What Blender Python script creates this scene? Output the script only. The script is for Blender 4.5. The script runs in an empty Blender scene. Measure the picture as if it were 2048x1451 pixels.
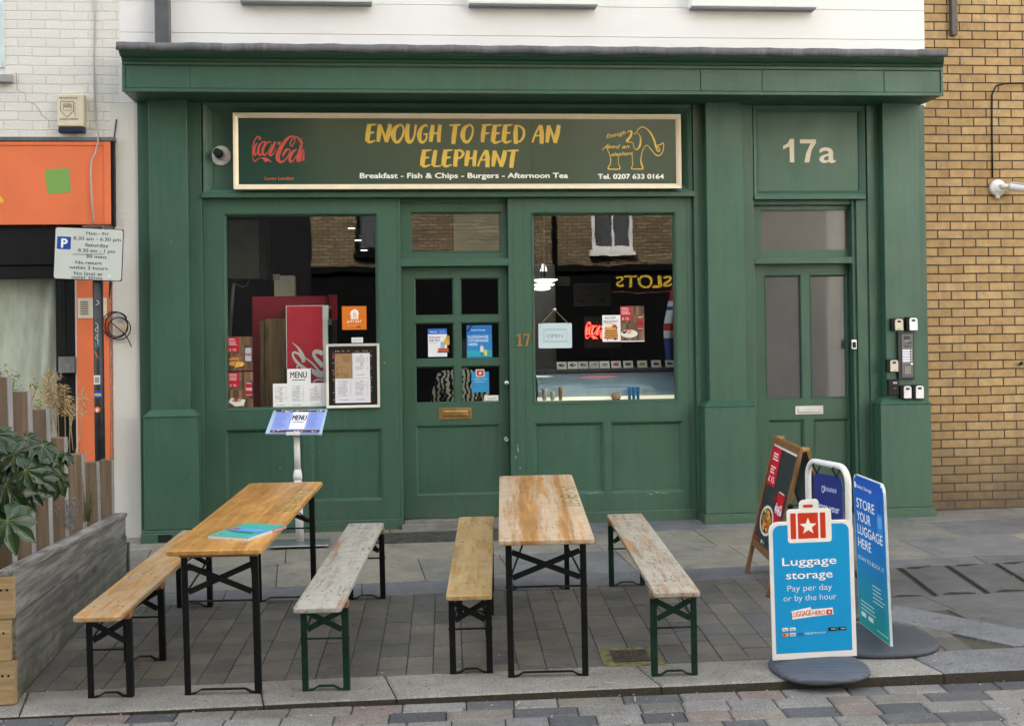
import bpy, math, random
from mathutils import Matrix, Vector
import numpy as np
random.seed(7)
S = bpy.context.scene
COL = S.collection
R = math.radians

# ------------------------------------------------------------------ camera
F_PX, CAM_D, CAM_H = 2561.3, 10.8, 1.6966
yaw, pitch, roll = -.1011, .0111, .0134
def _rot():
    c, s = math.cos, math.sin
    Rz = Matrix(((c(yaw), -s(yaw), 0), (s(yaw), c(yaw), 0), (0, 0, 1)))
    Rx = Matrix(((1, 0, 0), (0, c(pitch), -s(pitch)), (0, s(pitch), c(pitch))))
    Ry = Matrix(((c(roll), 0, s(roll)), (0, 1, 0), (-s(roll), 0, c(roll))))
    return Rz @ Rx @ Ry
CR = _rot()
CAM_P = Vector((0, -CAM_D, CAM_H))
cd = bpy.data.cameras.new('camera'); cam = bpy.data.objects.new('camera', cd); COL.objects.link(cam)
cd.sensor_width = 36; cd.lens = F_PX / 2048 * 36; cd.shift_y = -92.4 / 2048
cd.clip_start = .05; cd.clip_end = 500
rt, fw, up = CR.col[0], CR.col[1], CR.col[2]
M4 = Matrix((( rt[0], up[0], -fw[0], 0), (rt[1], up[1], -fw[1], -CAM_D), (rt[2], up[2], -fw[2], CAM_H), (0, 0, 0, 1)))
cam.matrix_world = M4
S.camera = cam

# ------------------------------------------------------------------ sky, sun, exposure
SUN_AZ = math.atan2(-.38, .92)        # direction towards the sun, measured from +y towards +x
SUN_EL = R(35)
w = bpy.data.worlds.new('World'); S.world = w; w.use_nodes = True
nt = w.node_tree; bg = nt.nodes['Background']
sky = nt.nodes.new('ShaderNodeTexSky'); sky.sky_type = 'NISHITA'; sky.sun_disc = False
sky.sun_elevation = SUN_EL; sky.sun_rotation = SUN_AZ
sky.air_density = 1.0; sky.dust_density = 4.0; sky.ozone_density = 1.0
hs = nt.nodes.new('ShaderNodeHueSaturation'); hs.inputs['Saturation'].default_value = .26
nt.links.new(sky.outputs[0], hs.inputs['Color']); nt.links.new(hs.outputs[0], bg.inputs[0]); bg.inputs[1].default_value = .15
sl = bpy.data.lights.new('sun', 'SUN'); sl.energy = 2.1; sl.angle = R(.5); sl.color = (1, .93, .82)
so = bpy.data.objects.new('sun', sl); COL.objects.link(so)
SUN_DIR = Vector((math.sin(SUN_AZ) * math.cos(SUN_EL), math.cos(SUN_AZ) * math.cos(SUN_EL), math.sin(SUN_EL)))
so.rotation_euler = SUN_DIR.to_track_quat('Z', 'Y').to_euler()
so.location = (-6, 12, 16)
S.view_settings.view_transform = 'Standard'; S.view_settings.look = 'None'
S.view_settings.exposure = 2.6; S.view_settings.gamma = 1.0
S.cycles.max_bounces = 8; S.cycles.transparent_max_bounces = 16
S.cycles.glossy_bounces = 4; S.cycles.diffuse_bounces = 4
S.cycles.caustics_reflective = False; S.cycles.caustics_refractive = False
S.cycles.use_denoising = True

# ------------------------------------------------------------------ pixel -> place (planning aid: every result is a real position in metres)
def ray(px, py):
    return CR @ Vector(((px - 1024) / F_PX, 1, -(py - 725.5 + 92.4) / F_PX))
def at(px, py, Y=0.0):
    r = ray(px, py); t = (Y + CAM_D) / r.y
    return CAM_P + r * t
GX, GY = .0124, .0405
def gz(x, y):        # pavement: gentle cross-fall, rising a little more against the shop
    return GX*x + GY*y + max(.01, min(.075, .055-.009*x))*max(0, min(1.12, (y+1.7)/1.7))
def gr(px, py):
    r = ray(px, py); n = Vector((-GX, -GY, 1))
    return CAM_P + r * ((-n.dot(CAM_P)) / n.dot(r))
def GP(x, y, dz=0): return Vector((x, y, gz(x, y) + dz))

# ------------------------------------------------------------------ mesh helpers
class MB:
    def __init__(s): s.v = []; s.f = []; s.m = []; s.sm = []
    def add(s, vs, fs, mi=0, smooth=False, mat=None):
        o = len(s.v)
        for p in vs:
            p = Vector(p)
            s.v.append(tuple(mat @ p) if mat else tuple(p))
        for f in fs:
            s.f.append(tuple(i + o for i in f)); s.m.append(mi); s.sm.append(smooth)
        return s
    def box(s, x0, x1, y0, y1, z0, z1, mi=0, mat=None):
        vs = [(x0,y0,z0),(x1,y0,z0),(x1,y1,z0),(x0,y1,z0),(x0,y0,z1),(x1,y0,z1),(x1,y1,z1),(x0,y1,z1)]
        return s.add(vs, [(3,2,1,0),(4,5,6,7),(0,1,5,4),(1,2,6,5),(2,3,7,6),(3,0,4,7)], mi, False, mat)
    def prism(s, poly, depth, mi=0, mat=None, smooth=False):   # poly in xz plane (ccw seen from -y), depth along +y
        n = len(poly)
        vs = [(p[0], 0, p[1]) for p in poly] + [(p[0], depth, p[1]) for p in poly]
        fs = [tuple(range(n)), tuple(range(2*n-1, n-1, -1))]
        s.add(vs, fs, mi, False, mat)
        o = len(s.v) - 2*n
        for i in range(n):
            j = (i+1) % n
            s.f.append((o+j, o+i, o+n+i, o+n+j)); s.m.append(mi); s.sm.append(smooth)
        return s
    def bar(s, a, b, wx, wy, upv=(0,0,1), mi=0):
        a = Vector(a); b = Vector(b); d = (b-a); L = d.length; d.normalize()
        u = Vector(upv)
        if abs(d.dot(u)) > .98: u = Vector((0,1,0))
        x = d.cross(u).normalized(); y = x.cross(d).normalized()
        vs = []
        for p in (a, b):
            for sx, sy in ((-1,-1),(1,-1),(1,1),(-1,1)):
                vs.append(p + x*sx*wx/2 + y*sy*wy/2)
        return s.add(vs, [(0,1,2,3),(7,6,5,4),(1,0,4,5),(2,1,5,6),(3,2,6,7),(0,3,7,4)], mi)
    def tube(s, pts, r, n=10, mi=0, cap=True, closed=False):
        pts = [Vector(p) for p in pts]; N = len(pts)
        rr = r if isinstance(r, (list, tuple)) else [r]*N
        up0 = None; rings = []
        for i, p in enumerate(pts):
            if closed: d = pts[(i+1) % N] - pts[i-1]
            else: d = pts[min(i+1, N-1)] - pts[max(i-1, 0)]
            if d.length < 1e-9: d = Vector((0,0,1))
            d.normalize()
            if up0 is None:
                up0 = Vector((0,0,1)) if abs(d.z) < .9 else Vector((1,0,0))
            x = d.cross(up0)
            if x.length < 1e-6: x = d.orthogonal()
            x.normalize(); y = x.cross(d).normalized(); up0 = y
            rings.append([p + (x*math.cos(2*math.pi*k/n) + y*math.sin(2*math.pi*k/n))*rr[i] for k in range(n)])
        o = len(s.v)
        for rg in rings: s.v += [tuple(q) for q in rg]
        for i in range(N if closed else N-1):
            i2 = (i+1) % N
            for k in range(n):
                k2 = (k+1) % n
                s.f.append((o+i*n+k, o+i2*n+k, o+i2*n+k2, o+i*n+k2)); s.m.append(mi); s.sm.append(True)
        if cap and not closed:
            s.f.append(tuple(o+k for k in range(n))); s.m.append(mi); s.sm.append(False)
            s.f.append(tuple(o+(N-1)*n+k for k in range(n-1, -1, -1))); s.m.append(mi); s.sm.append(False)
        return s
    def lathe(s, prof, n=24, mi=0, mat=None, smooth=True):       # prof: (r, z) list
        o = len(s.v)
        for r_, z in prof:
            for k in range(n):
                p = Vector((r_*math.cos(2*math.pi*k/n), r_*math.sin(2*math.pi*k/n), z))
                s.v.append(tuple(mat @ p) if mat else tuple(p))
        for i in range(len(prof)-1):
            for k in range(n):
                k2 = (k+1) % n
                s.f.append((o+i*n+k, o+i*n+k2, o+(i+1)*n+k2, o+(i+1)*n+k)); s.m.append(mi); s.sm.append(smooth)
        s.f.append(tuple(o+k for k in range(n-1, -1, -1))); s.m.append(mi); s.sm.append(False)
        e = o+(len(prof)-1)*n
        s.f.append(tuple(e+k for k in range(n))); s.m.append(mi); s.sm.append(False)
        return s
    def grid(s, P, mi=0, smooth=True, flip=False):               # P[i][j] points
        o = len(s.v); a = len(P); b = len(P[0])
        for row in P: s.v += [tuple(p) for p in row]
        for i in range(a-1):
            for j in range(b-1):
                q = (o+i*b+j, o+i*b+j+1, o+(i+1)*b+j+1, o+(i+1)*b+j)
                s.f.append(q[::-1] if flip else q); s.m.append(mi); s.sm.append(smooth)
        return s
    def build(s, name, mats, parent=None, bevel=0, seg=2, cols=None):
        me = bpy.data.meshes.new(name)
        me.from_pydata(s.v, [], s.f)
        if not isinstance(mats, (list, tuple)): mats = [mats]
        for m in mats: me.materials.append(m)
        me.polygons.foreach_set('material_index', s.m)
        me.polygons.foreach_set('use_smooth', s.sm)
        if cols:
            a = me.attributes.new('Col', 'FLOAT_COLOR', 'FACE')
            a.data.foreach_set('color', [c for q in cols for c in q])
        me.update()
        o = bpy.data.objects.new(name, me); COL.objects.link(o)
        if parent is not None:
            o.parent = parent
            if parent.get('_w'): o.location = -parent.location     # parts of facade things are built in world coordinates
        if bevel:
            b = o.modifiers.new('bevel', 'BEVEL'); b.width = bevel; b.segments = seg; b.limit_method = 'ANGLE'; b.angle_limit = R(40)
        return o
def tag(o, label=None, cat=None, group=None, kind=None):
    if label: o['label'] = label
    if cat: o['category'] = cat
    if group: o['group'] = group
    if kind: o['kind'] = kind
    return o
def thing(name, label, cat, loc=(0,0,0), group=None, world=True):
    o = bpy.data.objects.new(name, None); COL.objects.link(o); o.location = loc; o.empty_display_size = .1
    tag(o, label, cat, group)
    if world: o['_w'] = 1
    return o
def arc(cx, cy, r, a0, a1, n):
    return [(cx + r*math.cos(R(a0+(a1-a0)*i/n)), cy + r*math.sin(R(a0+(a1-a0)*i/n))) for i in range(n+1)]
def rrect(x0, x1, z0, z1, r, n=5):
    return arc(x0+r, z0+r, r, 180, 270, n) + arc(x1-r, z0+r, r, 270, 360, n) + arc(x1-r, z1-r, r, 0, 90, n) + arc(x0+r, z1-r, r, 90, 180, n)
def lin(c):
    c = c/255
    return c/12.92 if c <= .04045 else ((c+.055)/1.055)**2.4
def hx(h):
    h = h.lstrip('#'); return tuple(lin(int(h[i:i+2], 16)) for i in (0, 2, 4))

# ------------------------------------------------------------------ materials
class NT:
    def __init__(s, name, rough=.6, spec=.5, metal=0):
        s.m = bpy.data.materials.new(name); s.m.use_nodes = True; s.t = s.m.node_tree
        s.b = s.t.nodes['Principled BSDF']; s.i('Roughness', rough); s.i('Metallic', metal); s.i('Specular IOR Level', spec)
        s.obj = None
    def i(s, k, v):
        if hasattr(v, 'links') or hasattr(v, 'is_linked'): s.t.links.new(v, s.b.inputs[k])
        elif isinstance(v, tuple) and len(v) == 3: s.b.inputs[k].default_value = (*v, 1)
        else: s.b.inputs[k].default_value = v
        return s
    def n(s, typ, **kw):
        x = s.t.nodes.new('ShaderNode' + typ)
        for k, v in kw.items():
            if k.startswith('_'): setattr(x, k[1:], v)
        return x
    def set(s, sock, v):
        if hasattr(v, 'is_linked'): s.t.links.new(v, sock)
        elif isinstance(v, tuple) and len(v) == 3 and sock.type == 'RGBA': sock.default_value = (*v, 1)
        else: sock.default_value = v
    def co(s, scale=(1,1,1), loc=(0,0,0), rot=(0,0,0)):
        if s.obj is None: s.obj = s.n('TexCoord').outputs['Object']
        mp = s.n('Mapping'); s.t.links.new(s.obj, mp.inputs[0])
        mp.inputs['Scale'].default_value = scale; mp.inputs['Location'].default_value = loc; mp.inputs['Rotation'].default_value = rot
        return mp.outputs[0]
    def noise(s, scale=5, detail=4, rough=.55, vec=None, dist=0, out='Fac'):
        x = s.n('TexNoise'); s.t.links.new(vec if vec is not None else s.co(), x.inputs['Vector'])
        x.inputs['Scale'].default_value = scale; x.inputs['Detail'].default_value = detail
        x.inputs['Roughness'].default_value = rough; x.inputs['Distortion'].default_value = dist
        return x.outputs[out]
    def ramp(s, fac, stops):
        x = s.n('ValToRGB'); s.t.links.new(fac, x.inputs[0]); cr = x.color_ramp
        while len(cr.elements) < len(stops): cr.elements.new(.5)
        for e, (p, c) in zip(cr.elements, stops):
            e.position = p; e.color = (*c, 1) if isinstance(c, tuple) else (c, c, c, 1)
        return x.outputs[0]
    def mix(s, fac, a, b, mode='MIX'):
        x = s.n('Mix'); x.data_type = 'RGBA'; x.blend_type = mode
        s.set(x.inputs[0], fac); s.set(x.inputs[6], a); s.set(x.inputs[7], b)
        return x.outputs[2]
    def math(s, op, a, b=0.0, clamp=False):
        x = s.n('Math'); x.operation = op; x.use_clamp = clamp
        s.set(x.inputs[0], a); s.set(x.inputs[1], b); return x.outputs[0]
    def bump(s, h, strength=.3, dist=.01, nrm=None):
        x = s.n('Bump'); s.t.links.new(h, x.inputs['Height']); x.inputs['Strength'].default_value = strength
        x.inputs['Distance'].default_value = dist
        if nrm is not None: s.t.links.new(nrm, x.inputs['Normal'])
        s.t.links.new(x.outputs[0], s.b.inputs['Normal']); return x.outputs[0]
    def attr(s, name='Col'):
        x = s.n('Attribute'); x.attribute_name = name; return x.outputs['Color']

def plain(name, col, rough=.5, metal=0, var=.12, scale=8, bump=0, spec=.5):
    t = NT(name, rough, spec, metal)
    nz = t.noise(scale, 5)
    lo = tuple(c*(1-var) for c in col); hi = tuple(min(1, c*(1+var)) for c in col)
    t.i('Base Color', t.ramp(nz, [(.3, lo), (.7, hi)]))
    t.i('Roughness', t.math('MULTIPLY_ADD', t.noise(scale*3, 3), .2) if False else rough)
    if bump: t.bump(t.noise(scale*12, 4), bump, .004)
    return t.m
def emis(name, col, strength):
    t = NT(name); t.i('Base Color', col); t.i('Emission Color', col); t.i('Emission Strength', strength); return t.m

def m_green(name, base=(.040, .107, .069), rough=.42):
    t = NT(name, rough)
    a = t.noise(1.3, 5, .6); b = t.noise(3, 4, .6, t.co((9, 9, .6)))
    c = t.ramp(a, [(.3, tuple(x*.86 for x in base)), (.72, tuple(x*1.12 for x in base))])
    c = t.mix(t.math('MULTIPLY', t.ramp(b, [(.35, 0.0), (.75, 1.0)]), .42), c, tuple(x*1.35+.004 for x in base))
    chips = t.ramp(t.noise(38, 3, .5), [(.755, 0.0), (.77, 1.0)])
    c = t.mix(t.math('MULTIPLY', chips, .55), c, (.42, .44, .36))
    d = t.ramp(t.noise(2.2, 6, .7, t.co((1, 1, .35))), [(.55, 0.0), (.8, 1.0)])
    c = t.mix(t.math('MULTIPLY', d, .5), c, (.055, .075, .05))
    px = t.n('SeparateXYZ'); t.t.links.new(t.co(), px.inputs[0])
    lo = t.math('MULTIPLY', t.ramp(px.outputs[2], [(.0, 1.0), (.42, 0.0)]), t.ramp(t.noise(7, 7, .75, t.co((1, 1, .5))), [(.38, 0.0), (.7, 1.0)]))
    c = t.mix(t.math('MULTIPLY', lo, .7), c, (.10, .105, .075))
    t.i('Base Color', c)
    t.i('Roughness', t.ramp(t.noise(4, 4), [(.3, .34), (.7, .55)]))
    h = t.math('ADD', t.noise(60, 3, .5, t.co((1, 1, .12))), t.math('MULTIPLY', t.noise(2.5, 3), 3.0))
    t.bump(h, .22, .004)
    return t.m
GREEN = m_green('green_paint')
GREEN2 = m_green('green_paint_door', (.037, .098, .062), .38)

def m_render(name, col, stain=(.45, .42, .36)):
    t = NT(name, .75)
    c = t.ramp(t.noise(.8, 6, .6), [(.3, tuple(x*.93 for x in col)), (.7, col)])
    st = t.ramp(t.noise(3, 8, .75, t.co((1.6, 1.6, .4))), [(.62, 0.0), (.85, 1.0)])
    c = t.mix(t.math('MULTIPLY', st, .28), c, stain)
    sp = t.ramp(t.noise(40, 2, .5), [(.76, 0.0), (.78, 1.0)])
    c = t.mix(t.math('MULTIPLY', sp, .4), c, (.35, .33, .3))
    t.i('Base Color', c); t.bump(t.noise(30, 6, .7), .18, .006); return t.m
WHITE_RENDER = m_render('white_render', (.84, .83, .80))
STRIP_RENDER = m_render('old_white_render', (.74, .72, .66))

def m_brick(name, c1, c2, mortar, bw=.225, rh=.075, ms=.010, bump=.6, painted=False, offs=.5, soot=False):
    t = NT(name, .85, .3)
    v = t.co((1, 1, 1), (0, 0, 0), (R(90), 0, 0))
    # wobble
    nz = t.noise(2.5, 3, .5, None, 0, 'Color')
    mx = t.n('VectorMath'); mx.operation = 'MULTIPLY_ADD'
    t.t.links.new(nz, mx.inputs[0]); mx.inputs[1].default_value = (.010, .010, .010) if not painted else (.03,)*3; t.t.links.new(v, mx.inputs[2])
    b = t.n('TexBrick'); t.t.links.new(mx.outputs[0], b.inputs['Vector'])
    b.offset = offs; b.offset_frequency = 2; b.squash = 1
    for k, val in (('Scale', 1.0), ('Mortar Size', ms), ('Mortar Smooth', .15 if not painted else .5), ('Bias', 0.0), ('Brick Width', bw), ('Row Height', rh)):
        b.inputs[k].default_value = val
    b.inputs['Color1'].default_value = (*c1, 1); b.inputs['Color2'].default_value = (*c2, 1); b.inputs['Mortar'].default_value = (*mortar, 1)
    c = b.outputs['Color']
    if painted:
        sp = t.ramp(t.noise(28, 5, .68), [(.645, 0.0), (.70, 1.0)])
        c = t.mix(t.math('MULTIPLY', sp, .75), c, (.30, .27, .22))
        crk = t.ramp(t.noise(9, 8, .75), [(.495, 0.0), (.5, 1.0), (.506, 0.0)])
        c = t.mix(t.math('MULTIPLY', crk, t.math('MULTIPLY', b.outputs['Fac'], .55)), c, (.25, .23, .2))
        c = t.mix(t.math('MULTIPLY', t.ramp(t.noise(1.1, 6, .65), [(.5, 0.0), (.8, 1.0)]), .18), c, (.58, .55, .48))
    else:
        c = t.mix(.55, c, t.mix(1.0, c, t.ramp(t.noise(14, 6, .7), [(.25, (.45, .42, .38)), (.75, (1.25, 1.2, 1.1))]), 'MULTIPLY'))
        c = t.mix(t.math('MULTIPLY', t.ramp(t.noise(.9, 5, .6), [(.45, 0.0), (.8, 1.0)]), .5), c, t.mix(1.0, c, (.55, .47, .42), 'MULTIPLY'))
    if soot:
        px = t.n('SeparateXYZ'); t.t.links.new(t.co(), px.inputs[0])
        lo = t.math('MULTIPLY', t.ramp(px.outputs[2], [(.10, 1.0), (.95, 0.0)]), t.ramp(t.noise(3, 6, .7), [(.2, .6), (.6, 1.0)]))
        c = t.mix(t.math('MULTIPLY', lo, .9), c, (.075, .062, .05))
        c = t.mix(t.math('MULTIPLY', t.ramp(t.noise(2.2, 6, .7, t.co((1.5, 1, .3))), [(.52, 0.0), (.75, 1.0)]), .5), c, (.12, .09, .06))
    t.i('Base Color', c)
    inv = t.math('SUBTRACT', 1.0, b.outputs['Fac'])
    h = t.math('ADD', inv, t.math('MULTIPLY', t.noise(45, 5, .7), .35 if not painted else 1.1))
    t.bump(h, bump, .012)
    return t.m

def m_wood(name, light, dark, wear=None, wear_amt=0., knots=.0, axis='y', gscale=1., rough=.5, planks=0, crack=False, cover=.5, wsc=9, wst=.3, gline=.55, moss=False):
    t = NT(name, rough)
    sc = {'y': (1, .06, 1), 'x': (.06, 1, 1), 'z': (1, 1, .06)}[axis]
    v = t.co(tuple(a*gscale for a in sc))
    warp = t.noise(4, 3, .5, t.co(tuple(a*gscale*.6 for a in sc)), 0, 'Color')
    mx = t.n('VectorMath'); mx.operation = 'MULTIPLY_ADD'; t.t.links.new(warp, mx.inputs[0]); mx.inputs[1].default_value = (.10, .10, .10); t.t.links.new(v, mx.inputs[2])
    g = t.noise(42, 4, .6, mx.outputs[0], .6)
    g2 = t.noise(9, 4, .6, mx.outputs[0], 1.0)
    c = t.ramp(g2, [(.25, dark), (.5, tuple((a+b)/2 for a, b in zip(light, dark))), (.72, light)])
    c = t.mix(t.math('MULTIPLY', t.ramp(g, [(.42, 1.0), (.6, 0.0)]), gline), c, tuple(x*.62 for x in dark))
    if planks:
        px = t.n('SeparateXYZ'); t.t.links.new(t.co(), px.inputs[0])
        q = t.math('FLOOR', t.math('MULTIPLY', px.outputs[0 if axis == 'y' else 2], planks))
        wn = t.n('TexWhiteNoise'); wn.noise_dimensions = '1D'; t.t.links.new(q, wn.inputs['W'])
        c = t.mix(.6, c, t.mix(1.0, c, t.ramp(wn.outputs['Value'], [(0, (.74, .68, .6)), (1, (1.2, 1.18, 1.1))]), 'MULTIPLY'))
    if knots:
        vo = t.n('TexVoronoi'); t.t.links.new(t.co({'y': (5, 1.6, 5), 'x': (1.6, 5, 5), 'z': (5, 5, 1.6)}[axis]), vo.inputs['Vector']); vo.inputs['Scale'].default_value = 1.0
        k = t.ramp(vo.outputs['Distance'], [(.0, 1.0), (.09, .8), (.16, 0.0)])
        c0_ = c; c = t.mix(t.math('MULTIPLY', k, knots), c, tuple(x*.35 for x in dark)); kk_ = k
    h = g
    if wear:
        m1 = t.noise(wsc, 9, .74, t.co({'y': (1.6, wst, 1.6), 'x': (wst, 1.6, 1.6), 'z': (1.6, 1.6, wst)}[axis]))
        k = t.ramp(m1, [(cover-.06, 0.0), (cover+.05, 1.0)])
        k = t.math('MULTIPLY', k, wear_amt)
        if crack:
            ck = t.ramp(t.noise(55, 7, .8, t.co({'y': (1, .14, 1), 'x': (.14, 1, 1), 'z': (1, 1, .14)}[axis])), [(.57, 1.0), (.60, 0.0)])
            k2 = t.math('MULTIPLY', k, ck)
        else: k2 = k
        wc = t.ramp(t.noise(16, 4, .6), [(.3, tuple(x*.7 for x in wear)), (.7, wear)])
        if crack: c = t.mix(t.math('MULTIPLY', k, .85), c, tuple(x*.22 for x in wear))
        c = t.mix(k2, c, wc)
        h = t.math('ADD', g, t.math('MULTIPLY', k2, 1.5))
        if knots and crack: c = t.mix(t.math('MULTIPLY', t.math('MULTIPLY', kk_, t.ramp(t.noise(22, 4, .6), [(.35, .3), (.6, 1.0)])), .85), c, (.34, .17, .08))
    if moss:
        pz = t.n('SeparateXYZ'); t.t.links.new(t.co(), pz.inputs[0])
        lo = t.math('MULTIPLY', t.ramp(t.math('ADD', pz.outputs[2], .15), [(.0, 1.0), (.33, 0.0)]), t.ramp(t.noise(6, 6, .7), [(.35, 0.0), (.6, 1.0)]))
        c = t.mix(t.math('MULTIPLY', lo, .8), c, (.05, .062, .022))
    t.i('Base Color', c)
    t.bump(h, .3, .002)
    t.i('Roughness', t.ramp(t.noise(6, 3), [(.3, max(.05, rough-.1)), (.7, min(1, rough+.12))]))
    return t.m

def m_glass(name, ior=1.75, tint=(.93, .96, .94), wob=.0):
    m = bpy.data.materials.new(name); m.use_nodes = True; t = m.node_tree
    for n in list(t.nodes): t.nodes.remove(n)
    o = t.nodes.new('ShaderNodeOutputMaterial'); mx = t.nodes.new('ShaderNodeMixShader'); tr = t.nodes.new('ShaderNodeBsdfTransparent'); gl = t.nodes.new('ShaderNodeBsdfGlossy'); fr = t.nodes.new('ShaderNodeFresnel')
    tr.inputs[0].default_value = (*tint, 1); gl.inputs['Roughness'].default_value = .004; gl.inputs['Color'].default_value = (1, 1, 1, 1); fr.inputs['IOR'].default_value = ior
    if wob:
        tc = t.nodes.new('ShaderNodeTexCoord'); nz = t.nodes.new('ShaderNodeTexNoise'); bp = t.nodes.new('ShaderNodeBump')
        t.links.new(tc.outputs['Object'], nz.inputs[0]); nz.inputs['Scale'].default_value = 3.2; nz.inputs['Detail'].default_value = 2.5
        t.links.new(nz.outputs[0], bp.inputs['Height']); bp.inputs['Strength'].default_value = wob; bp.inputs['Distance'].default_value = .01
        t.links.new(bp.outputs[0], gl.inputs['Normal'])
    ge = t.nodes.new('ShaderNodeNewGeometry'); iv = t.nodes.new('ShaderNodeMath'); iv.operation = 'SUBTRACT'; iv.inputs[0].default_value = 1; t.links.new(ge.outputs['Backfacing'], iv.inputs[1])
    mu = t.nodes.new('ShaderNodeMath'); mu.operation = 'MULTIPLY'; t.links.new(fr.outputs[0], mu.inputs[0]); t.links.new(iv.outputs[0], mu.inputs[1])      # the pane mirrors at its outer face only
    t.links.new(mu.outputs[0], mx.inputs[0]); t.links.new(tr.outputs[0], mx.inputs[1]); t.links.new(gl.outputs[0], mx.inputs[2]); t.links.new(mx.outputs[0], o.inputs[0])
    return m
GLASS = m_glass('window_glass', 1.8, (.93, .96, .94), .03)
CLEAR = m_glass('clear_glass', 1.45, (.97, .98, .98))

def m_print(name, rough=.45, spec=.5):
    t = NT(name, rough, spec); t.i('Base Color', t.attr()); return t.m
PRINT = m_print('printed_ink', .4); PRINT_M = m_print('matt_print', .75, .2); PRINT_G = m_print('gloss_print', .22)
BLACK = plain('black_paint', (.007, .0075, .008), .45, var=.3, spec=.3)
BLACKM = plain('black_plastic', (.008, .008, .0085), .55, var=.2, spec=.3)
STEELB = plain('black_green_steel', (.0045, .006, .006), .5, var=.35, scale=14, spec=.22)
STEELG = plain('dark_green_steel', (.006, .028, .018), .48, var=.35, scale=14, spec=.25)
WHITEP = plain('white_plastic', (.78, .78, .76), .4, var=.04)
GREYP = plain('grey_plastic', (.30, .31, .32), .5, var=.08)
DGREY = plain('dark_grey', (.06, .062, .068), .5, var=.15)
CHROME = plain('satin_metal', (.62, .62, .62), .28, 1.0, .08)
BRASS = plain('aged_brass', (.50, .33, .13), .35, 1.0, .25, 20)
SILVER = plain('brushed_alloy', (.58, .58, .56), .42, .7, .1)
GOLDF = plain('champagne_gold_frame', (.84, .72, .50), .38, .15, .05)
CREAM = plain('cream_plastic', (.72, .66, .47), .5, var=.08)
DARKV = plain('dark_void', (.006, .006, .006), .9, var=.1)
RUBBER = plain('grey_rubber', (.055, .065, .08), .6, var=.15, scale=10)

# ------------------------------------------------------------------ flat printing: layers of ink a fraction of a millimetre thick
_font_cache = {}
def text_mesh(body, bold=0., shear=0.):
    k = (body, bold, shear)
    if k in _font_cache: return _font_cache[k]
    cu = bpy.data.curves.new('t', 'FONT'); cu.body = body; cu.offset = bold; cu.shear = shear; cu.size = 1; cu.resolution_u = 4; cu.fill_mode = 'FRONT'
    ob = bpy.data.objects.new('t', cu); COL.objects.link(ob)
    dg = bpy.context.evaluated_depsgraph_get(); me = ob.evaluated_get(dg).to_mesh()
    vs = [(v.co.x, v.co.y) for v in me.vertices]; fs = [tuple(p.vertices) for p in me.polygons]
    bpy.data.objects.remove(ob); bpy.data.curves.remove(cu)
    if vs:
        x0 = min(v[0] for v in vs); x1 = max(v[0] for v in vs)
    else: x0 = x1 = 0
    _font_cache[k] = (vs, fs, x0, x1)
    return _font_cache[k]
def spline(pts, n=8, closed=False):
    P = [np.array(p, float) for p in pts]; out = []; N = len(P)
    for i in range(N if closed else N-1):
        p0 = P[i-1] if (i > 0 or closed) else 2*P[0]-P[1]
        p1 = P[i]; p2 = P[(i+1) % N]; p3 = P[(i+2) % N] if (i+2 < N or closed) else 2*P[-1]-P[-2]
        for k in range(n):
            t = k/n
            out.append(.5*((2*p1) + (-p0+p2)*t + (2*p0-5*p1+4*p2-p3)*t*t + (-p0+3*p1-3*p2+p3)*t**3))
    if not closed: out.append(P[-1])
    return out
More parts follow.
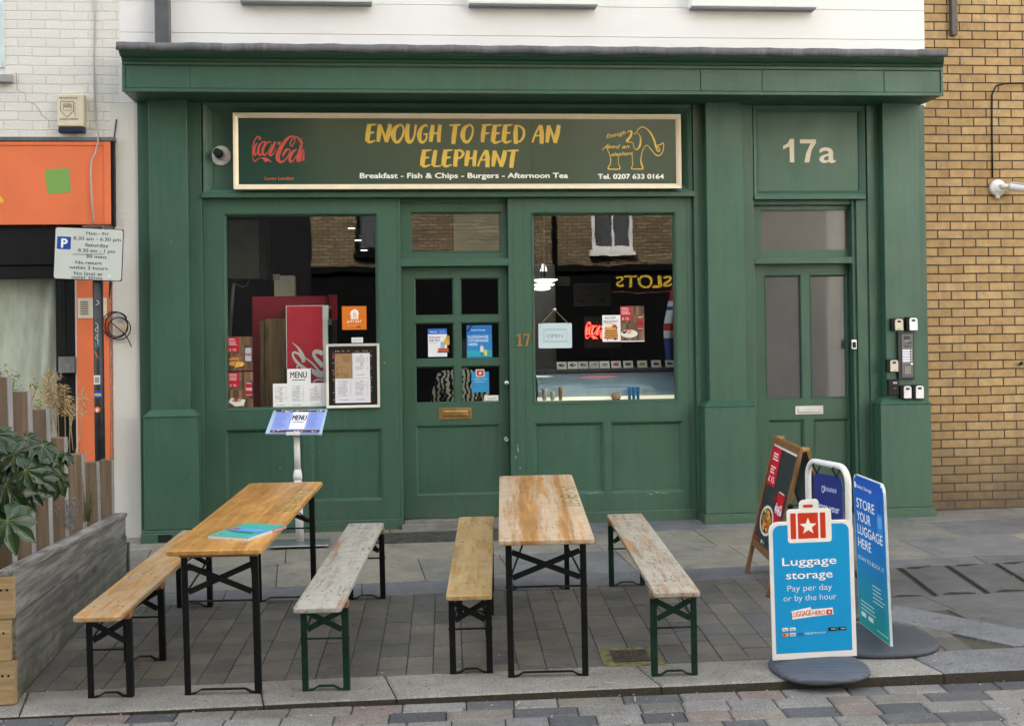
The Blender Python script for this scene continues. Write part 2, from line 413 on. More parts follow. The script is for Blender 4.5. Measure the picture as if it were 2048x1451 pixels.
class Print:
    STEP = .0005
    def __init__(s, O, U, V, N, base=.0006):        # O origin, U/V axis vectors per unit, N outward unit normal
        s.O, s.U, s.V, s.N = Vector(O), Vector(U), Vector(V), Vector(N); s.v = []; s.f = []; s.c = []; s.k = 0; s.base = base
    def _p(s, u, v): return tuple(s.O + s.U*u + s.V*v + s.N*(s.base + s.k*s.STEP))
    def layer(s): s.k += 1; return s
    def _col(s, c): return (*hx(c), 1) if isinstance(c, str) else (*c, 1)
    def faces(s, pts, fs, c):
        o = len(s.v); s.v += [s._p(*p) for p in pts]
        for f in fs: s.f.append(tuple(i+o for i in f)); s.c.append(s._col(c))
        return s
    def poly(s, pts, c): return s.faces(pts, [tuple(range(len(pts)))], c)
    def rect(s, u0, v0, u1, v1, c): return s.poly([(u0,v0),(u1,v0),(u1,v1),(u0,v1)], c)
    def rr(s, u0, v0, u1, v1, r, c):
        a, b, d, e = min(u0,u1), max(u0,u1), min(v0,v1), max(v0,v1); return s.poly(rrect(a, b, d, e, r), c)
    def ell(s, cx, cy, rx, ry, c, n=20): return s.poly([(cx+rx*math.cos(2*math.pi*i/n), cy+ry*math.sin(2*math.pi*i/n)) for i in range(n)], c)
    def blob(s, cx, cy, rx, ry, c, rg, n=12, j=.18): return s.poly([(cx+rx*(1+rg.uniform(-j,j))*math.cos(2*math.pi*i/n), cy+ry*(1+rg.uniform(-j,j))*math.sin(2*math.pi*i/n)) for i in range(n)], c)
    def stroke(s, pts, wd, c, smooth=6, closed=False):
        q = spline(pts, smooth, closed) if smooth else [np.array(p, float) for p in pts]
        N = len(q)
        if isinstance(wd, (list, tuple)):
            ws = [float(np.interp(i/(N-1), np.linspace(0, 1, len(wd)), wd)) for i in range(N)]
        else: ws = [wd]*N
        L = []; Rr = []
        for i in range(N):
            if closed: d = q[(i+1) % N]-q[i-1]
            else: d = q[min(i+1, N-1)]-q[max(i-1, 0)]
            l = np.hypot(*d[:2]) or 1; nx, ny = -d[1]/l, d[0]/l
            L.append((q[i][0]+nx*ws[i]/2, q[i][1]+ny*ws[i]/2)); Rr.append((q[i][0]-nx*ws[i]/2, q[i][1]-ny*ws[i]/2))
        fs = [(i, (i+1) % N, N+(i+1) % N, N+i) for i in range(N if closed else N-1)]
        return s.faces(L+Rr, fs, c)
    def text(s, body, u, v, h, c, al='c', bold=0., width=None, shear=0., rot=0., vs=-1):
        # (u, v) baseline anchor; h = capital height in units; vs=-1 when V points down
        if bold > 0:        # heavier weight: the same letters printed again a hair apart
            dd = bold*h/.73*.8
            if width: width -= 2*dd
            for du, dv in ((-dd, 0), (dd, 0), (0, dd*.7), (0, -dd*.7), (0, 0)):
                a2 = u+du+(dd if al == 'l' else -dd if al == 'r' else 0)
                s.text(body, a2, v+dv, h, c, al, 0., width, shear, rot, vs); s.k += .07
            s.k -= .35; return s
        vsx, fs, x0, x1 = text_mesh(body, bold, shear)
        sc = h/.73; sx = sc
        if width and x1 > x0: sx = width/(x1-x0)
        wd = (x1-x0)*sx
        off = {'c': -wd/2, 'l': 0, 'r': -wd}[al]
        ca, sa = math.cos(R(rot)), math.sin(R(rot)); pts = []
        for x, y in vsx:
            a = (x-x0)*sx+off; b = y*sc
            a, b = a*ca-b*sa, a*sa+b*ca
            pts.append((u+a, v+b*(-1 if vs < 0 else 1)))
        return s.faces(pts, fs, c)
    def lines(s, u0, v0, u1, n, dv, c, rg, h=.3):
        for i in range(n):
            e = u1-(u1-u0)*rg.uniform(0, .35)
            s.rect(u0, v0+i*dv, e, v0+i*dv+dv*h, c)
        return s
    def build(s, name, parent, mat=None):
        me = bpy.data.meshes.new(name); me.from_pydata(s.v, [], s.f)
        a = me.attributes.new('Col', 'FLOAT_COLOR', 'FACE'); a.data.foreach_set('color', [x for c in s.c for x in c])
        me.materials.append(mat or PRINT)
        # make every face look outward
        for p in me.polygons:
            if p.normal.dot(s.N) < 0: p.flip()
        me.update()
        o = bpy.data.objects.new(name, me); COL.objects.link(o)
        if parent is not None:
            o.parent = parent
            if parent.get('_w'): o.location = -parent.location
        return o
def px_print(px0, py0, px1, py1, Y, base=.0006):
    """printing plane facing the street at depth Y; units are the picture's own pixels measured from the sheet's corner, turned into metres"""
    mx, my = (px0+px1)/2, (py0+py1)/2
    a, b, z0, z1 = at(px0, my, Y).x, at(px1, my, Y).x, at(mx, py1, Y).z, at(mx, py0, Y).z
    su, sv = (b-a)/(px1-px0), (z1-z0)/(py1-py0)
    p = Print((a-px0*su, Y, z1+py0*sv), (su, 0, 0), (0, 0, -sv), (0, -1, 0), base)
    return p, (a, b, z0, z1), su
def X(px, py, Y=0.): return at(px, py, Y).x
def Z(px, py, Y=0.): return at(px, py, Y).z
def frect(px0, py0, px1, py1, Y):
    mx, my = (px0+px1)/2, (py0+py1)/2
    return X(px0, my, Y), X(px1, my, Y), Z(mx, py1, Y), Z(mx, py0, Y)
# ================================================================== SETTING: pavement, kerb, road
def m_stone(name, speck=.25, sc=160, rough=.8, dirt=.35):
    t = NT(name, rough, .35)
    c = t.attr()
    s1 = t.ramp(t.noise(sc, 3, .8), [(.3, (1-speck,)*3), (.7, (1+speck,)*3)])
    s2 = t.ramp(t.noise(5, 6, .65), [(.25, (.74, .74, .74)), (.75, (1.18, 1.17, 1.14))])
    c = t.mix(1.0, c, s1, 'MULTIPLY'); c = t.mix(1.0, c, s2, 'MULTIPLY')
    d = t.ramp(t.noise(1.6, 7, .7), [(.5, 0.0), (.75, 1.0)])
    c = t.mix(t.math('MULTIPLY', d, dirt), c, (.05, .046, .036))
    g = t.ramp(t.noise(17, 2, .5), [(.70, 0.0), (.72, 1.0)])
    c = t.mix(t.math('MULTIPLY', g, .6), c, (.03, .03, .03))
    g2_ = t.ramp(t.noise(11, 2, .5, t.co((1, 1, 1), (5, 3, 0))), [(.77, 0.0), (.78, 1.0)])
    c = t.mix(t.math('MULTIPLY', g2_, .5), c, (.42, .42, .40))
    t.i('Base Color', c)
    t.i('Roughness', t.ramp(t.noise(3, 4), [(.3, rough-.2), (.7, rough+.1)]))
    t.bump(t.math('ADD', t.noise(70, 4, .7), t.math('MULTIPLY', t.noise(6, 3), 1.5)), .22, .006)
    return t.m
STONE = m_stone('paving_stone', .24, 110, .75, .55); GRANITE = m_stone('granite', .55, 95, .75, .42)
rg = random.Random(3)
def jit(c, a=.10, rg=rg):
    k = 1+rg.uniform(-a, a); return (c[0]*k, c[1]*k, c[2]*k, 1)
class Tiles(MB):
    def __init__(s): super().__init__(); s.cols = []
    def quad(s, pts, col, mi=0, gap=.004, ch=.006, z=gz, dz=0, dep=.025, side=None):
        c = Vector((sum(p[0] for p in pts)/len(pts), sum(p[1] for p in pts)/len(pts)))
        n = len(pts); o = len(s.v)
        def inset(d):
            out = []
            for i in range(n):
                p0, p1, p2 = Vector(pts[i-1]), Vector(pts[i]), Vector(pts[(i+1) % n])
                a = (p1-p0).normalized(); b = (p2-p1).normalized()
                na, nb = Vector((-a.y, a.x)), Vector((-b.y, b.x))
                k = 1+na.dot(nb)
                out.append(p1 + (na+nb)*(d/max(k, .3)))
            return out
        tz = dz + rg.uniform(-.0015, .0015)
        for p in inset(gap): s.v.append((p.x, p.y, z(p.x, p.y)+dz-dep))
        for p in inset(gap): s.v.append((p.x, p.y, z(p.x, p.y)+tz-ch*.7))
        for p in inset(gap+ch): s.v.append((p.x, p.y, z(p.x, p.y)+tz))
        for i in range(n):
            j = (i+1) % n
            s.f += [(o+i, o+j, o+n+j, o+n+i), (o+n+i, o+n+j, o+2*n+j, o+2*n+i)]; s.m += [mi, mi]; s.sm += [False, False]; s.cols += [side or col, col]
        s.f.append(tuple(o+2*n+i for i in range(n))); s.m.append(mi); s.sm.append(False); s.cols.append(col)
    def sheet(s, x0, x1, y0, y1, col, z=gz, dz=0, mi=0, nx=1, ny=1):
        o = len(s.v)
        for pt in ((x0,y0),(x1,y0),(x1,y1),(x0,y1)): s.v.append((*pt, z(*pt)+dz))
        s.f.append((o,o+1,o+2,o+3)); s.m.append(mi); s.sm.append(False); s.cols.append(col)
def ky(x): return -4.16-.025*(x+1.815)          # kerb front edge
def kb(x): return ky(x)+.385
T = Tiles()
BED = (.075, .072, .052, 1); MOSS = (.05, .055, .02, 1)
T.sheet(-9, 10, -3.9, 1.2, BED, dz=-.012)
YT = [(.25, .235, .19), (.19, .195, .20), (.21, .205, .18), (.165, .17, .18), (.26, .25, .21)]
# flagstones by the shop
for (y0, y1) in ((-.42, .35), (-1.02, -.42), (-1.68, -1.02)):
    x = -5.2 + rg.uniform(0, .5)
    while x < 5.6:
        wd = rg.choice((.62, .75, .9, 1.05)); sk = -.06
        T.quad([(x+sk*y0, y0), (x+wd+sk*y0, y0), (x+wd+sk*y1, y1), (x+sk*y1, y1)], jit(rg.choice(YT), .08), gap=.003, ch=.004)
        x += wd
# granite band
x = -5.
while x < 2.7:
    wd = rg.uniform(.8, 1.2); x1 = min(x+wd, 2.72)
    T.quad([(x+.1, -2.05), (x1+.1, -2.05), (x1+.09, -1.68), (x+.09, -1.68)], jit((.15, .156, .168), .06), 1, .003, .004); x = x1
# small setts laid in columns running towards the shop
i = 0; x = -4.4
CT = [(.135, .130, .118), (.15, .143, .13), (.118, .117, .112), (.16, .148, .125), (.138, .13, .112)]
while x < 3.3:
    wd = rg.uniform(.145, .175); y = -2.05 - rg.uniform(0, .22); yp = -2.05
    sk = .05
    while yp > -3.86:
        yn = max(yp - rg.uniform(.19, .29), -3.95) if yp != -2.05 else y
        b0 = kb(x+.08)
        if yn < b0+.07: yn = b0
        X0 = x + sk*(yp+2.05); X1 = x+wd + sk*(yp+2.05); X0n = x + sk*(yn+2.05); X1n = x+wd + sk*(yn+2.05)
        if not (X0 > 2.62 and yn > -3.0 and yp < -1.6 and X0 > 2.72):
            T.quad([(X0n, yn+.003), (X1n, yn+.003), (X1, yp-.003), (X0, yp-.003)], jit(rg.choice(CT), .10), 0, .002, .0035)
        yp = yn
        if yn <= b0+1e-4: break
    x += wd
# big dark slabs and inset covers right of the signs
lx = [2.86, 3.22, 3.575, 3.93, 4.29, 4.65, 5.01]
for xa, xb in zip(lx, lx[1:]):
    T.quad([(xa+.02, -2.735), (xb-.02, -2.735), (xb+.065, -1.935), (xa+.105, -1.935)], jit((.115, .117, .12), .06), 0, .002, .004)
    for dx in (-.019, .007): T.quad([(xa+dx, -2.735), (xa+dx+.012, -2.735), (xa+dx+.097, -1.935), (xa+dx+.085, -1.935)], (.03, .031, .032, 1), 0, .0005, .001, dz=-.001, dep=.02)
    xm = (xa+xb)/2
    T.quad([(xm-.05, -1.965), (xm+.03, -1.995), (xm+.10, -1.95), (xm+.14, -1.94), (xm-.02, -1.94)], (.022, .023, .025, 1), 0, .001, .002, dz=.004, dep=.01)
    T.quad([(xm-.13, -2.73), (xm+.10, -2.73), (xm+.05, -2.70), (xm-.05, -2.68)], (.022, .023, .025, 1), 0, .001, .002, dz=.004, dep=.01)
x = 2.80
for wd in (.62, .9, .75, .8):
    T.quad([(x, -1.93), (x+wd, -1.93), (x+wd+.02, -1.68), (x+.02, -1.68)], jit((.15, .155, .165), .05), 0, .003, .004); x += wd
x = 2.72
for wd in (.62, .8, 1.0, .8):
    T.quad([(x+.2, -3.08), (x+wd+.2, -3.08), (x+wd+.15, -2.74), (x+.15, -2.74)], jit((.135, .135, .135), .06), 0, .003, .004); x += wd
T.quad([(3.05, -3.26), (3.51, -4.02+.13), (5.6, -4.0), (5.6, -3.6), (3.72, -3.58), (3.21, -2.9)][::1], (.17, .18, .195, 1), 1, .004, .004, dz=.004, dep=.02)
for xa in np.arange(3.3, 5.5, .62):
    T.quad([(xa+.25, -3.62), (xa+.87, -3.62), (xa+.82, -3.08), (xa+.2, -3.08)], jit((.12, .122, .125), .06), 0, .003, .004, dz=.001)
pavement = T.build('pavement', [STONE, GRANITE], cols=T.cols); tag(pavement, 'grey stone pavement of flagstones, setts and a granite band', None, None, 'structure')
del pavement['label']
K = Tiles()
x = -5.6; kx = [-5.6, -4.5, -3.3, -1.83, -.62, .05, 1.42, 2.93, 4.1, 5.3, 7]
for xa, xb in zip(kx, kx[1:]):
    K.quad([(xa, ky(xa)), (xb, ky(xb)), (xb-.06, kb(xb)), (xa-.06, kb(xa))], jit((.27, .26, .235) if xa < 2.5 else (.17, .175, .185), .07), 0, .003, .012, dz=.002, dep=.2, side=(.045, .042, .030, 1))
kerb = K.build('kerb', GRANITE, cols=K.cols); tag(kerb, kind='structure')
def rz(x, y):
    return gz(x, ky(x)) - .006 - .0090*(x+1.8) + .012*(y-ky(x))*(1 if y > -9 else 0) - (.0 if y > -9 else .05)
RD = Tiles()
RD.sheet(-40, 40, -15.2, -4.0, (.10, .098, .09, 1), z=lambda x, y: -.235 + (.004*max(-6, min(6, x))), dz=-.02)
RD.sheet(-9, 9, -7.6, -4.1, (.028, .026, .018, 1), z=rz, dz=-.012)
RC = [(.20, .195, .185), (.18, .18, .18), (.07, .073, .08), (.205, .172, .155), (.19, .172, .15), (.215, .21, .20), (.10, .104, .11), (.165, .16, .145), (.19, .188, .18)]
y0 = 0
for row in range(18):
    x = -4.6 + rg.uniform(0, .25); dpt = rg.uniform(.135, .16)
    while x < 5.6:
        wd = rg.uniform(.20, .34)
        a, b = ky(x)-.022-y0, ky(x+wd)-.022-y0
        sh = -.02*row
        RD.quad([(x+sh, a-dpt), (x+wd+sh, b-dpt), (x+wd+sh+.01, b), (x+sh+.01, a)], jit(rg.choice(RC), .10), 0, .003, .010, z=rz)
        x += wd
    y0 += dpt
road = RD.build('road', GRANITE, cols=RD.cols); tag(road, kind='structure')
gm = MB(); gm.add([(-300, -300, -.6), (300, -300, -.6), (300, 300, -.6), (-300, 300, -.6)], [(0, 1, 2, 3)])
ground = gm.build('ground', plain('earth', (.1, .095, .085), .9)); tag(ground, kind='structure')
op = MB(); op.box(-40, 40, -17.2, -14.9, -.4, -.12); fp = op.build('far_pavement', plain('far_paving', (.16, .16, .155), .8)); tag(fp, kind='structure')

# ------------------------------------------------------------------ the street's other side (seen mirrored in the panes)
BR_OPP = m_brick('stock_brick', (.33, .25, .15), (.17, .13, .08), (.085, .072, .055), ms=.012, bump=.9)
DARKF = plain('dark_shopfront_paint', (.004, .004, .0045), .8, spec=.1)
def opp_window(par, x0, x1, z0, z1, Y, mat=None):
    f = MB(); w_ = .07
    Y += .02; f.box(x0, x1, Y-.03, Y+.05, z1-w_, z1); f.box(x0, x1, Y-.03, Y+.05, z0, z0+w_*1.4)
    f.box(x0, x0+w_, Y-.03, Y+.05, z0+w_*1.4, z1-w_); f.box(x1-w_, x1, Y-.03, Y+.05, z0+w_*1.4, z1-w_)
    f.box((x0+x1)/2-.02, (x0+x1)/2+.02, Y-.02, Y+.03, z0+w_*1.4, z1-w_)
    zm = (z0+z1)/2+.1
    f.box(x0+w_, x1-w_, Y-.02, Y+.045, zm-.03, zm+.03)
    f.box(x0-.06, x1+.06, Y-.02, Y+.14, z0-.11, z0-.002)
    fr = f.build('window', mat or WHITEP, par)
    g = MB(); g.box(x0+.02, x1-.02, Y-.036, Y-.024, z0+.02, z1-.02); g.build('pane', DGREY, fr)
def opp_block(name, x0, x1, h, mat, label, wins, Y=-17):
    b = thing(name, label, 'building', ((x0+x1)/2, Y, -.12))
    m = MB(); m.box(x0, x1, Y-8, Y-.1, -.12, h); m.build('wall', mat, b)
    return b
bA = opp_block('brick_terrace', -1.5, 9.95, 13, BR_OPP, 'brown brick terrace with white sash windows over a dark slots arcade', [])
m = MB(); m.box(-1.5, 9.95, -17.1, -16.9, 3.12, 13); m.build('upper_wall', BR_OPP, bA)
m = MB(); m.box(-1.5, 9.95, -17.1, -16.78, 2.98, 3.12); m.box(-1.5, 9.95, -17.1, -16.9, -.12, 2.98); m.build('shopfront', DARKF, bA, .01)
for x0, x1 in ((-.55, .35), (4.6, 5.5), (7.4, 8.3)):
    for z0 in (3.42, 6.3): opp_window(bA, x0, x1, z0, z0+1.6, -16.88, DARKF if x0 < 0 else None)
m = MB(); m.tube([(3.75, -16.82, 3.1), (3.75, -16.82, 9)], .05, 8); m.build('downpipe', BLACK, bA)
p = Print((6.95, -16.899, 2.62), (-1, 0, 0), (0, 0, 1), (0, 1, 0), .004)
p.text('UR', 0, 0, .26, 'D8DCE4', 'l', .05, .5, vs=1); p.text('SLOTS', .58, 0, .26, 'D8B43A', 'l', .05, 1.25, vs=1); p.rect(-.1, -.12, 1.9, -.10, '6A3A34')
p.build('lettering', bA)
bB = opp_block('dark_clad_building', -16, -1.5, 13, plain('dark_cladding', (.014, .015, .016), .8, spec=.1), 'charcoal clad building left of the brick terrace across the street', [])
bC = opp_block('pale_rendered_building', 9.96, 24, 13, plain('pale_render', (.66, .64, .58), .8), 'pale rendered building right of the brick terrace across the street', [])
for x0 in (11.0, 13.4): opp_window(bC, x0, x0+1.1, 3.4, 5.0, -17.0)
# ================================================================== THE GREEN SHOP
shop = thing('shop_building', 'white rendered building with a dark green timber shopfront numbered 17 and 17a', 'building', (1.2, 0, 0))
ZC = Z(1062, 106, -.64)                    # underside of the lead
ZF1 = (Z(260, 120, -.5)+Z(1880, 137, -.5))/2; ZF0 = (Z(250, 184, -.5)+Z(1885, 192, -.5))/2
ZL1 = (Z(235, 83, -.66)+Z(1893, 97, -.66))/2; ZL0 = (Z(235, 99, -.66)+Z(1893, 115, -.66))/2
FX0, FX1 = X(244, 150, -.5), X(1886, 165, -.5)
LX0, LX1 = X(232, 90, -.66), X(1894, 105, -.66)
WX0, WX1 = X(238, 50), X(1849, 60)
# upper wall in rendered courses
m = MB(); m.box(WX0, WX1, .03, .3, ZF0, 11)
zs = [ZF0, Z(1100, 73), Z(1100, 13), 4.72, 5.2, 6, 8, 11]
for a, b in zip(zs, zs[1:]): m.box(WX0, WX1, 0, .0299, a+.0015, b-.0015)
m.build('upper_wall', WHITE_RENDER, shop, .002, 1)
m = MB(); m.box(X(224, 600, -.004), X(279, 600), -.004, .25, -.08, ZF0-.002); m.build('party_pier', STRIP_RENDER, shop, .004)
for (a, b, c) in ((478, 745, 4.), (937, 1197, 12), (1383, 1635, 15)):
    m = MB(); zb = Z(1067, 11, -.12); m.box(X(a, c, -.12), X(b, c, -.12), -.12, .01, zb+.012, zb+.16); m.build('window_sill', WHITE_RENDER, shop, .006)
    m = MB(); m.box(X(a, c, -.12)+.01, X(b, c, -.12)-.01, -.11, -.001, zb, zb+.0115); m.build('sill_drip', plain('grey_drip', (.22, .23, .24), .6), shop)
m = MB(); m.box(X(309, 40, -.14), X(338, 40, -.14), -.14, -.03, ZL1-.02, 7.5); m.build('downpipe', plain('grey_downpipe', (.085, .09, .095), .5), shop, .008)
# lead flashing: slightly uneven sheet with joints
LEAD = NT('lead_sheet', .55, .5)
c = LEAD.ramp(LEAD.noise(3, 5, .6), [(.3, (.07, .075, .08)), (.7, (.15, .155, .165))])
st = LEAD.ramp(LEAD.noise(16, 6, .7, LEAD.co((1, 1, .08))), [(.52, 0.0), (.72, 1.0)])
c = LEAD.mix(LEAD.math('MULTIPLY', st, .55), c, (.26, .25, .23)); st2 = LEAD.ramp(LEAD.noise(9, 6, .7, LEAD.co((1.6, 1, .06))), [(.5, 0.0), (.7, 1.0)])
c = LEAD.mix(LEAD.math('MULTIPLY', st2, .6), c, (.035, .033, .028)); LEAD.i('Base Color', c); LEAD.bump(LEAD.noise(12, 5), .3, .01)
m = MB(); P = []; N = 120
for i in range(N+1):
    x = LX0+(LX1-LX0)*i/N; k = .006*math.sin(i*.7)+.004*math.sin(i*1.9+1)
    jo = .008 if i % 29 in (0, 1) else 0
    P.append([(x, .01, ZL1+.07), (x, -.60, ZL1+.004+k*.4), (x, -.655-jo, ZL1-.006+k*.4), (x, -.664-jo+k*.3, (ZL0+ZL1)/2), (x, -.66-jo, ZL0+k*.6), (x, -.645, ZL0-.001+k*.6), (x, -.60, ZL0+.02)])
m.grid(P, 0, True, True)
m.build('lead_flashing', LEAD.m, shop)
# cornice cove
m = MB(); pr = [(0, ZL0+.012), (-.635, ZL0+.012), (-.625, ZL0-.01), (-.58, ZL0-.03), (-.53, ZF1+.02), (-.515, ZF1), (0, ZF1)]
n = len(pr); fl = lambda y: max(0, min(1, (-y-.515)/.12)); vs = [(FX0+(LX0+.012-FX0)*fl(y), y, z) for y, z in pr] + [(FX1+(LX1-.012-FX1)*fl(y), y, z) for y, z in pr]
m.add(vs, [tuple(range(n)), tuple(range(2*n-1, n-1, -1))] + [((i+1) % n, i, n+i, n+(i+1) % n) for i in range(n)])
m.build('cornice', GREEN, shop, .003)
m = MB(); m.box(FX0+.004, FX1-.004, -.488, 0.0, ZF0+.004, ZF1-.003)
m.build('fascia_box', GREEN, shop, .003)
m = MB(); m.box(FX0, FX1, -.506, -.4885, ZF1-.028, ZF1-.002); m.box(FX0, FX1, -.51, -.4885, ZF0, ZF0+.028)
m.box(FX0, FX0+.022, -.504, -.4885, ZF0+.029, ZF1-.029); m.box(FX1-.022, FX1, -.504, -.4885, ZF0+.029, ZF1-.029); m.build('fascia_trim', GREEN, shop, .003)
sx = [FX0+.026] + [X(q, 155, -.5) for q in (380, 1401, 1524, 1768)] + [FX1-.026]
for i, (a, b) in enumerate(zip(sx, sx[1:])):
    m = MB(); dz_ = (0, -.008, 0, .001, 0)[i]; m.box(a+.002, b-.003, -.4995-(0, 0, .003, 0, 0)[i], -.4885, ZF0+.0325, ZF1-.034+dz_); m.build('fascia_panel', GREEN, shop, .002)
ZS = ZF0+.006
# pilasters
def pilaster(bx, fx, px_, plx, ped_y, cap_y, pl_y, hole=False):
    zc0 = Z((px_[0]+px_[1])/2, ped_y, -.2); zc1 = Z((px_[0]+px_[1])/2, cap_y, -.15); zp = Z((plx[0]+plx[1])/2, pl_y, -.23)
    g0 = gz(X(px_[0], 1000), -.2)-.06
    m = MB(); m.box(X(bx[0], 500, -.04), X(bx[1], 500, -.04), -.04, .05, g0, ZS)
    root = m.build('pilaster', GREEN, shop, .004)
    m = MB(); fx0, fx1 = X(fx[0], 500, -.14), X(fx[1], 500, -.14); m.box(fx0, fx1, -.14, -.0405, zc1-.01, ZS); m.build('shaft', GREEN, root, .005)
    m = MB(); p0, p1 = X(px_[0], 920, -.2), X(px_[1], 920, -.2); m.box(p0, p1, -.2, -.0405, zp-.005, zc0)
    vs = [(p0, -.2, zc0), (p1, -.2, zc0), (p1, -.0405, zc0), (p0, -.0405, zc0), (p0+.05, -.142, zc1), (p1-.05, -.142, zc1), (p1-.05, -.0405, zc1), (p0+.05, -.0405, zc1)]
    m.box(p0-.006, p1+.006, -.207, -.0405, zc0+.0005, zc0+.012)
    vs = [(a, b, c+.0125) for a, b, c in vs]
    m.add(vs, [(3,2,1,0),(4,5,6,7),(0,1,5,4),(1,2,6,5),(2,3,7,6),(3,0,4,7)]); m.build('pedestal', GREEN, root, .005)
    m = MB(); q0, q1 = X(plx[0], 1060, -.23), X(plx[1], 1060, -.23); m.box(q0, q1, -.225, -.0405, g0, zp-.006); m.box(q0-.004, q1+.004, -.236, -.0405, g0, zp-.03); m.build('plinth', GREEN, root, .006)
    if hole:
        m = MB(); m.box(X(316, 1077, -.24), X(344, 1077, -.24), -.239, -.2362, Z(330, 1084, -.24), Z(330, 1069, -.24)); m.build('vent_hole', DARKV, root)
pilaster((277, 405), (299, 377), (287, 397), (282, 399), 834, 822, 1059, True)
pilaster((1389, 1509), (1415, 1488), (1411, 1511), (1411, 1513), 813, 803, 1026)
pilaster((1737, 1853), (1769, 1841), (1763, 1864), (1766, 1872), 808, 797, 1014)

def ring(m, x0, x1, z0, z1, w_, y_out, y_in, back=None):
    """mitred moulding: outer edge at y_out, inner edge at y_in"""
    back = max(y_out, y_in)+.012 if back is None else back
    o = [(x0, z0), (x1, z0), (x1, z1), (x0, z1)]; q = [(x0+w_, z0+w_), (x1-w_, z0+w_), (x1-w_, z1-w_), (x0+w_, z1-w_)]
    h = [(x0+w_*.45, z0+w_*.45), (x1-w_*.45, z0+w_*.45), (x1-w_*.45, z1-w_*.45), (x0+w_*.45, z1-w_*.45)]
    vs = [(a, back, b) for a, b in o] + [(a, y_out, b) for a, b in o] + [(a, y_out*.72+y_in*.28, b) for a, b in h] + [(a, y_in, b) for a, b in q] + [(a, back, b) for a, b in q]
    fs = []
    for L in range(4):
        for i in range(4):
            j = (i+1) % 4; fs.append((L*4+i, L*4+j, (L+1)*4+j, (L+1)*4+i))
    m.add(vs, fs)
def wall_with_holes(m, x0, x1, z0, z1, y0, y1, holes):
    """a board front at y0 with rectangular holes (x0, x1, z0, z1), cut as butted boxes"""
    xs = sorted({x0, x1, *[h[0] for h in holes], *[h[1] for h in holes]}); zz = sorted({z0, z1, *[h[2] for h in holes], *[h[3] for h in holes]})
    nx, nz = len(xs)-1, len(zz)-1
    solid = [[not any(h[0]-1e-6 <= xs[i] and xs[i+1] <= h[1]+1e-6 and h[2]-1e-6 <= zz[j] and zz[j+1] <= h[3]+1e-6 for h in holes) for j in range(nz)] for i in range(nx)]
    idx = {}
    def V(i, j, k):
        if (i, j, k) not in idx: idx[(i, j, k)] = len(m.v); m.v.append((xs[i], (y0, y1)[k], zz[j]))
        return idx[(i, j, k)]
    def F(*q): m.f.append(q); m.m.append(0); m.sm.append(False)
    S_ = lambda i, j: 0 <= i < nx and 0 <= j < nz and solid[i][j]
    for i in range(nx):
        for j in range(nz):
            if not solid[i][j]: continue
            F(V(i,j,0), V(i+1,j,0), V(i+1,j+1,0), V(i,j+1,0)); F(V(i,j,1), V(i,j+1,1), V(i+1,j+1,1), V(i+1,j,1))
            if not S_(i-1, j): F(V(i,j,1), V(i,j,0), V(i,j+1,0), V(i,j+1,1))
            if not S_(i+1, j): F(V(i+1,j,0), V(i+1,j,1), V(i+1,j+1,1), V(i+1,j+1,0))
            if not S_(i, j-1): F(V(i,j,1), V(i+1,j,1), V(i+1,j,0), V(i,j,0))
            if not S_(i, j+1): F(V(i,j+1,0), V(i+1,j+1,0), V(i+1,j+1,1), V(i,j+1,1))
G0 = -.09
# main bay
BX0, BX1 = X(405, 500, -.04)+.0005, X(1389, 500, -.04)-.0005
ZH = Z(900, 396)                                   # head of the glazed part
wl = frect(449, 426, 757, 818, 0); wr = frect(1065, 425, 1354, 805, 0)
wl = (wl[0], wl[1], Z(605, 818), Z(605, 427)); wr = (wr[0], wr[1], Z(1210, 805), Z(1210, 425))
dx0, dx1 = X(804, 700), X(1019, 700); ZDT = Z(910, 405); 
zd_bar0, zd_bar1 = Z(910, 532), Z(910, 517)
rl = [frect(452, 858, 608, 1003, 0), frect(624, 858, 765, 1001, 0)]
rr_ = [frect(1070, 845, 1208, 987, 0), frect(1222, 843, 1366, 984, 0)]
m = MB()
wall_with_holes(m, BX0, dx0, G0, ZH, 0, .07, [wl]+rl); m.build('window_surround', GREEN, shop, .004)
m = MB(); wall_with_holes(m, dx1, BX1, G0, ZH, 0, .07, [wr]+rr_); m.build('window_surround', GREEN, shop, .004)
for hs, sk in ((rl, (BX0, dx0, 1040)), (rr_, (dx1, BX1, 1020))):
    m = MB()
    for h in hs:
        m.box(h[0]-.02, h[1]+.02, .03, .05, h[2]-.02, h[3]+.02); ring(m, h[0]+.001, h[1]-.001, h[2]+.001, h[3]-.001, .022, .004, .026, .03)
    m.build('stall_riser_panel', GREEN, shop, .002)
    m = MB(); zt = Z((sk[0]*237+1024), sk[2]); m.box(sk[0], sk[1]-.001, -.022, -.0005, G0, zt); m.build('skirting', GREEN, shop, .006)
def window(h, par, name='shop_window', mat=GLASS, w_=.022, yo=-.006, yi=.03):
    m = MB(); ring(m, h[0], h[1], h[2], h[3], w_, yo, yi, yi+.03); f = m.build(name, GREEN, par, .002)
    m = MB(); m.box(h[0]+w_*.6, h[1]-w_*.6, yi+.006, yi+.012, h[2]+w_*.6, h[3]-w_*.6); m.build('pane', mat, f); return f
window(wl, shop); window(wr, shop)
# thin vertical joints where the stiles meet the posts
JNT = plain('joint_shadow_paint', (.018, .05, .032), .6)
for q in (797, 1030, 1377, 1050):
    m = MB(); m.box(X(q, 700, -.001)-.0015, X(q, 700, -.001)+.0015, -.0012, -.0002, G0+.2, ZH-.01); m.build('joint', JNT, shop)
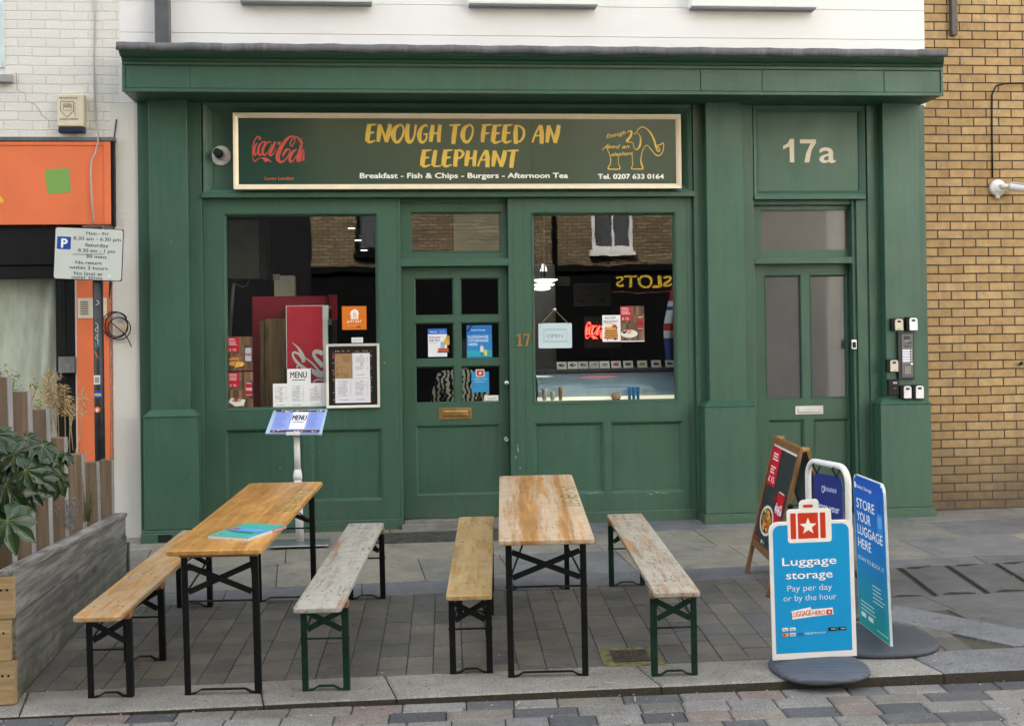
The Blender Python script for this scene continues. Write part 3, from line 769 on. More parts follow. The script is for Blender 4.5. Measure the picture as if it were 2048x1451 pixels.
# signboard panel over the bay
m = MB(); m.box(BX0, BX1, 0.0, .06, ZH+.0005, ZS); zi = Z(900, 222, -.02)
ring(m, BX0+.012, BX1-.012, ZH+.03, ZS-.004, .075, -.05, -.008, -.0005); m.box(BX0-.0, BX1, -.075, -.0005, ZH+.001, ZH+.042)
m.box(BX0+.0, BX1, -.058, -.0005, ZH+.0425, ZH+.052); m.build('sign_panel', GREEN, shop, .004)
# main door 17
def door(x0, x1, z0, z1, Y, panes, panels, name='door', mat=GREEN2, gl=GLASS, ybk=.05):
    m = MB(); wall_with_holes(m, x0, x1, z0, z1, Y, Y+ybk, panes+panels); d = m.build(name, mat, shop, .003)
    m = MB()
    for h in panels: m.box(h[0]-.01, h[1]+.01, Y+.022, Y+.035, h[2]-.01, h[3]+.01); ring(m, h[0]+.001, h[1]-.001, h[2]+.001, h[3]-.001, .02, Y+.003, Y+.018, Y+.022)
    m.build('panel', mat, d, .002)
    for h in panes:
        m = MB(); ring(m, h[0], h[1], h[2], h[3], .014, Y-.004, Y+.016, Y+.03); f = m.build('glazing_bead', mat, d, .0015)
        m = MB(); m.box(h[0]+.006, h[1]-.006, Y+.02, Y+.026, h[2]+.006, h[3]-.006); m.build('pane', gl, d)
    return d
YD = .085
m = MB(); m.box(dx0+.0005, dx1-.0005, -.003, .14, zd_bar0, zd_bar1); m.build('transom_bar', GREEN, shop, .004)
m = MB(); m.box(dx0+.0005, dx1-.0005, .0705, .15, ZDT, ZH+.05); m.build('door_head', GREEN, shop, .004)
m = MB(); m.box(dx0-.05, dx0-.0005, .0705, .18, G0, ZH); m.box(dx1+.0005, dx1+.05, .0705, .18, G0, ZH); m.build('door_jamb', GREEN, shop)
tw = frect(820, 424, 1003, 506, YD); m = MB(); wall_with_holes(m, dx0+.001, dx1-.001, zd_bar1+.001, ZDT-.001, YD-.02, YD+.03, [tw]); tf = m.build('transom_window', GREEN, shop, .003)
m = MB(); ring(m, tw[0], tw[1], tw[2], tw[3], .016, YD-.024, YD, YD+.01); m.build('glazing_bead', GREEN, tf, .002)
m = MB(); m.box(tw[0]+.005, tw[1]-.005, YD+.002, YD+.008, tw[2]+.005, tw[3]-.005); m.build('pane', GLASS, tf)
m = MB(); m.box(X(907, 465, YD+.03), tw[1]-.004, YD+.014, YD+.022, tw[2]+.004, tw[3]-.004); m.build('blind', plain('olive_blind', (.045, .055, .035), .7), tf)
pan = [frect(828 if i == 0 else 919.5, a, 908 if i == 0 else 1000, b, YD) for i in (0, 1) for a, b in ((555, 632), (644, 719), (731, 806))]
col = {}
for h in pan: pass
xa, xb, xc, xd = pan[0][0], pan[0][1], pan[3][0], pan[3][1]
pan = [(u0, u1, Z(915, b, YD), Z(915, a, YD)) for u0, u1 in ((xa, xb), (xc, xd)) for a, b in ((555, 632), (644, 719), (731, 806))]
lp = [(X(832, 920, YD), X(1001, 920, YD), Z(915, 990, YD), Z(915, 849, YD))]
ZG = Z(910, 1034, YD)
d17 = door(dx0+.004, dx1-.004, ZG, zd_bar0-.004, YD, pan, lp)
def knob(px, py, Y, r, par, name, mat):
    a = at(px, py, Y); m = MB(); M_ = Matrix.Translation(a) @ Matrix.Rotation(R(90), 4, 'X')
    m.lathe([(r*.9, 0), (r*.95, .004), (r*.35, .008), (r*.3, .03), (r*.85, .038), (r, .05), (r*.8, .062), (r*.2, .068)], 20, 0, M_); m.build(name, mat, par)
knob(1013, 765, YD, .026, d17, 'door_knob', CHROME)
a = at(1013, 878, YD); m = MB(); m.lathe([(.022, 0), (.022, .008), (.016, .010), (.012, .010), (.010, .006)], 20, 0, Matrix.Translation(a) @ Matrix.Rotation(R(90), 4, 'X')); m.build('lock', CHROME, d17)
h = frect(877, 815, 943, 838, YD); m = MB(); m.box(h[0], h[1], YD-.008, YD-.0005, h[2], h[3]); ring(m, h[0]+.035, h[1]-.035, h[2]+.022, h[3]-.022, .008, YD-.010, YD-.014, YD-.008); m.box(h[0]+.045, h[1]-.045, YD-.0125, YD-.008, h[2]+.032, h[3]-.032); m.build('letterbox', BRASS, d17, .002)
m = MB(); m.box(dx0+.004, dx1-.004, -.03, .2, G0, ZG-.006); m.box(dx0-.02, dx1+.02, -.06, -.023, G0, ZG-.03); m.build('door_step', plain('worn_stone', (.20, .19, .17), .8, var=.3), shop, .006)
# brass house number 17
p, hh, su = px_print(1030, 666, 1062, 693, -.001, .001)
for _ in range(4): p.layer()
m = MB()
def ser(m, pts, sc=su):
    m.prism([(X(1030, 680)+(a-1030)*sc, Z(1045, 692)+(692-b)*sc) for a, b in pts], -.008)
NB = [[(1032, 671), (1038, 667), (1041.5, 667), (1041.5, 688.5), (1044.5, 690), (1044.5, 692), (1033, 692), (1033, 690), (1036.5, 688.5), (1036.5, 672), (1032, 673)],
      [(1046, 674), (1047, 667), (1060, 667), (1060, 669.5), (1054.5, 692), (1049.5, 692), (1055.5, 671), (1050, 671), (1048, 674.5)]]
for q in NB: ser(m, q)
m.build('house_number', BRASS, shop)
# bay of door 17a
AX0, AX1 = X(1509, 500, -.04)+.0005, X(1737, 500, -.04)-.0005
ZA = Z(1620, 400); pA = X(1514, 600), X(1706, 600)
m = MB(); m.box(AX0, AX1, .0, .05, ZA+.0005, ZS); ring(m, AX0+.006, X(1727, 300), ZA+.03, ZS-.01, .05, -.04, -.008, -.0005); m.box(AX0, X(1727, 395), -.06, -.0005, ZA+.001, ZA+.035)
m.box(X(1727, 300)+.001, AX1, -.018, -.0005, ZA+.001, ZS); m.build('number_panel', GREEN, shop, .004)
p, hh, su = px_print(1560, 270, 1680, 330, -.001, .002)
NUM = 'D9CDB4'; p.poly([(1566, 299), (1566, 292), (1574, 288), (1580, 278), (1588, 278), (1588, 325), (1579, 325), (1579, 293)], NUM); p.poly([(1600, 279), (1632, 279), (1632, 286), (1623, 300), (1618, 325), (1608, 325), (1612, 306), (1621, 287), (1600, 287)], NUM)
p.text('a', 1638, 325, 47, NUM, 'l', .02, 33); p.build('house_number', shop)
YA = .10; ax0, ax1 = X(1512, 700, 0), X(1708, 700, 0)
m = MB(); m.box(AX0, ax0, .0, .16, G0, ZA); m.box(ax1, AX1, .004, .16, G0, ZA); m.box(ax1+.03, AX1, -.02, .0035, G0, ZA-.001)
m.box(ax0+.0005, ax1-.0005, .0, .16, Z(1610, 527), Z(1610, 514)); m.box(ax0+.0005, ax1-.0005, .02, .16, Z(1610, 409), ZA); m.build('door_frame', GREEN, shop, .004)
FROST = NT('frosted_glass', .35, .5); FROST.i('Base Color', FROST.ramp(FROST.noise(2.5, 4, .6, FROST.co((1, 1, .5))), [(.3, (.052, .054, .056)), (.7, (.085, .086, .086))])); FROST.b.inputs['Coat Weight'].default_value = .6; FROST.b.inputs['Coat Roughness'].default_value = .03
tw = frect(1521, 421, 1699, 500, YA); m = MB(); wall_with_holes(m, ax0+.001, ax1-.001, Z(1610, 514)+.001, Z(1610, 409)-.001, YA-.03, YA+.03, [tw]); tf = m.build('transom_window', GREEN, shop, .003)
m = MB(); m.box(tw[0]-.01, tw[1]+.01, YA-.008, YA+.0, tw[2]-.01, tw[3]+.01); m.build('pane', FROST.m, tf)
pan = [(X(a, 670, YA), X(b, 670, YA), Z(1610, 797, YA), Z(1610, 550, YA)) for a, b in ((1531, 1603), (1621, 1694))]
lp = [(X(a, 920, YA), X(b, 920, YA), Z(1610, 990, YA), Z(1610, 838, YA)) for a, b in ((1537, 1609), (1628, 1701))]
d17a = door(ax0+.003, ax1-.003, Z(1610, 1033, YA), Z(1610, 527, YA)-.004, YA, pan, lp, 'door', GREEN2, FROST.m)
h = frect(1590, 811, 1646, 828, YA); m = MB(); m.box(h[0], h[1], YA-.008, YA-.0005, h[2], h[3]); ring(m, h[0]+.02, h[1]-.02, h[2]+.014, h[3]-.014, .007, YA-.010, YA-.013, YA-.008); m.box(h[0]+.03, h[1]-.03, YA-.0115, YA-.008, h[2]+.022, h[3]-.022); m.build('letterbox', SILVER, d17a, .002)
h = frect(1702, 679, 1713, 698, -.0); m = MB(); m.box(h[0], h[1], -.012, .0035, h[2], h[3], 0); m.box(h[0]+.010, h[1]-.010, -.020, -.0125, h[2]+.012, h[3]-.02, 1); m.build('latch', [CHROME, BLACKM], shop, .004)
m = MB(); m.box(ax0, ax1, -.03, .25, G0, Z(1610, 1034, YA)-.004); m.build('door_step', plain('worn_stone', (.20, .19, .17), .8, var=.3), shop, .006)
# interior shell
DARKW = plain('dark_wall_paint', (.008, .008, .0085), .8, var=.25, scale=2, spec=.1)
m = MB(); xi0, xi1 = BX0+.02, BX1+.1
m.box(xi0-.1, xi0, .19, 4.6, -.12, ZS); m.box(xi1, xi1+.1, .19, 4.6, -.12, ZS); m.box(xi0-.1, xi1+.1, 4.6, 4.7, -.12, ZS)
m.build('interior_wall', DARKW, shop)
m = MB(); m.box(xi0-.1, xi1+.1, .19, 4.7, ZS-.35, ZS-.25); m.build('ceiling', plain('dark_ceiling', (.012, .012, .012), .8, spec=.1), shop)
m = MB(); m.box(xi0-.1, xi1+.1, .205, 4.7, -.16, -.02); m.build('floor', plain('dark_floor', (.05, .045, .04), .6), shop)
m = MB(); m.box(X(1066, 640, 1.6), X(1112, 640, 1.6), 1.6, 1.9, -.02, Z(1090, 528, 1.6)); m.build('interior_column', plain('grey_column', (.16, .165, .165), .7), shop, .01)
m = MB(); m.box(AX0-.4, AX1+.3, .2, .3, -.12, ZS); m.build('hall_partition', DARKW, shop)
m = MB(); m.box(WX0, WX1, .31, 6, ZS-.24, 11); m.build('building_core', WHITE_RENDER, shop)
m = MB(); m.tube([GP(-1.235, -.09, -.04), GP(-1.235, -.09, .235)], .030, 12); m.lathe([(.038, 0), (.038, .02), (.03, .03)], 14, 0, Matrix.Translation(GP(-1.235, -.09, .20))); m.tube([GP(-1.20, -.09, .22), GP(-1.155, -.08, .21), GP(-1.14, -.06, .14), GP(-1.15, -.03, .10)], .022, 10); m.build('standpipe', GREEN, shop)

# chips in the old paint along the ledges
rc_ = random.Random(4); p = Print((0, -.0008, 0), (1, 0, 0), (0, 0, 1), (0, -1, 0), .0004)
for px, py, w_, h_ in ((1320, 984.5, 34, 2.2), (1300, 987, 10, 1.4), (1180, 986, 18, 1.2), (1192, 984, 8, 1), (1036, 895, 2, 12), (1032, 915, 1.5, 8), (1041, 935, 3, 3), (1050, 1006, 3, 2), (1068, 1016, 2.4, 3.2), (1030, 960, 1.5, 22), (640, 905, 2, 1), (770, 725, 5, .8), (560, 935, 2, 1.5)):
    n = 3+int(max(w_, h_)/5)
    for _ in range(n):
        a = at(px+rc_.uniform(-.5, .5)*w_, py+rc_.uniform(-.5, .5)*h_, 0); k = .0042
        p.blob(a.x, a.z, k*max(.8, w_/n*.55), k*max(.5, min(h_, h_/n*1.6)*.5), rc_.choice(('B9B8A6', 'A8A894', 'C9C6B2')), rc_, 8, .4)
p.build('paint_chip', shop, PRINT_M)
# ================================================================== NEIGHBOURS
WB = m_brick('painted_white_brick', (.80, .78, .72), (.76, .74, .68), (.71, .69, .63), .225, .075, .007, .55, True)
ORANGE = plain('orange_paint', (.80, .19, .07), .45, var=.06, scale=3)
lb = thing('white_brick_building', 'white painted brick building with an orange shopfront left of the green shop', 'building', (-3.2, 0, 0))
m = MB(); m.box(-16, X(224, 150)-.0005, .0, 3, Z(110, 455), 11); m.box(X(224, 150)-.001, WX0-.0005, .002, 3, ZF0, 11); m.box(X(156, 700), X(224, 600)-.0005, .02, .3, -.2, Z(110, 455)-.0005); m.build('wall', WB, lb)
ox1 = X(221, 365, -.07)
m = MB(); m.box(-9, ox1, -.07, -.0005, Z(110, 449, -.07), Z(110, 283, -.07)); fa = m.build('fascia', ORANGE, lb, .004)
m = MB(); m.box(-9, ox1-.05, -.078, -.0705, Z(110, 291, -.07), Z(110, 283, -.07)-.002); m.box(ox1-.05, ox1+.004, -.082, -.0705, Z(110, 449, -.07), Z(110, 283, -.07)-.002); m.build('fascia_trim', ORANGE, fa, .003)
p, hh, su = px_print(0, 283, 221, 449, -.0703, .0006)
p.poly([(89, 344), (92, 339), (137, 336), (142, 381), (138, 385), (97, 388), (94, 385)], '7FA85A'); p.build('green_square', fa, PRINT_M); p, hh, su = px_print(0, 283, 221, 449, -.0703, .0006)
p.poly([(-30, 420), (-20, 388), (-5, 386), (8, 400), (6, 405), (-10, 408)], 'E8B83E'); p.build('yellow_shape', fa, PRINT_M)
m = MB(); m.box(-9, X(229, 275, -.085), -.088, -.0005, Z(110, 282, -.08), Z(110, 274, -.08)); m.build('flashing', LEAD.m, lb, .004)
m = MB(); m.box(ox1+.0045, X(229, 365, -.06), -.066, -.0005, Z(110, 452, -.07), Z(110, 282, -.07)); m.build('fascia_end', BLACK, lb, .003)
m = MB(); m.box(-9, X(165, 500), -.02, .2, Z(80, 530), Z(80, 449, -.07)-.002); m.box(-9, X(164, 540), .0, .2, Z(80, 556), Z(80, 530)-.001); m.build('shutter_box', BLACK, lb, .006)
m = MB(); m.box(X(110, 700), X(151, 700), .03, .2, -.2, Z(130, 556)-.001); m.box(X(118, 700), X(130, 700), .022, .0295, -.2, Z(130, 556)-.001); m.build('door_frame', BLACK, lb, .006)
m = MB(); m.box(X(151, 700)+.0005, X(156, 700)-.0005, -.005, .2, -.2, Z(150, 556)); m.build('jamb_strip', STRIP_RENDER, lb)
m = MB(); m.box(X(156, 740), X(220, 740), -.03, .0195, Z(190, 925), Z(190, 545)); m.build('pier_panel', ORANGE, lb, .004)
m = MB(); m.box(X(156, 740), X(221, 740), -.012, .0195, -.2, Z(190, 925)-.0005); m.build('pier_base', STRIP_RENDER, lb, .004)
h = frect(155.5, 596, 214, 636, -.03); m = MB(); m.box(h[0], h[1], -.036, -.0305, h[2], h[3]); vt = m.build('vent_plate', plain('cream_vent', (.72, .66, .5), .5), lb, .002)
m = MB()
for i in range(8):
    z = h[2]+.03+i*.0145; m.box(h[0]+.022, h[0]+.085, -.0375, -.0362, z, z+.006)
m.build('vent_slot', DARKV, vt)
h = frect(118, 713, 150, 745, -.01); m = MB(); m.box(h[0], h[1], -.03, .0215, h[2], h[3]); m.tube([(h[0]+.02, -.035, h[2]), (h[0]+.02, -.035, h[2]-.05), (h[0]-.01, -.035, h[2]-.05), (h[0]-.01, -.035, h[2]+.01)], .004, 6); m.build('lock_plate', plain('galvanised', (.30, .30, .29), .45, .7, .3, 12), lb, .004)
# window with hanging plastic dust sheet
m = MB(); P = []
for i in range(61):
    row = []
    x = -4.6 + (X(112, 700, .12)+.02+4.6)*i/60
    for j in range(41):
        t = j/40; z = Z(50, 556)-t*1.75
        row.append((x, .15 + .018*math.sin(x*26+t*5+3*math.sin(x*7))*min(1, .25+t) + .01*math.sin(x*61+t*11) - .02*t, z))
    P.append(row)
m.grid(P, 0, True)
SHEET = NT('plastic_dust_sheet', .28, .5); SHEET.i('Base Color', SHEET.ramp(SHEET.noise(3.5, 6, .65, SHEET.co((1.5, 1, .5))), [(.3, (.44, .43, .375)), (.7, (.84, .81, .70))])); SHEET.bump(SHEET.noise(9, 6, .7, SHEET.co((2, 1, .35))), .5, .02)
sh = m.build('dust_sheet', SHEET.m, lb)
m = MB(); m.box(-9, X(110, 700)-.0005, .06, .068, -.1, Z(50, 556)-.001); m.build('shop_window', GLASS, lb)
m = MB(); m.box(-9, X(150, 700), .35, .45, -.2, Z(80, 449)); m.build('inner_wall', plain('shop_dark', (.05, .05, .045), .8), lb)
m = MB(); m.box(-9, X(24, 150, -.05), -.06, .02, Z(10, 164, -.06), Z(10, 148, -.06)); m.build('window_sill', plain('grey_sill', (.33, .33, .33), .7), lb, .008)
m = MB(); m.box(-9, X(9, 70), -.012, .0, Z(10, 136), 8); m.build('window', plain('pale_blue_window', (.62, .74, .74), .3), lb, .004)
# long crack under the sill
p, hh, su = px_print(20, 140, 120, 280, 0, .0015)
p.stroke([(33, 146), (35, 180), (50, 187), (52, 203), (68, 207), (80, 222), (84, 232), (96, 238), (98, 258)], [1.2, .8, 1.3, .6], '8A8274', 0); p.build('wall_crack', lb, PRINT_M)
YB = m_brick('yellow_brick', (.56, .395, .20), (.45, .30, .14), (.065, .052, .040), .232, .0765, .0058, .8, soot=True)
rb = thing('yellow_brick_building', 'yellow brick building with dark mortar right of the green shop', 'building', (6.6, 0, 0))
m = MB(); m.box(X(1852, 500)+.001, 14, .012, 3, -.25, 11); m.build('wall', YB, rb)
# ================================================================== THINGS ON THE WALLS
sg = thing('shop_sign', 'long dark green shop sign in a pale gold frame over the door', 'sign', (.1, -.1, 2.9))
h = frect(466.5, 227.5, 1361.5, 378, -.12)
m = MB(); m.box(h[0]+.01, h[1]-.01, -.115, -.0765, h[2]+.01, h[3]-.01)
SGM = NT('gloss_green_panel', .10, .6); SGM.i('Base Color', (.011, .052, .032)); SGM.i('Roughness', SGM.ramp(SGM.noise(1.2, 3), [(.3, .12), (.7, .22)]))
SGM.b.inputs['Coat Weight'].default_value = .55; SGM.b.inputs['Coat Roughness'].default_value = .12; SGM.b.inputs['Coat IOR'].default_value = 1.4
SGM.bump(SGM.noise(1.6, 2), .08, .02)
m.build('panel', SGM.m, sg)
m = MB(); ring(m, h[0], h[1], h[2], h[3], .042, -.136, -.122, -.077); fr_ = m.build('frame', GOLDF, sg, .002)
p, hh, su = px_print(466.5, 227.5, 1361.5, 378, -.115, .0006)
p.rect(1057, 240, 1057.8, 368, '0A1C12')
p.build('seam', sg, PRINT_M); NEWP = lambda: px_print(466.5, 227.5, 1361.5, 378, -.115, .0006)[0]; p = NEWP()
GOLD = 'DDBA50'
# hand-brushed capitals, drawn from the strokes of the letters (unit box, v up)
def brush(p, s, u0, u1, vtop, vbot, c, slant=.10):
    H = vbot-vtop
    GL = {
     'E': (.62, [([(.20,1.0),(.15,.5),(.12,.06)], [.20,.25,.22]), ([(.16,.95),(.40,.96),(.62,.99)], [.10,.10,.06]), ([(.2,.53),(.38,.54),(.52,.56)], [.10,.10,.06]), ([(.12,.05),(.32,.03),(.60,.12)], [.12,.12,.06])]),
     'N': (.86, [([(.18,.98),(.16,.5),(.12,.04)], [.20,.24,.16]), ([(.20,.98),(.40,.55),(.62,.04)], [.10,.12,.16]), ([(.80,1.0),(.72,.5),(.62,.02)], [.20,.25,.16])]),
     'O': (.78, [([(.50,.97),(.22,.78),(.12,.42),(.24,.08),(.46,.05),(.68,.36),(.72,.76),(.56,.96),(.42,.93)], [.10,.20,.26,.16,.14,.10,.09,.10,.07])]),
     'U': (.70, [([(.18,1.0),(.12,.5),(.22,.08),(.42,.06),(.58,.4),(.64,.96)], [.20,.25,.22,.14,.10,.12])]),
     'G': (.70, [([(.62,.86),(.48,.95),(.24,.76),(.14,.40),(.24,.06),(.42,.04),(.58,.22),(.58,.46)], [.08,.10,.18,.24,.16,.12,.09,.08]), ([(.38,.45),(.52,.47),(.66,.47)], [.05,.08,.07])]),
     'H': (.74, [([(.20,.95),(.16,.5),(.12,.04)], [.18,.24,.18]), ([(.16,.48),(.40,.50),(.62,.54)], [.08,.09,.08]), ([(.64,.97),(.60,.5),(.60,.02)], [.18,.20,.18])]),
     'T': (.72, [([(.04,.95),(.36,.95),(.72,.98)], [.06,.12,.08]), ([(.42,.95),(.36,.5),(.32,-.06)], [.20,.24,.20])]),
     'F': (.62, [([(.22,.95),(.16,.5),(.14,.02)], [.18,.23,.18]), ([(.06,.94),(.35,.95),(.66,.98)], [.08,.10,.06]), ([(.2,.5),(.38,.51),(.54,.53)], [.08,.09,.05])]),
     'D': (.76, [([(.20,1.0),(.18,.5),(.22,-.04)], [.16,.24,.20]), ([(.12,.94),(.42,.92),(.66,.72),(.68,.4),(.50,.12),(.20,.06)], [.06,.09,.14,.13,.10,.08])]),
     'A': (.80, [([(.05,.02),(.20,.45),(.48,.97)], [.10,.10,.12]), ([(.52,.97),(.60,.5),(.62,-.04)], [.18,.24,.20]), ([(.16,.36),(.36,.40),(.58,.42)], [.06,.08,.08])]),
     'L': (.58, [([(.22,.98),(.16,.5),(.12,.06)], [.18,.22,.20]), ([(.12,.04),(.34,.03),(.58,.05)], [.10,.08,.06])]),
     'P': (.66, [([(.20,1.0),(.18,.5),(.16,.0)], [.18,.23,.20]), ([(.14,.92),(.40,.96),(.60,.80),(.50,.56),(.22,.46)], [.08,.11,.15,.11,.07])]),
     ' ': (.36, [])}
    tot = sum(GL[ch][0] for ch in s) + .03*len(s); k = (u1-u0)/tot; u = u0
    r_ = random.Random(5)
    for ch in s:
        wd, st = GL[ch]; dv = r_.uniform(-.02, .02)
        for pts, ws in st:
            p.stroke([(u+(x+slant*(y-.5)*.6)*k, vbot-(y+dv)*H) for x, y in pts], [w_*k*1.18 for w_ in ws], c, 5)
            p.k += .12
        u += (wd+.03)*k
brush(p, 'ENOUGH TO FEED AN', 725, 1114, 249, 286, GOLD)
brush(p, 'ELEPHANT', 833, 1030, 300, 334, GOLD)
p.build('title_lettering', sg, PRINT_G); p = NEWP()
p.text('Breakfast - Fish & Chips - Burgers - Afternoon Tea', 921, 356, 10.5, 'F2F2EE', 'c', .05, 417)
p.build('tagline', sg, PRINT_G); p = NEWP(); p.text('Tel. 0207 633 0164', 1258, 358, 10, 'F2F2EE', 'c', .055, 136)
p.build('phone_number', sg, PRINT_G); p = NEWP(); p.text('Loves London', 555, 359, 6.4, 'D8623E', 'c', .014, 56); p.build('slogan', sg, PRINT_G); p = NEWP(); p.k = 3
def logo(p, c, tx, w=1.):
    S_ = lambda pts, ws, cl=False: (p.stroke([tx(*q) for q in pts], [x*w for x in ws] if isinstance(ws, list) else ws*w, c, 5, cl), setattr(p, 'k', p.k+.1))
    S_([(330,372),(345,320),(300,288),(250,330),(195,450),(168,620),(166,760),(190,850),(222,878),(280,832),(350,800)], [60,50,30,26,30,20,18,26,34,20,14])
    p.poly([tx(*q) for q in [(340,800),(430,785),(500,795),(560,840),(635,908),(545,878),(500,880),(458,905),(430,850),(385,812)]], c)
    S_([(290,440),(228,520),(205,640),(222,735),(262,690),(288,560)], [24,48,52,40,16,12])
    S_([(458,500),(455,425),(400,425),(325,520),(300,640),(335,735),(430,650)], [30,50,30,55,60,40,14])
    S_([(610,425),(520,430),(430,540),(405,650),(445,735),(540,640),(620,470)], [24,40,60,60,44,16,20])
    S_([(705,410),(640,560),(570,690),(595,742),(660,690),(718,572)], [50,66,66,50,24,14])
    p.poly([tx(*q) for q in [(770,420),(838,408),(812,485),(745,482)]], c)
    S_([(1165,300),(1100,278),(1000,330),(880,480),(785,660),(755,800),(800,885),(860,892),(945,830),(1015,730),(1050,630),(1010,588),(950,620),(890,720),(868,772)], [20,30,56,84,104,100,64,44,30,28,26,26,60,46,10])
    S_([(1130,315),(1065,420),(1058,490),(1095,516),(1150,430),(1168,330)], 24, True)
    S_([(1165,278),(1240,318),(1300,400),(1355,440)], [20,40,60,30])
    S_([(1215,600),(1120,650),(1045,790),(1055,890),(1130,850),(1205,730)], [20,56,66,50,26,20])
    S_([(1330,320),(1300,540),(1230,770),(1235,880),(1300,800),(1345,450)], [12,50,66,56,16,12])
    S_([(1378,590),(1310,700),(1275,850),(1330,830),(1375,640),(1362,872)], [20,50,50,20,24,36])
logo(p, 'C9584E', lambda x, y: (490+x/12.09, 250+y/12.09), 1/12.09)
# fine dark sprig drawn behind the logo
p.k = .2
for st in ([(540,252),(548,275),(556,300),(566,325),(572,348)], [(548,275),(538,270),(534,280)], [(556,262),(562,280),(555,300)], [(560,268),(572,262),(578,267)], [(536,300),(546,318),(556,332)], [(572,348),(576,326),(582,322)], [(562,312),(572,290),(578,270)]):
    p.stroke(st, .7, '21382A', 4)
p.build('drinks_logo', sg, PRINT_G); p = NEWP()
# elephant line drawing (zoomed picture coordinates)
ev = lambda pts: [(1180+x/11.16, 240+y/11.16) for x, y in pts]
for pts, ws in (([(1000,300),(970,320),(965,285),(1010,262),(1060,190),(1150,145),(1250,190),(1340,290),(1410,430),(1450,570),(1485,680),(1530,695),(1540,640),(1485,570),(1560,545),(1625,505),(1625,640),(1590,740),(1510,795),(1430,760),(1330,640),(1240,560),(1160,650),(1110,830),(1110,960),(1145,1070),(1120,1095),(900,1095),(890,1060),(912,1000),(908,900),(905,780)], [12,12,14,14,18,20,26,36,40,36,26,22,20,20,24,22,18,22,24,20,16,16,18,30,38,26,20,20,16,14,14]),
                ([(1010,262),(1080,330),(1105,430),(1090,560),(1040,640),(990,655),(945,600),(930,520),(880,490),(800,490)], [12,16,36,44,26,16,14,14,16,18]),
                ([(800,280),(850,235),(900,260),(870,360),(800,450),(800,490)], [14,26,44,56,56,40]),
                ([(235,690),(250,630),(320,570)], [10,14,8]), ([(325,600),(350,680),(390,770),(412,880),(400,980),(350,1070),(380,1098),(600,1098),(620,1060),(590,980),(585,830)], [14,16,16,18,18,22,24,24,20,16,14])):
    p.stroke(ev(pts), [x/11.16 for x in ws], GOLD, 5); p.k += .1
for s_, u, v, hgt, rot, wd in (('Enough', 1229, 272, 8.5, 12, 41), ('feed an', 1231, 296.5, 8.5, 0, 50), ('elephant', 1241, 311, 8, 4, 46)):
    p.text(s_, u, v, hgt, GOLD, 'c', .02, wd, .35, rot)
p.build('elephant_drawing', sg, PRINT_G)

def camera_thing(name, label, a, r, body):
    t = thing(name, label, 'camera', tuple(a)); return t
a = at(441, 310, -.05); t = thing('security_camera', 'round pale camera with a black lens barrel beside the shop sign', 'camera', tuple(a))
Mx = Matrix.Translation((a.x, 0, a.z)) @ Matrix.Rotation(R(90), 4, 'X')
m = MB(); m.lathe([(.082, -.001), (.083, .008), (.07, .016), (.05, .018), (.045, .03), (.03, .035)], 28, 0, Mx); m.build('base_ring', plain('pale_grey_plastic', (.82, .82, .79), .45), t)
m = MB(); b0 = Vector((a.x, -.03, a.z)); b1 = Vector((a.x-.018, -.14, a.z+.012)); m.tube([b0, b0.lerp(b1, .5), b1], [.036, .036, .034], 20); m.tube([b0.lerp(b1, .1), b0.lerp(b1, .35)], [.043, .043], 20, 1); m.build('barrel', [BLACKM, GREYP], t)
m = MB(); m.tube([b1, b1+(b1-b0)*.03], [.026, .026], 18); m.build('lens', PRINT_G and plain('lens_glass', (.02, .022, .028), .08), t)
a = at(1994, 376, -.0); t = thing('security_camera', 'white bullet camera on a round base on the yellow brick wall', 'camera', tuple(a))
Mx = Matrix.Translation((a.x, .012, a.z)) @ Matrix.Rotation(R(90), 4, 'X')
m = MB(); m.lathe([(.072, -.001), (.074, .03), (.068, .045), (.04, .05), (.03, .07)], 28, 0, Mx); m.tube([(a.x-.005, -.02, a.z-.07), (a.x-.005, -.02, a.z-.095)], .018, 10)
for k in range(6): m.lathe([(.005, .044), (.005, .049)], 6, 0, Matrix.Translation((a.x+.055*math.cos(k*1.05+.3), .012, a.z+.055*math.sin(k*1.05+.3))) @ Matrix.Rotation(R(90), 4, 'X'))
m.build('base', WHITEP, t)
m = MB(); p0 = Vector((a.x+.0, -.06, a.z+.005)); p1 = Vector((a.x+.06, -.10, a.z+.005)); p2 = Vector((a.x+.215, -.17, a.z-.03)); d = (p2-p1).normalized()
m.tube([p0, p1], .022, 12); m.tube([p1, p1+d*.012, p2-d*.01, p2], [.030, .036, .038, .036], 20); m.bar(p1+d*.02+Vector((0, 0, .036)), p2+d*.03+Vector((0, 0, .036)), .07, .006); m.build('body', WHITEP, t)
m = MB(); m.tube([p2+d*.0005, p2+d*.003], .030, 18); m.build('lens', BLACKM, t)
tag(MB().tube([at(2060, 166, .004), at(2010, 167, .004), at(1992, 172, .004), at(1984, 190, .004), at(1984, 250, .004), at(1985, 355, .004)], .007, 8).build('cable', BLACKM), 'dark cable bending over the yellow brick down to the white camera', 'cable')
tag(MB().box(X(1904, 30, -.05), X(1916, 30, -.05), -.045, .011, Z(1910, 70, -.05), 8).build('pipe_stub', plain('weathered_brown_metal', (.10, .08, .07), .5, .3, .4, 10), None, .006), 'short rusty vertical channel at the top of the yellow brick wall', 'pipe')
tag(MB().tube([at(2040, 728, .012), at(2042, 727, -.03), at(2043, 726, -.055)], [.012, .012, .016], 10).build('wall_bolt', BLACKM), 'dark bolt sticking out of the yellow brick wall', 'bolt')
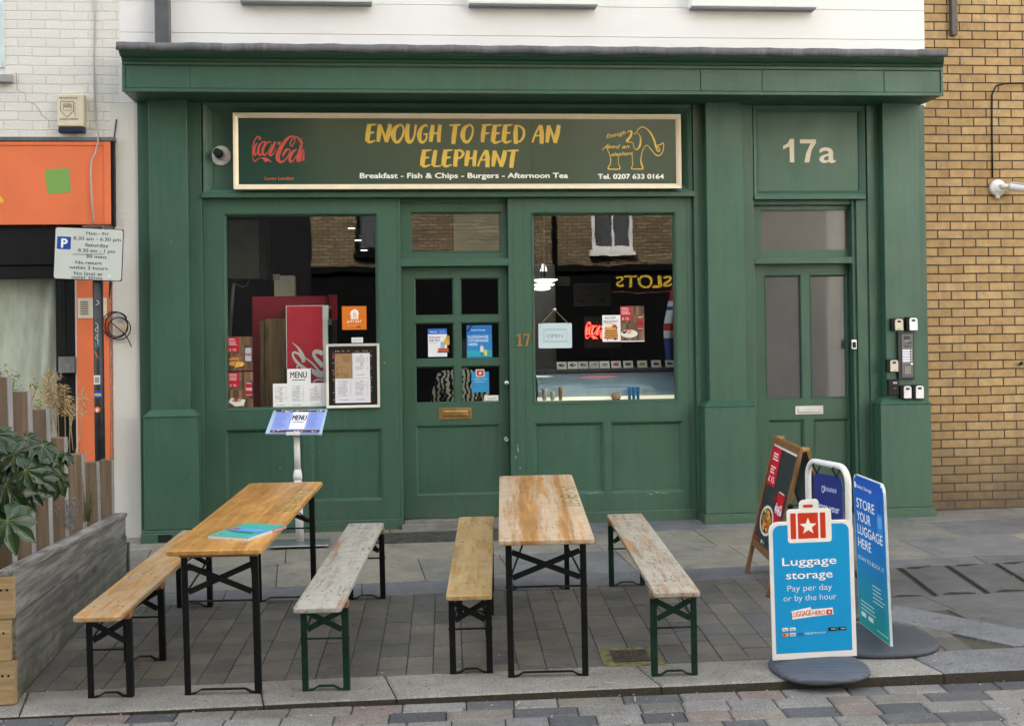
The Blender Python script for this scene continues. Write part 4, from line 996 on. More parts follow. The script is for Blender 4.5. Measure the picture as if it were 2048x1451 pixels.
# alarm box
h = frect(114, 188, 168, 253, -.09); t = thing('alarm_box', 'cream burglar alarm box above the orange fascia', 'alarm box', ((h[0]+h[1])/2, -.05, h[2]))
m = MB(); m.box(h[0], h[1], -.09, -.0005, h[2], h[3]); m.build('cover', CREAM, t, .012, 3)
h2 = frect(116, 253, 168, 265, -.08); m = MB(); m.box(h2[0], h2[1], -.08, -.002, h2[2], h[2]-.001); m.build('base', plain('navy_plastic', (.012, .02, .045), .4), t, .008)
p, hh, su = px_print(114, 188, 168, 253, -.0905, .0006); INK = '2A3340'
p.text('SECURAPLACE', 137, 198, 3.6, INK, 'c', .02, 36); p.text('01895 838580', 138, 240, 3.6, INK, 'c', .015, 36)
for i, ch in enumerate('ALARMS'): p.text(ch, 150, 209+i*5, 3.4, INK, 'c', .01)
p.stroke([(121, 203), (147, 203), (147, 222), (134, 235), (121, 222)], 1.4, INK, 0, True); p.stroke([(126, 211), (128, 207), (140, 207), (143, 211), (142, 221), (127, 221)], .8, INK, 0, True)
for i in range(5): p.rect(127.5, 209+i*1.4, 142, 209.6+i*1.4, INK)
p.build('lettering', t)
# parking sign on its black post
Yp = -.32
t = thing('parking_sign', 'grey parking hours plate with blue P on a black post', 'sign', tuple(GP(X(198, 900, Yp), Yp)))
m = MB(); xc = X(197, 740, Yp); m.tube([(xc+.01, Yp, -.15), (xc, Yp, Z(197, 454, Yp))], .040, 20); post = m.build('post', plain('black_post', (.018, .019, .021), .45, var=.5, scale=12), t)
a = at(177, 508, Yp-.05); su = (X(246, 508, Yp-.05)-X(108, 508, Yp-.05))/138; tl = R(-2.8)
U = Vector((math.cos(tl), 0, math.sin(tl)))*su; V_ = Vector((-math.sin(tl), 0, math.cos(tl)))*-su; O = a - U*69 - V_*54
m = MB(); Ml = Matrix.Translation((a.x, Yp-.0495, a.z)) @ Matrix.Rotation(-tl, 4, 'Y')
m.prism(rrect(-69*su, 69*su, -54*su, 54*su, .016), .004, 0, Ml); m.bar((a.x-.12, Yp-.043, a.z), (a.x+.12, Yp-.043, a.z), .02, .006, mi=1); pl = m.build('plate', [BLACK, GREYP], t)
p = Print(O, U, V_, (0, -1, 0), .0505+.0)
p.O = Vector((O.x, Yp, O.z)); PL = 'CDD3CC'; BK = '23282E'
p.rr(1.6, 1.6, 136.4, 106.4, 5, PL); p.layer(); p.rr(5.5, 20, 33, 46, 2, '1B4E9C'); p.layer(); p.text('P', 20, 42.5, 19, 'F4F6F8', 'c', .05)
for s_, u, v, hh_, wd in (('Mon - Fri', 85, 14.5, 7.2, 44), ('8.30 am - 6.30 pm', 85, 25.5, 7.2, 95), ('Saturday', 85, 38.5, 7.2, 47), ('8.30 am - 1 pm', 85, 50, 7.2, 74), ('30 mins', 85, 62, 7.2, 41), ('No return', 70, 75, 7.2, 52), ('within 2 hours', 70, 85.5, 7.2, 77), ('No limit at', 70, 97.5, 7.2, 57), ('other times', 68, 106-.6, 6.6, 62)):
    p.text(s_, u, v, hh_, BK, 'c', .008, wd)
p.layer(); p.rect(110, 94, 116, 101, 'E2E4DE'); p.poly([(48, 99.5), (88, 97), (88, 99), (50, 101)], 'BFC3BA')
p.build('lettering', pl)
# stickers and scribbles on the post
p = Print((xc-.0413, Yp-.042, 0), (.001, 0, 0), (0, 0, .001), (0, -1, 0), .0002)
zz = lambda py: Z(197, py, Yp)*1000
def sticker(py0, py1, x0, x1, c): p.rr(x0, zz(py1), x1, zz(py0), 4, c)
sticker(750, 768, 14, 62, 'E8E8E6'); p.layer(); 
for q in range(4): p.rect(22+q*9, zz(765), 27+q*9, zz(753), '2A2A2A')
p.k = 0; sticker(780, 795, 16, 74, '2A4FA8'); p.layer(); p.text('MON', 44, zz(791), 22, 'F2E23A', 'c', .04, 48, vs=1)
p.k = 0; p.ell(38, zz(818), 24, 24, 'E8793A'); p.layer(); p.text('B', 38, zz(822), 26, 'FBEDE0', 'c', .06, vs=1)
p.k = 0
for st in ([(30, zz(645)), (50, zz(650)), (28, zz(660)), (50, zz(665)), (30, zz(676)), (60, zz(682))], [(40, zz(600)), (60, zz(606)), (35, zz(610))], [(50, zz(650)), (46, zz(690))]): p.stroke(st, 4, 'D8DADA', 4)
p.stroke([(30, zz(684)), (34, zz(694)), (60, zz(690)), (56, zz(684))], 4, '3AA0C0', 4); p.stroke([(26, zz(702)), (46, zz(716))], 7, 'C07A2E', 2)
p.build('sticker', post, PRINT)
# cables on the left wall
tag(MB().tube([at(*q, -.012) for q in ((189, -30), (190, 60), (188, 130), (189, 200), (193, 240))] + [at(*q, -.095) for q in ((196, 272), (196, 285), (191, 305), (183, 320), (181, 350), (184, 400), (187, 448))], .007, 8).build('cable', plain('grey_cable', (.45, .42, .40), .6)), 'thin grey cable running down the white brick and orange fascia', 'cable')
tag(MB().tube([at(*q, -.012) for q in ((233, 239), (229, 270), (227, 330), (228, 450), (222, 560), (212, 640), (205, 650))], .005, 8).build('cable', BLACKM), 'thin black cable hanging at the edge of the orange fascia', 'cable')
t = thing('cable_coil', 'coil of black cable with a yellow tag on the white pier', 'cable', tuple(at(235, 655, -.03)))
c0 = at(235, 652, -.03); m = MB(); pts = []
for i in range(130):
    k = i/129; an = k*2*math.pi*3.3+.6; rr0 = .092+.016*math.sin(k*11)
    pts.append(c0+Vector((rr0*math.cos(an)+.012*math.sin(k*7), -.004*(i % 7)/7-.02*k, rr0*math.sin(an)*1.02+.012*math.cos(k*9))))
pts += [at(250, 668, -.05), at(258, 682, -.05), at(263, 693, -.05)]
m.tube(pts, .0045, 7); m.build('loop', BLACKM, t)
m = MB(); q = at(247, 659, -.055); m.bar(q+Vector((-.018, 0, .022)), q+Vector((.018, 0, -.022)), .03, .012); m.build('tag_label', plain('yellow_tag', (.65, .33, .02), .5), t, .003)
# entry phone and key safes
def key_safe(px0, py0, px1, py1, label, face, kind, Y=-.1405):
    h = frect(px0, py0, px1, py1, Y-.05); t = thing('key_safe', label, 'key safe', ((h[0]+h[1])/2, Y, h[2]), 'key safes round the entry phone')
    m = MB(); M_ = Matrix.Translation((0, Y-.042, 0)); m.prism(rrect(h[0], h[1], h[2], h[3], .014), .0415, 0, M_); m.build('body', BLACKM, t, .006, 3)
    w_ = h[1]-h[0]
    if face:
        x0, x1, z0, z1 = h[0]+w_*.24, h[1]-.003, h[2]+.004, h[3]-.007
        m = MB(); m.prism(arc(x0+.005, z0+.005, .005, 180, 270, 4)+arc(x1-.005, z0+.005, .005, 270, 360, 4)+arc(x1-.022, z1-.022, .022, 0, 90, 6)+arc(x0+.022, z1-.022, .022, 90, 180, 6), .012, 0, Matrix.Translation((0, Y-.056, 0))); m.build('cover', face, t, .003)
        p = Print(((x0+x1)/2, Y-.056, z1), (.001, 0, 0), (0, 0, -.001), (0, -1, 0), .0004)
        if kind == 'oval': p.rr(-17, 12, 17, 32, 9, '14151A'); p.rect(-13, 86, 13, 90, '2A2C2C')
        else: p.rect(-17, 14, 17, 33, '14151A')
        p.build('window', t)
    else:
        p = Print(((h[0]+h[1])/2+.006, Y-.042, h[3]), (.001, 0, 0), (0, 0, -.001), (0, -1, 0), .0005)
        p.rr(-20, 18, 26, 46, 6, '0A0B0E'); p.layer()
        for i in range(4): p.rect(-12+i*9, 24, -5+i*9, 38, 'C8CBD0')
        p.rect(-8, 76, 16, 80, '9A9CA0'); p.build('dials', t)
TAN = plain('champagne_metal', (.46, .43, .36), .38, .6, .08); SLV = plain('silver_metal', (.62, .63, .66), .35, .6, .06)
key_safe(1784, 636, 1807, 661.5, 'champagne key safe with oval window, left of the two above the entry phone', TAN, 'oval')
key_safe(1813, 633.5, 1835.5, 661.5, 'silver key safe above the entry phone on its right', SLV, 'sq')
key_safe(1774.5, 718, 1797, 744, 'champagne key safe touching the left side of the entry phone', TAN, 'oval')
key_safe(1778, 758, 1799, 791, 'all black key safe with four number dials below the entry phone', None, '')
key_safe(1802, 770, 1823.5, 797.5, 'silver key safe directly below the entry phone, beside the black one', SLV, 'sq')
key_safe(1826, 769, 1848, 797.5, 'silver key safe at the lower right corner below the entry phone', SLV, 'sq')
h = frect(1796, 664, 1829, 758, -.17); t = thing('entry_phone', 'tall dark metal entry phone with five name buttons and a keypad', 'intercom', ((h[0]+h[1])/2, -.15, h[2]))
m = MB(); m.box(h[0], h[1], -.172, -.1405, h[2], h[3]); m.build('housing', plain('dark_bronze_metal', (.035, .036, .038), .4, .5), t, .004)
h3 = frect(1803, 668, 1826, 754, -.175); m = MB(); m.box(h3[0], h3[1], -.178, -.1725, h3[2], h3[3]); m.build('face_plate', plain('gunmetal', (.11, .11, .115), .4, .6), t, .002)
p, hh, su = px_print(1803, 668, 1826, 754, -.178, .0006)
p.rect(1808, 672, 1820.5, 678, '101116'); p.rect(1810, 681.5, 1818.5, 682.6, 'A8A49A'); p.rect(1815, 684, 1824, 687, '2A2B2E'); p.rect(1809, 691, 1819, 693.5, '1A1B1E'); p.rect(1803.5, 696.5, 1825.5, 697, '9A9A9C'); p.rect(1803.5, 725, 1825.5, 725.6, '9A9A9C')
for i in range(5): p.rect(1805, 698.5+i*5.15, 1820, 702.6+i*5.15, 'DDE2EC'); p.ell(1823, 700+i*5.15, 1.6, 1.3, 'D8D2C4')
p.ell(1823.3, 727.3, 2.6, 2.6, 'CFE0E4')
for i in range(4):
    for j in range(3): p.ell(1811.5+j*4.2, 734+i*3.9, 1.4, .9, 'C9BFAE')
p.build('buttons', t)
# ================================================================== IN AND ON THE WINDOWS
rp = random.Random(11)
YG = .0335
def sheet(name, label, cat, px, Y=YG, c='F1F2F0', group=None, th=.002, mat=None):
    p, h, su = px_print(*px, Y, .0006)
    t = thing(name, label, cat, ((h[0]+h[1])/2, Y, h[2]), group)
    m = MB(); m.box(h[0], h[1], Y, Y+th, h[2], h[3]); m.build('backing', mat or WHITEP, t)
    p.rect(px[0], px[1], px[2], px[3], c); p.layer(); return t, p, h
def wood_bg(p, x0, y0, x1, y1, base=((112, 84, 62), (92, 68, 50), (128, 98, 74), (80, 60, 46))):
    n = 9
    for i in range(n):
        for j in range(4):
            c = rp.choice(base); k = rp.uniform(.8, 1.15)
            p.rect(x0+(x1-x0)*i/n, y0+(y1-y0)*j/4, x0+(x1-x0)*(i+1)/n, y0+(y1-y0)*(j+1)/4, tuple(lin(min(255, v*k)) for v in c))
    p.layer()
    for _ in range(26):
        u = rp.uniform(x0, x1-.6); v = rp.uniform(y0, y1-6); p.rect(u, v, u+.5, v+rp.uniform(2, 6), tuple(lin(v_) for v_ in rp.choice(((60, 44, 34), (150, 118, 90)))))
    p.layer()
def can(p, cx, y0, y1, w_, c, c2):
    p.rr(cx-w_/2, y0, cx+w_/2, y1, w_*.18, c); p.layer(); p.ell(cx, y0+1.2, w_*.42, 1.2, 'B9BCC0'); p.rect(cx-w_*.46, y1-2, cx+w_*.46, y1-1, 'C9CCD0')
    logo(p, c2, lambda x, y: (cx+(x-770)/1250*w_*.95, (y0+y1)/2+(y-600)/1250*w_*.95), w_*.95/1250*1.3); p.layer()
def plate(p, cx, cy, rx, ry, cols, white=True):
    if white: p.ell(cx, cy, rx, ry, 'ECEAE6'); p.layer(); p.ell(cx, cy-.2, rx*.82, ry*.78, 'DAD6CE'); p.layer()
    for k in range(34):
        an = rp.uniform(0, 6.28); q = rp.uniform(0, .75)
        p.blob(cx+q*rx*.85*math.cos(an), cy-ry*.25+q*ry*.75*math.sin(an), rx*rp.uniform(.09, .2), ry*rp.uniform(.14, .3), rp.choice(cols), rp); p.k += .12
def redtag(p, x0, y0, x1, y1, price):
    p.rect(x0, y0, x1, y1, 'B5202E'); p.layer()
    p.lines(x0+2, y0+2.5, x1-4, 3, 1.7, 'E9C9CB', rp, .45); p.lines(x0+2, y0+9, x1-3, 4, 1.9, 'E9C9CB', rp, .45)
    p.text(price, (x0+x1)/2-1, y1-2.2, 4.2, 'F6ECEC', 'c', .02, (x1-x0)*.62); p.layer()
t, p, h = sheet('meal_poster', 'poster of a burger meal with a silver can, price 12, in the left window', 'poster', (455, 673, 505, 741), group='meal posters in the left window')
wood_bg(p, 455, 673, 505, 741); redtag(p, 456, 674, 478.5, 703, '£ 12.')
can(p, 496.5, 695.5, 722, 12.5, 'B9BDC3', 'B0303A'); p.stroke([(483, 705), (483, 712)], 1.3, 'A02020', 0); p.stroke([(479.5, 708.5), (486.5, 708.5)], 1.3, 'A02020', 0)
for dv, c, ry in ((0, 'C08040', 4.5), (4.5, '5A3A20', 2.2), (6.5, 'D8B050', 1.8), (8, '6A8A3A', 1.6), (10, 'C88A48', 3.2)): p.ell(468.5, 718+dv, 10.5, ry, c); p.layer()
for i in range(12): p.stroke([(470+i*1.4, 735-i*.3), (477+i*1.1, 722+i*.3)], 1.5, rp.choice(('E8B84A', 'D99C30', 'F0CC70')), 0); p.k += .1
for i in range(5): p.ell(480+i*4.4, 738.6, 1.4, 1.1, rp.choice(('C04040', '4A8A4A', '505A9A', 'C0A040')))
p.build('printed_face', t)
t, p, h = sheet('meal_poster', 'poster of fried chicken on a white plate with a red can, price 10', 'poster', (455, 743.5, 506, 815), group='meal posters in the left window')
wood_bg(p, 455, 743.5, 506, 815); redtag(p, 457, 744.5, 479, 774, '£ 10.')
can(p, 498, 765, 791, 13, 'B81C2A', 'F2E8E8'); p.stroke([(484.5, 776), (484.5, 783)], 1.3, 'A02020', 0); p.stroke([(481, 779.5), (488, 779.5)], 1.3, 'A02020', 0)
p.poly([(457, 803), (462, 795), (491, 799), (487, 811), (470, 812)], 'E4E2DC'); p.layer(); plate(p, 474, 801, 12, 7, ('B8682A', '98501E', 'D08A40', '7A3A18'), False)
p.build('printed_face', t)
# delivery sticker
t, p, h = sheet('delivery_sticker', 'orange square takeaway sticker with a white house and cutlery', 'sticker', (684, 612, 733, 659), c='E0761A', th=.001, mat=plain('orange_vinyl', (.72, .19, .015), .4))
p.poly([(700, 628), (702, 622), (709.5, 617.5), (716, 621), (718, 629), (716.5, 629), (716.5, 638), (701.5, 638), (701.5, 630)], 'F6EFE6'); p.layer(); p.stroke([(708, 637), (708, 624)], 1.4, 'E0761A', 0); p.stroke([(712, 637), (711.5, 626)], 1.2, 'E0761A', 0)
p.text('JUST EAT', 708, 645, 5.2, 'F8F2EA', 'c', .02, 30, .2); p.lines(694, 650, 722, 1, 2, 'E9B98A', rp, .5); p.rect(713, 653, 721, 654.5, '2A1A10'); p.build('printed_face', t)
# framed menu on the glass
h = frect(652, 687, 759.5, 815, -.02); t = thing('framed_menu', 'cream framed menu with brown cover page in the left window corner', 'menu', ((h[0]+h[1])/2, -.02, h[2]))
m = MB(); ring(m, h[0], h[1], h[2], h[3], .022, -.034, -.028, -.007); m.build('frame', plain('cream_frame', (.72, .70, .60), .5, var=.05), t, .002)
m = MB(); m.box(h[0]+.018, h[1]-.018, -.018, -.008, h[2]+.018, h[3]-.018); m.build('backing', BLACKM, t)
p, hh, su = px_print(652, 687, 759.5, 815, -.018, .0008); PAP = 'E3E3E6'
p.rect(666, 701, 743, 805, '1C1A1A'); p.layer()
for i in range(60):
    e = rp.choice((0, 1, 2)); u, v = ((rp.uniform(666, 743), rp.uniform(701, 704)), (rp.uniform(741, 743), rp.uniform(704, 804)), (rp.uniform(666, 668), rp.uniform(704, 804)))[e]
    p.blob(u, v, 1.6, 1.1, rp.choice(('8A3A2A', 'C89A5A', '3A2A22', 'A8A090')), rp, 7)
p.layer(); p.rect(704, 706, 740, 756, PAP); p.rect(670, 756.3, 740.5, 805, PAP); p.rect(670, 706.5, 705, 756, 'A8855C'); p.layer()
for i, s_ in enumerate(('Enough to', 'feed an', 'elephant')): p.text(s_, 694, 714+i*4.2, 2.6, '2A2018', 'c', .005, 15, .3)
for st in ([(683, 751), (683, 735)], [(677, 736), (684, 732), (694, 735)], [(672, 752), (674, 730), (676, 752)], [(672, 728), (675, 722), (678, 730)]): p.stroke(st, .5, '3A2E22', 3)
for _ in range(40): p.blob(rp.uniform(671, 698), rp.uniform(745, 755), .8, .6, '3A2E22', rp, 6)
def menu_lines(u0, v0, u1, v1):
    v = v0
    while v < v1-4:
        if rp.random() < .2: p.rect((u0+u1)/2-3, v, (u0+u1)/2+3, v+.7, '5A5A60'); v += 2.4; continue
        p.rect(u0, v, u0+(u1-u0)*rp.uniform(.5, .85), v+.55, 'A6A7AE'); p.rect(u1-2, v, u1, v+.55, '9A9BA4'); v += 1.5
def menu_dots(u0, v, n=7):
    for i in range(n): p.ell(u0+i*2.4, v, .8, .8, ('C03A3A', 'A04040', 'C0A0A0', '7A7A80', '2A2A30', '30406A', '404048')[i % 7], 8)
menu_lines(711, 711, 736, 744); menu_dots(714, 749); menu_lines(676, 761, 702, 795); menu_dots(680, 799); menu_lines(710, 761, 736, 795); menu_dots(712, 798.5)
p.build('printed_face', t)
t, p, h = sheet('paper_note', 'small white handwritten note above the cream framed menu', 'note', (703, 674.5, 726, 685), .0325, 'E8E8E4', None, .001)
p.stroke([(706, 682), (708, 677), (709, 682), (711, 678), (713, 682), (715, 677.5), (717, 682), (720, 677.5), (722, 682)], .6, '3A3A40', 0); p.build('printed_face', t)
t, p, h = sheet('menu_sheet', 'white three part menu headed MENU standing at the sill behind the menu stand', 'menu', (546, 766, 653, 817))
p.rect(574.5, 737, 622, 767, 'F1F2F0'); p.rect(569, 736, 574.5, 766, '1A1614'); p.rect(622, 738, 624, 766, '1A1614'); p.layer()
p.text('MENU', 597.5, 755, 12.5, '191919', 'c', .02, 33); p.rect(584, 758.5, 611, 760, '2A2A2A')
for u in (550, 584, 620): menu_lines(u, 773 if u != 584 else 771, u+24, 806); menu_dots(u+3, 809)
p.build('printed_face', t)
# door stickers
t, p, h = sheet('luggage_sticker', 'white and blue bag storage sticker with stacked suitcases on the left door pane', 'sticker', (856, 657, 894, 713), YD+.0175, 'EDEEF0', None, .001)
p.rect(856, 657, 894, 668, '2F6FC4'); p.layer(); p.text('bounce', 867, 664.5, 3.6, 'F0F4FA', 'c', .02, 14); p.text('UPSTER', 885, 664.5, 2.6, 'C8DAF2', 'c', 0, 11)
p.text('Store your', 870, 676, 4.2, '2A4A8A', 'c', .02, 23); p.text('bags here', 869, 681.5, 4.2, '2A4A8A', 'c', .02, 21); p.lines(858.5, 684, 878, 2, 2, 'B9C4D4', rp, .4)
p.rect(874, 703, 900, 712-7, '27356A'); p.rr(876, 696, 897, 703, 1.5, 'C0562E'); p.rr(881, 683, 889, 697, 2, '9AB4DA'); p.rr(888, 678, 899, 690, 2, 'E2B83A'); p.rr(892, 671, 899, 680, 2, 'C89A30'); p.build('printed_face', t)
t, p, h = sheet('luggage_sticker', 'blue LUGGAGE STORAGE HERE sticker on the right middle door pane', 'sticker', (933.5, 650, 984, 719), YD+.0175, '1F86CC', None, .001)
p.rect(933.5, 650, 984, 668, '1A74C0'); p.rect(933.5, 700, 984, 713, '2AA6B8'); p.rect(933.5, 713, 984, 719, '1A6FC0'); p.layer()
p.stroke([(935, 663), (940, 655), (944, 650)], 4, '1E2A5A', 3); p.text('Radical Storage', 957, 661, 3.3, 'EAF3FA', 'c', .015, 28)
for i, s_ in enumerate(('LUGGAGE', 'STORAGE', 'HERE')): p.text(s_, 937, 675.5+i*7.6, 5.4, 'F4F8FB', 'l', .015, (40, 40, 18)[i])
p.rr(968, 699, 974, 711, 2, 'E6C63A'); p.ell(963, 690, 2, 2.2, 'B98A6A'); p.rr(960, 692, 967, 704, 2, 'D8DAD8'); p.stroke([(962, 703), (964, 711)], 1.6, '2A3040', 0)
p.build('printed_face', t)
t, p, h = sheet('luggage_sticker', 'suitcase shaped blue and red luggage sticker on the lower right door pane', 'sticker', (943, 743, 978, 784), YD+.0175, '2E8FC4', None, .001)
p.rr(952, 738, 969, 753, 2, 'ECE6E2'); p.layer(); p.rr(953.5, 739.5, 967.5, 751.5, 1.5, 'C2442A'); p.layer()
star = lambda cx, cy, r: [(cx+(r if i % 2 == 0 else r*.42)*math.sin(i*math.pi/5), cy-(r if i % 2 == 0 else r*.42)*math.cos(i*math.pi/5)) for i in range(10)]
p.poly(star(960.5, 745.8, 3.8), 'F6F0EC'); p.text('Luggage storage', 960.5, 758, 2.6, 'BFE2F2', 'c', .01, 27); p.lines(949, 761, 973, 2, 2.4, '8CCBE6', rp, .4); p.stroke([(945, 772), (950, 772)], 1, '1A4A6A', 0); p.build('printed_face', t)
t, p, h = sheet('payment_card', 'small white pay card at the bottom right of the door glazing', 'card', (968.5, 790, 997, 804), YD+.0175, 'E6E7E4', None, .001)
p.text('Tap to Pay', 983, 797.5, 3, '4A4A4A', 'c', .01, 16); p.lines(971, 800, 995, 1, 2, '8A8A8A', rp, .4); p.build('printed_face', t)
# OPEN board on its string
h = frect(1076, 646, 1143, 696, .05); t = thing('open_board', 'pale blue OPEN board hanging on a string in the right window', 'sign', ((h[0]+h[1])/2, .05, h[2]))
m = MB(); m.prism(rrect(h[0], h[1], h[2], h[3], .012), .008, 0, Matrix.Translation((0, .024, 0)))
OB = NT('pale_blue_board', .35); OB.i('Base Color', OB.ramp(OB.noise(4, 5), [(.3, (.50, .66, .70)), (.7, (.64, .76, .78))])); m.build('board', OB.m, t, .002)
k0 = at(1109, 619, .03); m = MB(); m.tube([at(1081, 648, .023), k0, at(1138, 648, .023)], .003, 6); m.build('string', plain('hemp', (.48, .34, .18), .8), t)
m = MB(); m.lathe([(.004, 0), (.016, .003), (.016, .006), (.006, .010)], 12, 0, Matrix.Translation(k0) @ Matrix.Rotation(R(90), 4, 'X')); m.build('hook', CHROME, t)
p, hh, su = px_print(1076, 646, 1143, 696, .024, .0006); p.stroke([(1086.5, 658), (1134, 658), (1134, 683.5), (1086.5, 683.5)], .7, '5F7C86', 0, True); p.stroke([(1089, 660.5), (1131.5, 660.5), (1131.5, 681), (1089, 681)], .6, '7F9CA6', 0, True)
p.text('OPEN', 1110, 675, 7.5, '6F8C98', 'c', .0, 32); p.build('lettering', t)
t, p, h = sheet('meal_poster', 'white ALL DAY BREAKFAST poster of a pancake stack in the right window', 'poster', (1205, 630, 1241, 683), .0315)
p.text('ALL DAY', 1221, 637.5, 5, '2A2A2A', 'c', .005, 22); p.text('BREAKFAST', 1222, 645, 5, '2A2A2A', 'c', .005, 29); p.lines(1210, 646.5, 1233, 1, 2, '6A6A6A', rp, .4)
for i in range(8): p.ell(1222+rp.uniform(-.8, .8), 675-i*2.4, 14.5-i*.3, 2.6, ('8A5626', 'D9A050')[i % 2]); p.layer()
p.ell(1222, 655.5, 13, 4, 'D9A354'); p.layer(); p.blob(1217, 653, 5, 2.5, 'F0CC7A', rp); p.blob(1229, 652, 4.5, 3.5, 'C03A2E', rp); p.blob(1233, 655, 2, 2, '3A2A4A', rp)
for _ in range(9): p.blob(rp.uniform(1209, 1236), rp.uniform(675, 679), 1.5, 1.2, rp.choice(('5A2A20', 'C05A30', '3A2A3A')), rp, 7)
p.build('printed_face', t)
t, p, h = sheet('meal_poster', 'wooden background breakfast poster with a red can, price 12, in the right window', 'poster', (1241, 612, 1288.5, 683), .0335)
wood_bg(p, 1241, 612, 1288.5, 681); p.rect(1241, 681, 1288.5, 683, 'E6E6E6'); redtag(p, 1241.3, 612.5, 1264, 641, '£ 12.')
can(p, 1280.5, 633, 658.5, 12, 'A81E2C', '7A1018'); p.ell(1258, 667, 17, 8, 'E4E2DE'); p.layer(); plate(p, 1258, 665, 13, 7, ('B8682A', 'D8A050', '8A4A20', 'C84A2A', 'E8D8B0'), False); p.blob(1248, 664, 4, 2.6, '3A2218', rp); p.layer(); p.ell(1255, 668, 4, 2, 'F2EEE6'); p.layer(); p.ell(1255, 667.6, 1.5, 1, 'E8A83A')
p.build('printed_face', t)
# red neon
a = at(1203, 661, .75); t = thing('neon_sign', 'glowing red script neon half hidden behind the pancake poster', 'sign', tuple(a))
s7 = (X(1236, 661, .75)-X(1170, 661, .75))/1230
p = Print((X(1170, 661, .75), .75, a.z+.0), (1, 0, 0), (0, 0, 1), (0, -1, 0), .0006)
NEON = NT('red_neon', .5); NEON.i('Base Color', (.8, .02, .02)); NEON.i('Emission Color', (1, .03, .02)); NEON.i('Emission Strength', 2.2)
logo(p, 'FF2020', lambda x, y: ((x-150)*s7, -(y-600)*s7), s7*.9); p.build('tubing', t, NEON.m)
m = MB(); m.box(X(1168, 661, .8), X(1240, 661, .8), .77, .80, a.z-.16, a.z+.13); m.build('backing', DARKV, t)
# dark bar sign at the back
t, p, h = sheet('bar_sign', 'dark grey RESTAURANT & BAR sign with arrows at the back of the room', 'sign', (1148, 566, 1222, 612), 2.0, '33363A', None, .01, DGREY)
p.stroke([(1149.5, 567.5), (1220.5, 567.5), (1220.5, 610.5), (1149.5, 610.5)], .6, '5A5C5E', 0, True)
p.text('RESTAURANT & BAR', 1185, 579, 6.5, '14161A', 'c', .01, 42); p.text('Find a table, order at the bar.', 1185, 591, 4.6, '14161A', 'c', .005, 52)
for u in (1164, 1205): p.poly([(u-9, 599), (u-4, 601), (u-4, 598.5), (u+4, 598.5), (u+4, 601), (u+9, 599), (u, 605.5)], '14161A')
p.stroke([(1177, 604), (1180, 597), (1184, 603), (1188, 596), (1192, 599)], .7, '14161A', 4); p.build('lettering', t)
t, p, h = sheet('wall_dispenser', 'small pale box with a printed front on the wall by the grey column', 'box', (1116, 553, 1140, 571), 1.95, '8E9090', None, .1, GREYP)
p.ell(1123, 559, 4, 4, 'A89E88'); p.ell(1133, 559, 4, 4, 'A89E88'); p.rect(1118, 566, 1138, 568, '55585A'); p.build('printed_face', t)
LAMP = emis('lamp_glow', (1, .97, .90), .45)
for i, (px, py, rpx, Yl, lb_) in enumerate(((1090, 559.5, 26, 1.30, 'largest and topmost of the three white disc lamps behind the right window'), (1088, 569, 22, 1.36, 'thinnest white disc lamp, between the other two discs'), (1083, 576.5, 19, 1.42, 'lowest of the three white disc lamps behind the right window'))):
    a = at(px, py, Yl); r_ = rpx*(Yl+CAM_D)/F_PX; t = thing('pendant_lamp', lb_, 'lamp', tuple(a), 'disc lamps in the cafe'); Mx = Matrix.Translation(a)
    m = MB(); m.lathe([(r_*.99, .003), (r_*.8, .012), (.03, .022)], 28, 0, Mx); m.build('shade', WHITEP, t)
    m = MB(); m.lathe([(r_*.4, -.020-.006*(i == 0)), (r_*.8, -.013), (r_, -.001), (r_*.98, .002)], 28, 0, Mx); m.build('diffuser', LAMP, t)
    m = MB(); m.tube([a+Vector((0, 0, .02)), (a.x, a.y, ZS-.35)], .005, 6); m.build('flex', BLACKM, t)
a = at(1087, 536, 1.5); t = thing('spot_lamp', 'small bell shaped lit spot lamp above the white disc lamps', 'lamp', tuple(a)); m = MB(); m.lathe([(.034, -.03), (.028, .0), (.016, .03), (.012, .04)], 16, 0, Matrix.Translation(a)); m.build('bulb', LAMP, t); m = MB(); m.tube([a+Vector((0, 0, .04)), (a.x, a.y, ZS-.35)], .006, 6); m.build('flex', BLACKM, t)
for px, py in ((703, 456), (716, 480), (728, 500)):
    a = at(px, py, 2.4); t = thing('spot_lamp', {703: 'small ceiling downlight glowing highest behind the left window', 716: 'small ceiling downlight in the middle of three behind the left window', 728: 'small ceiling downlight glowing lowest behind the left window'}[px], 'lamp', tuple(a), 'downlights behind the left window'); m = MB(); m.lathe([(.035, -.006), (.035, .0)], 14, 0, Matrix.Translation(a)); m.build('bulb', LAMP, t); m = MB(); m.lathe([(.045, .001), (.045, .04), (.012, .05), (.012, ZS-.35-a.z)], 14, 0, Matrix.Translation(a)); m.build('housing', BLACKM, t)
# flag
t = thing('flag', 'hanging red, white and blue flag at the right edge of the right window', 'flag', tuple(at(1348, 690, .35)))
zt, zb = Z(1348, 535, .35), Z(1348, 720, .35); x1 = X(1362, 620, .35); m = MB(); bands = [(0, .36, 0), (.36, .42, 1), (.42, .46, 2), (.46, .60, 1), (.60, .68, 0), (.68, .76, 1), (.76, 1.0, 2)]
for a_, b_, mi in bands:
    P = []
    for i in range(9):
        q = i/8; row = []
        for j in range(5):
            v = a_+(b_-a_)*j/4; z = zt+(zb-zt)*v; wl_ = .045+.11*min(1, v*1.6)-.05*max(0, v-.75)
            row.append((x1-wl_*(1-q), .35+.025*math.sin(q*9+v*3), z))
        P.append(row)
    m.grid(P, mi)
m.build('cloth', [plain('flag_red', (.45, .03, .05), .8), plain('flag_white', (.7, .7, .72), .8), plain('flag_blue', (.03, .06, .26), .8)], t)
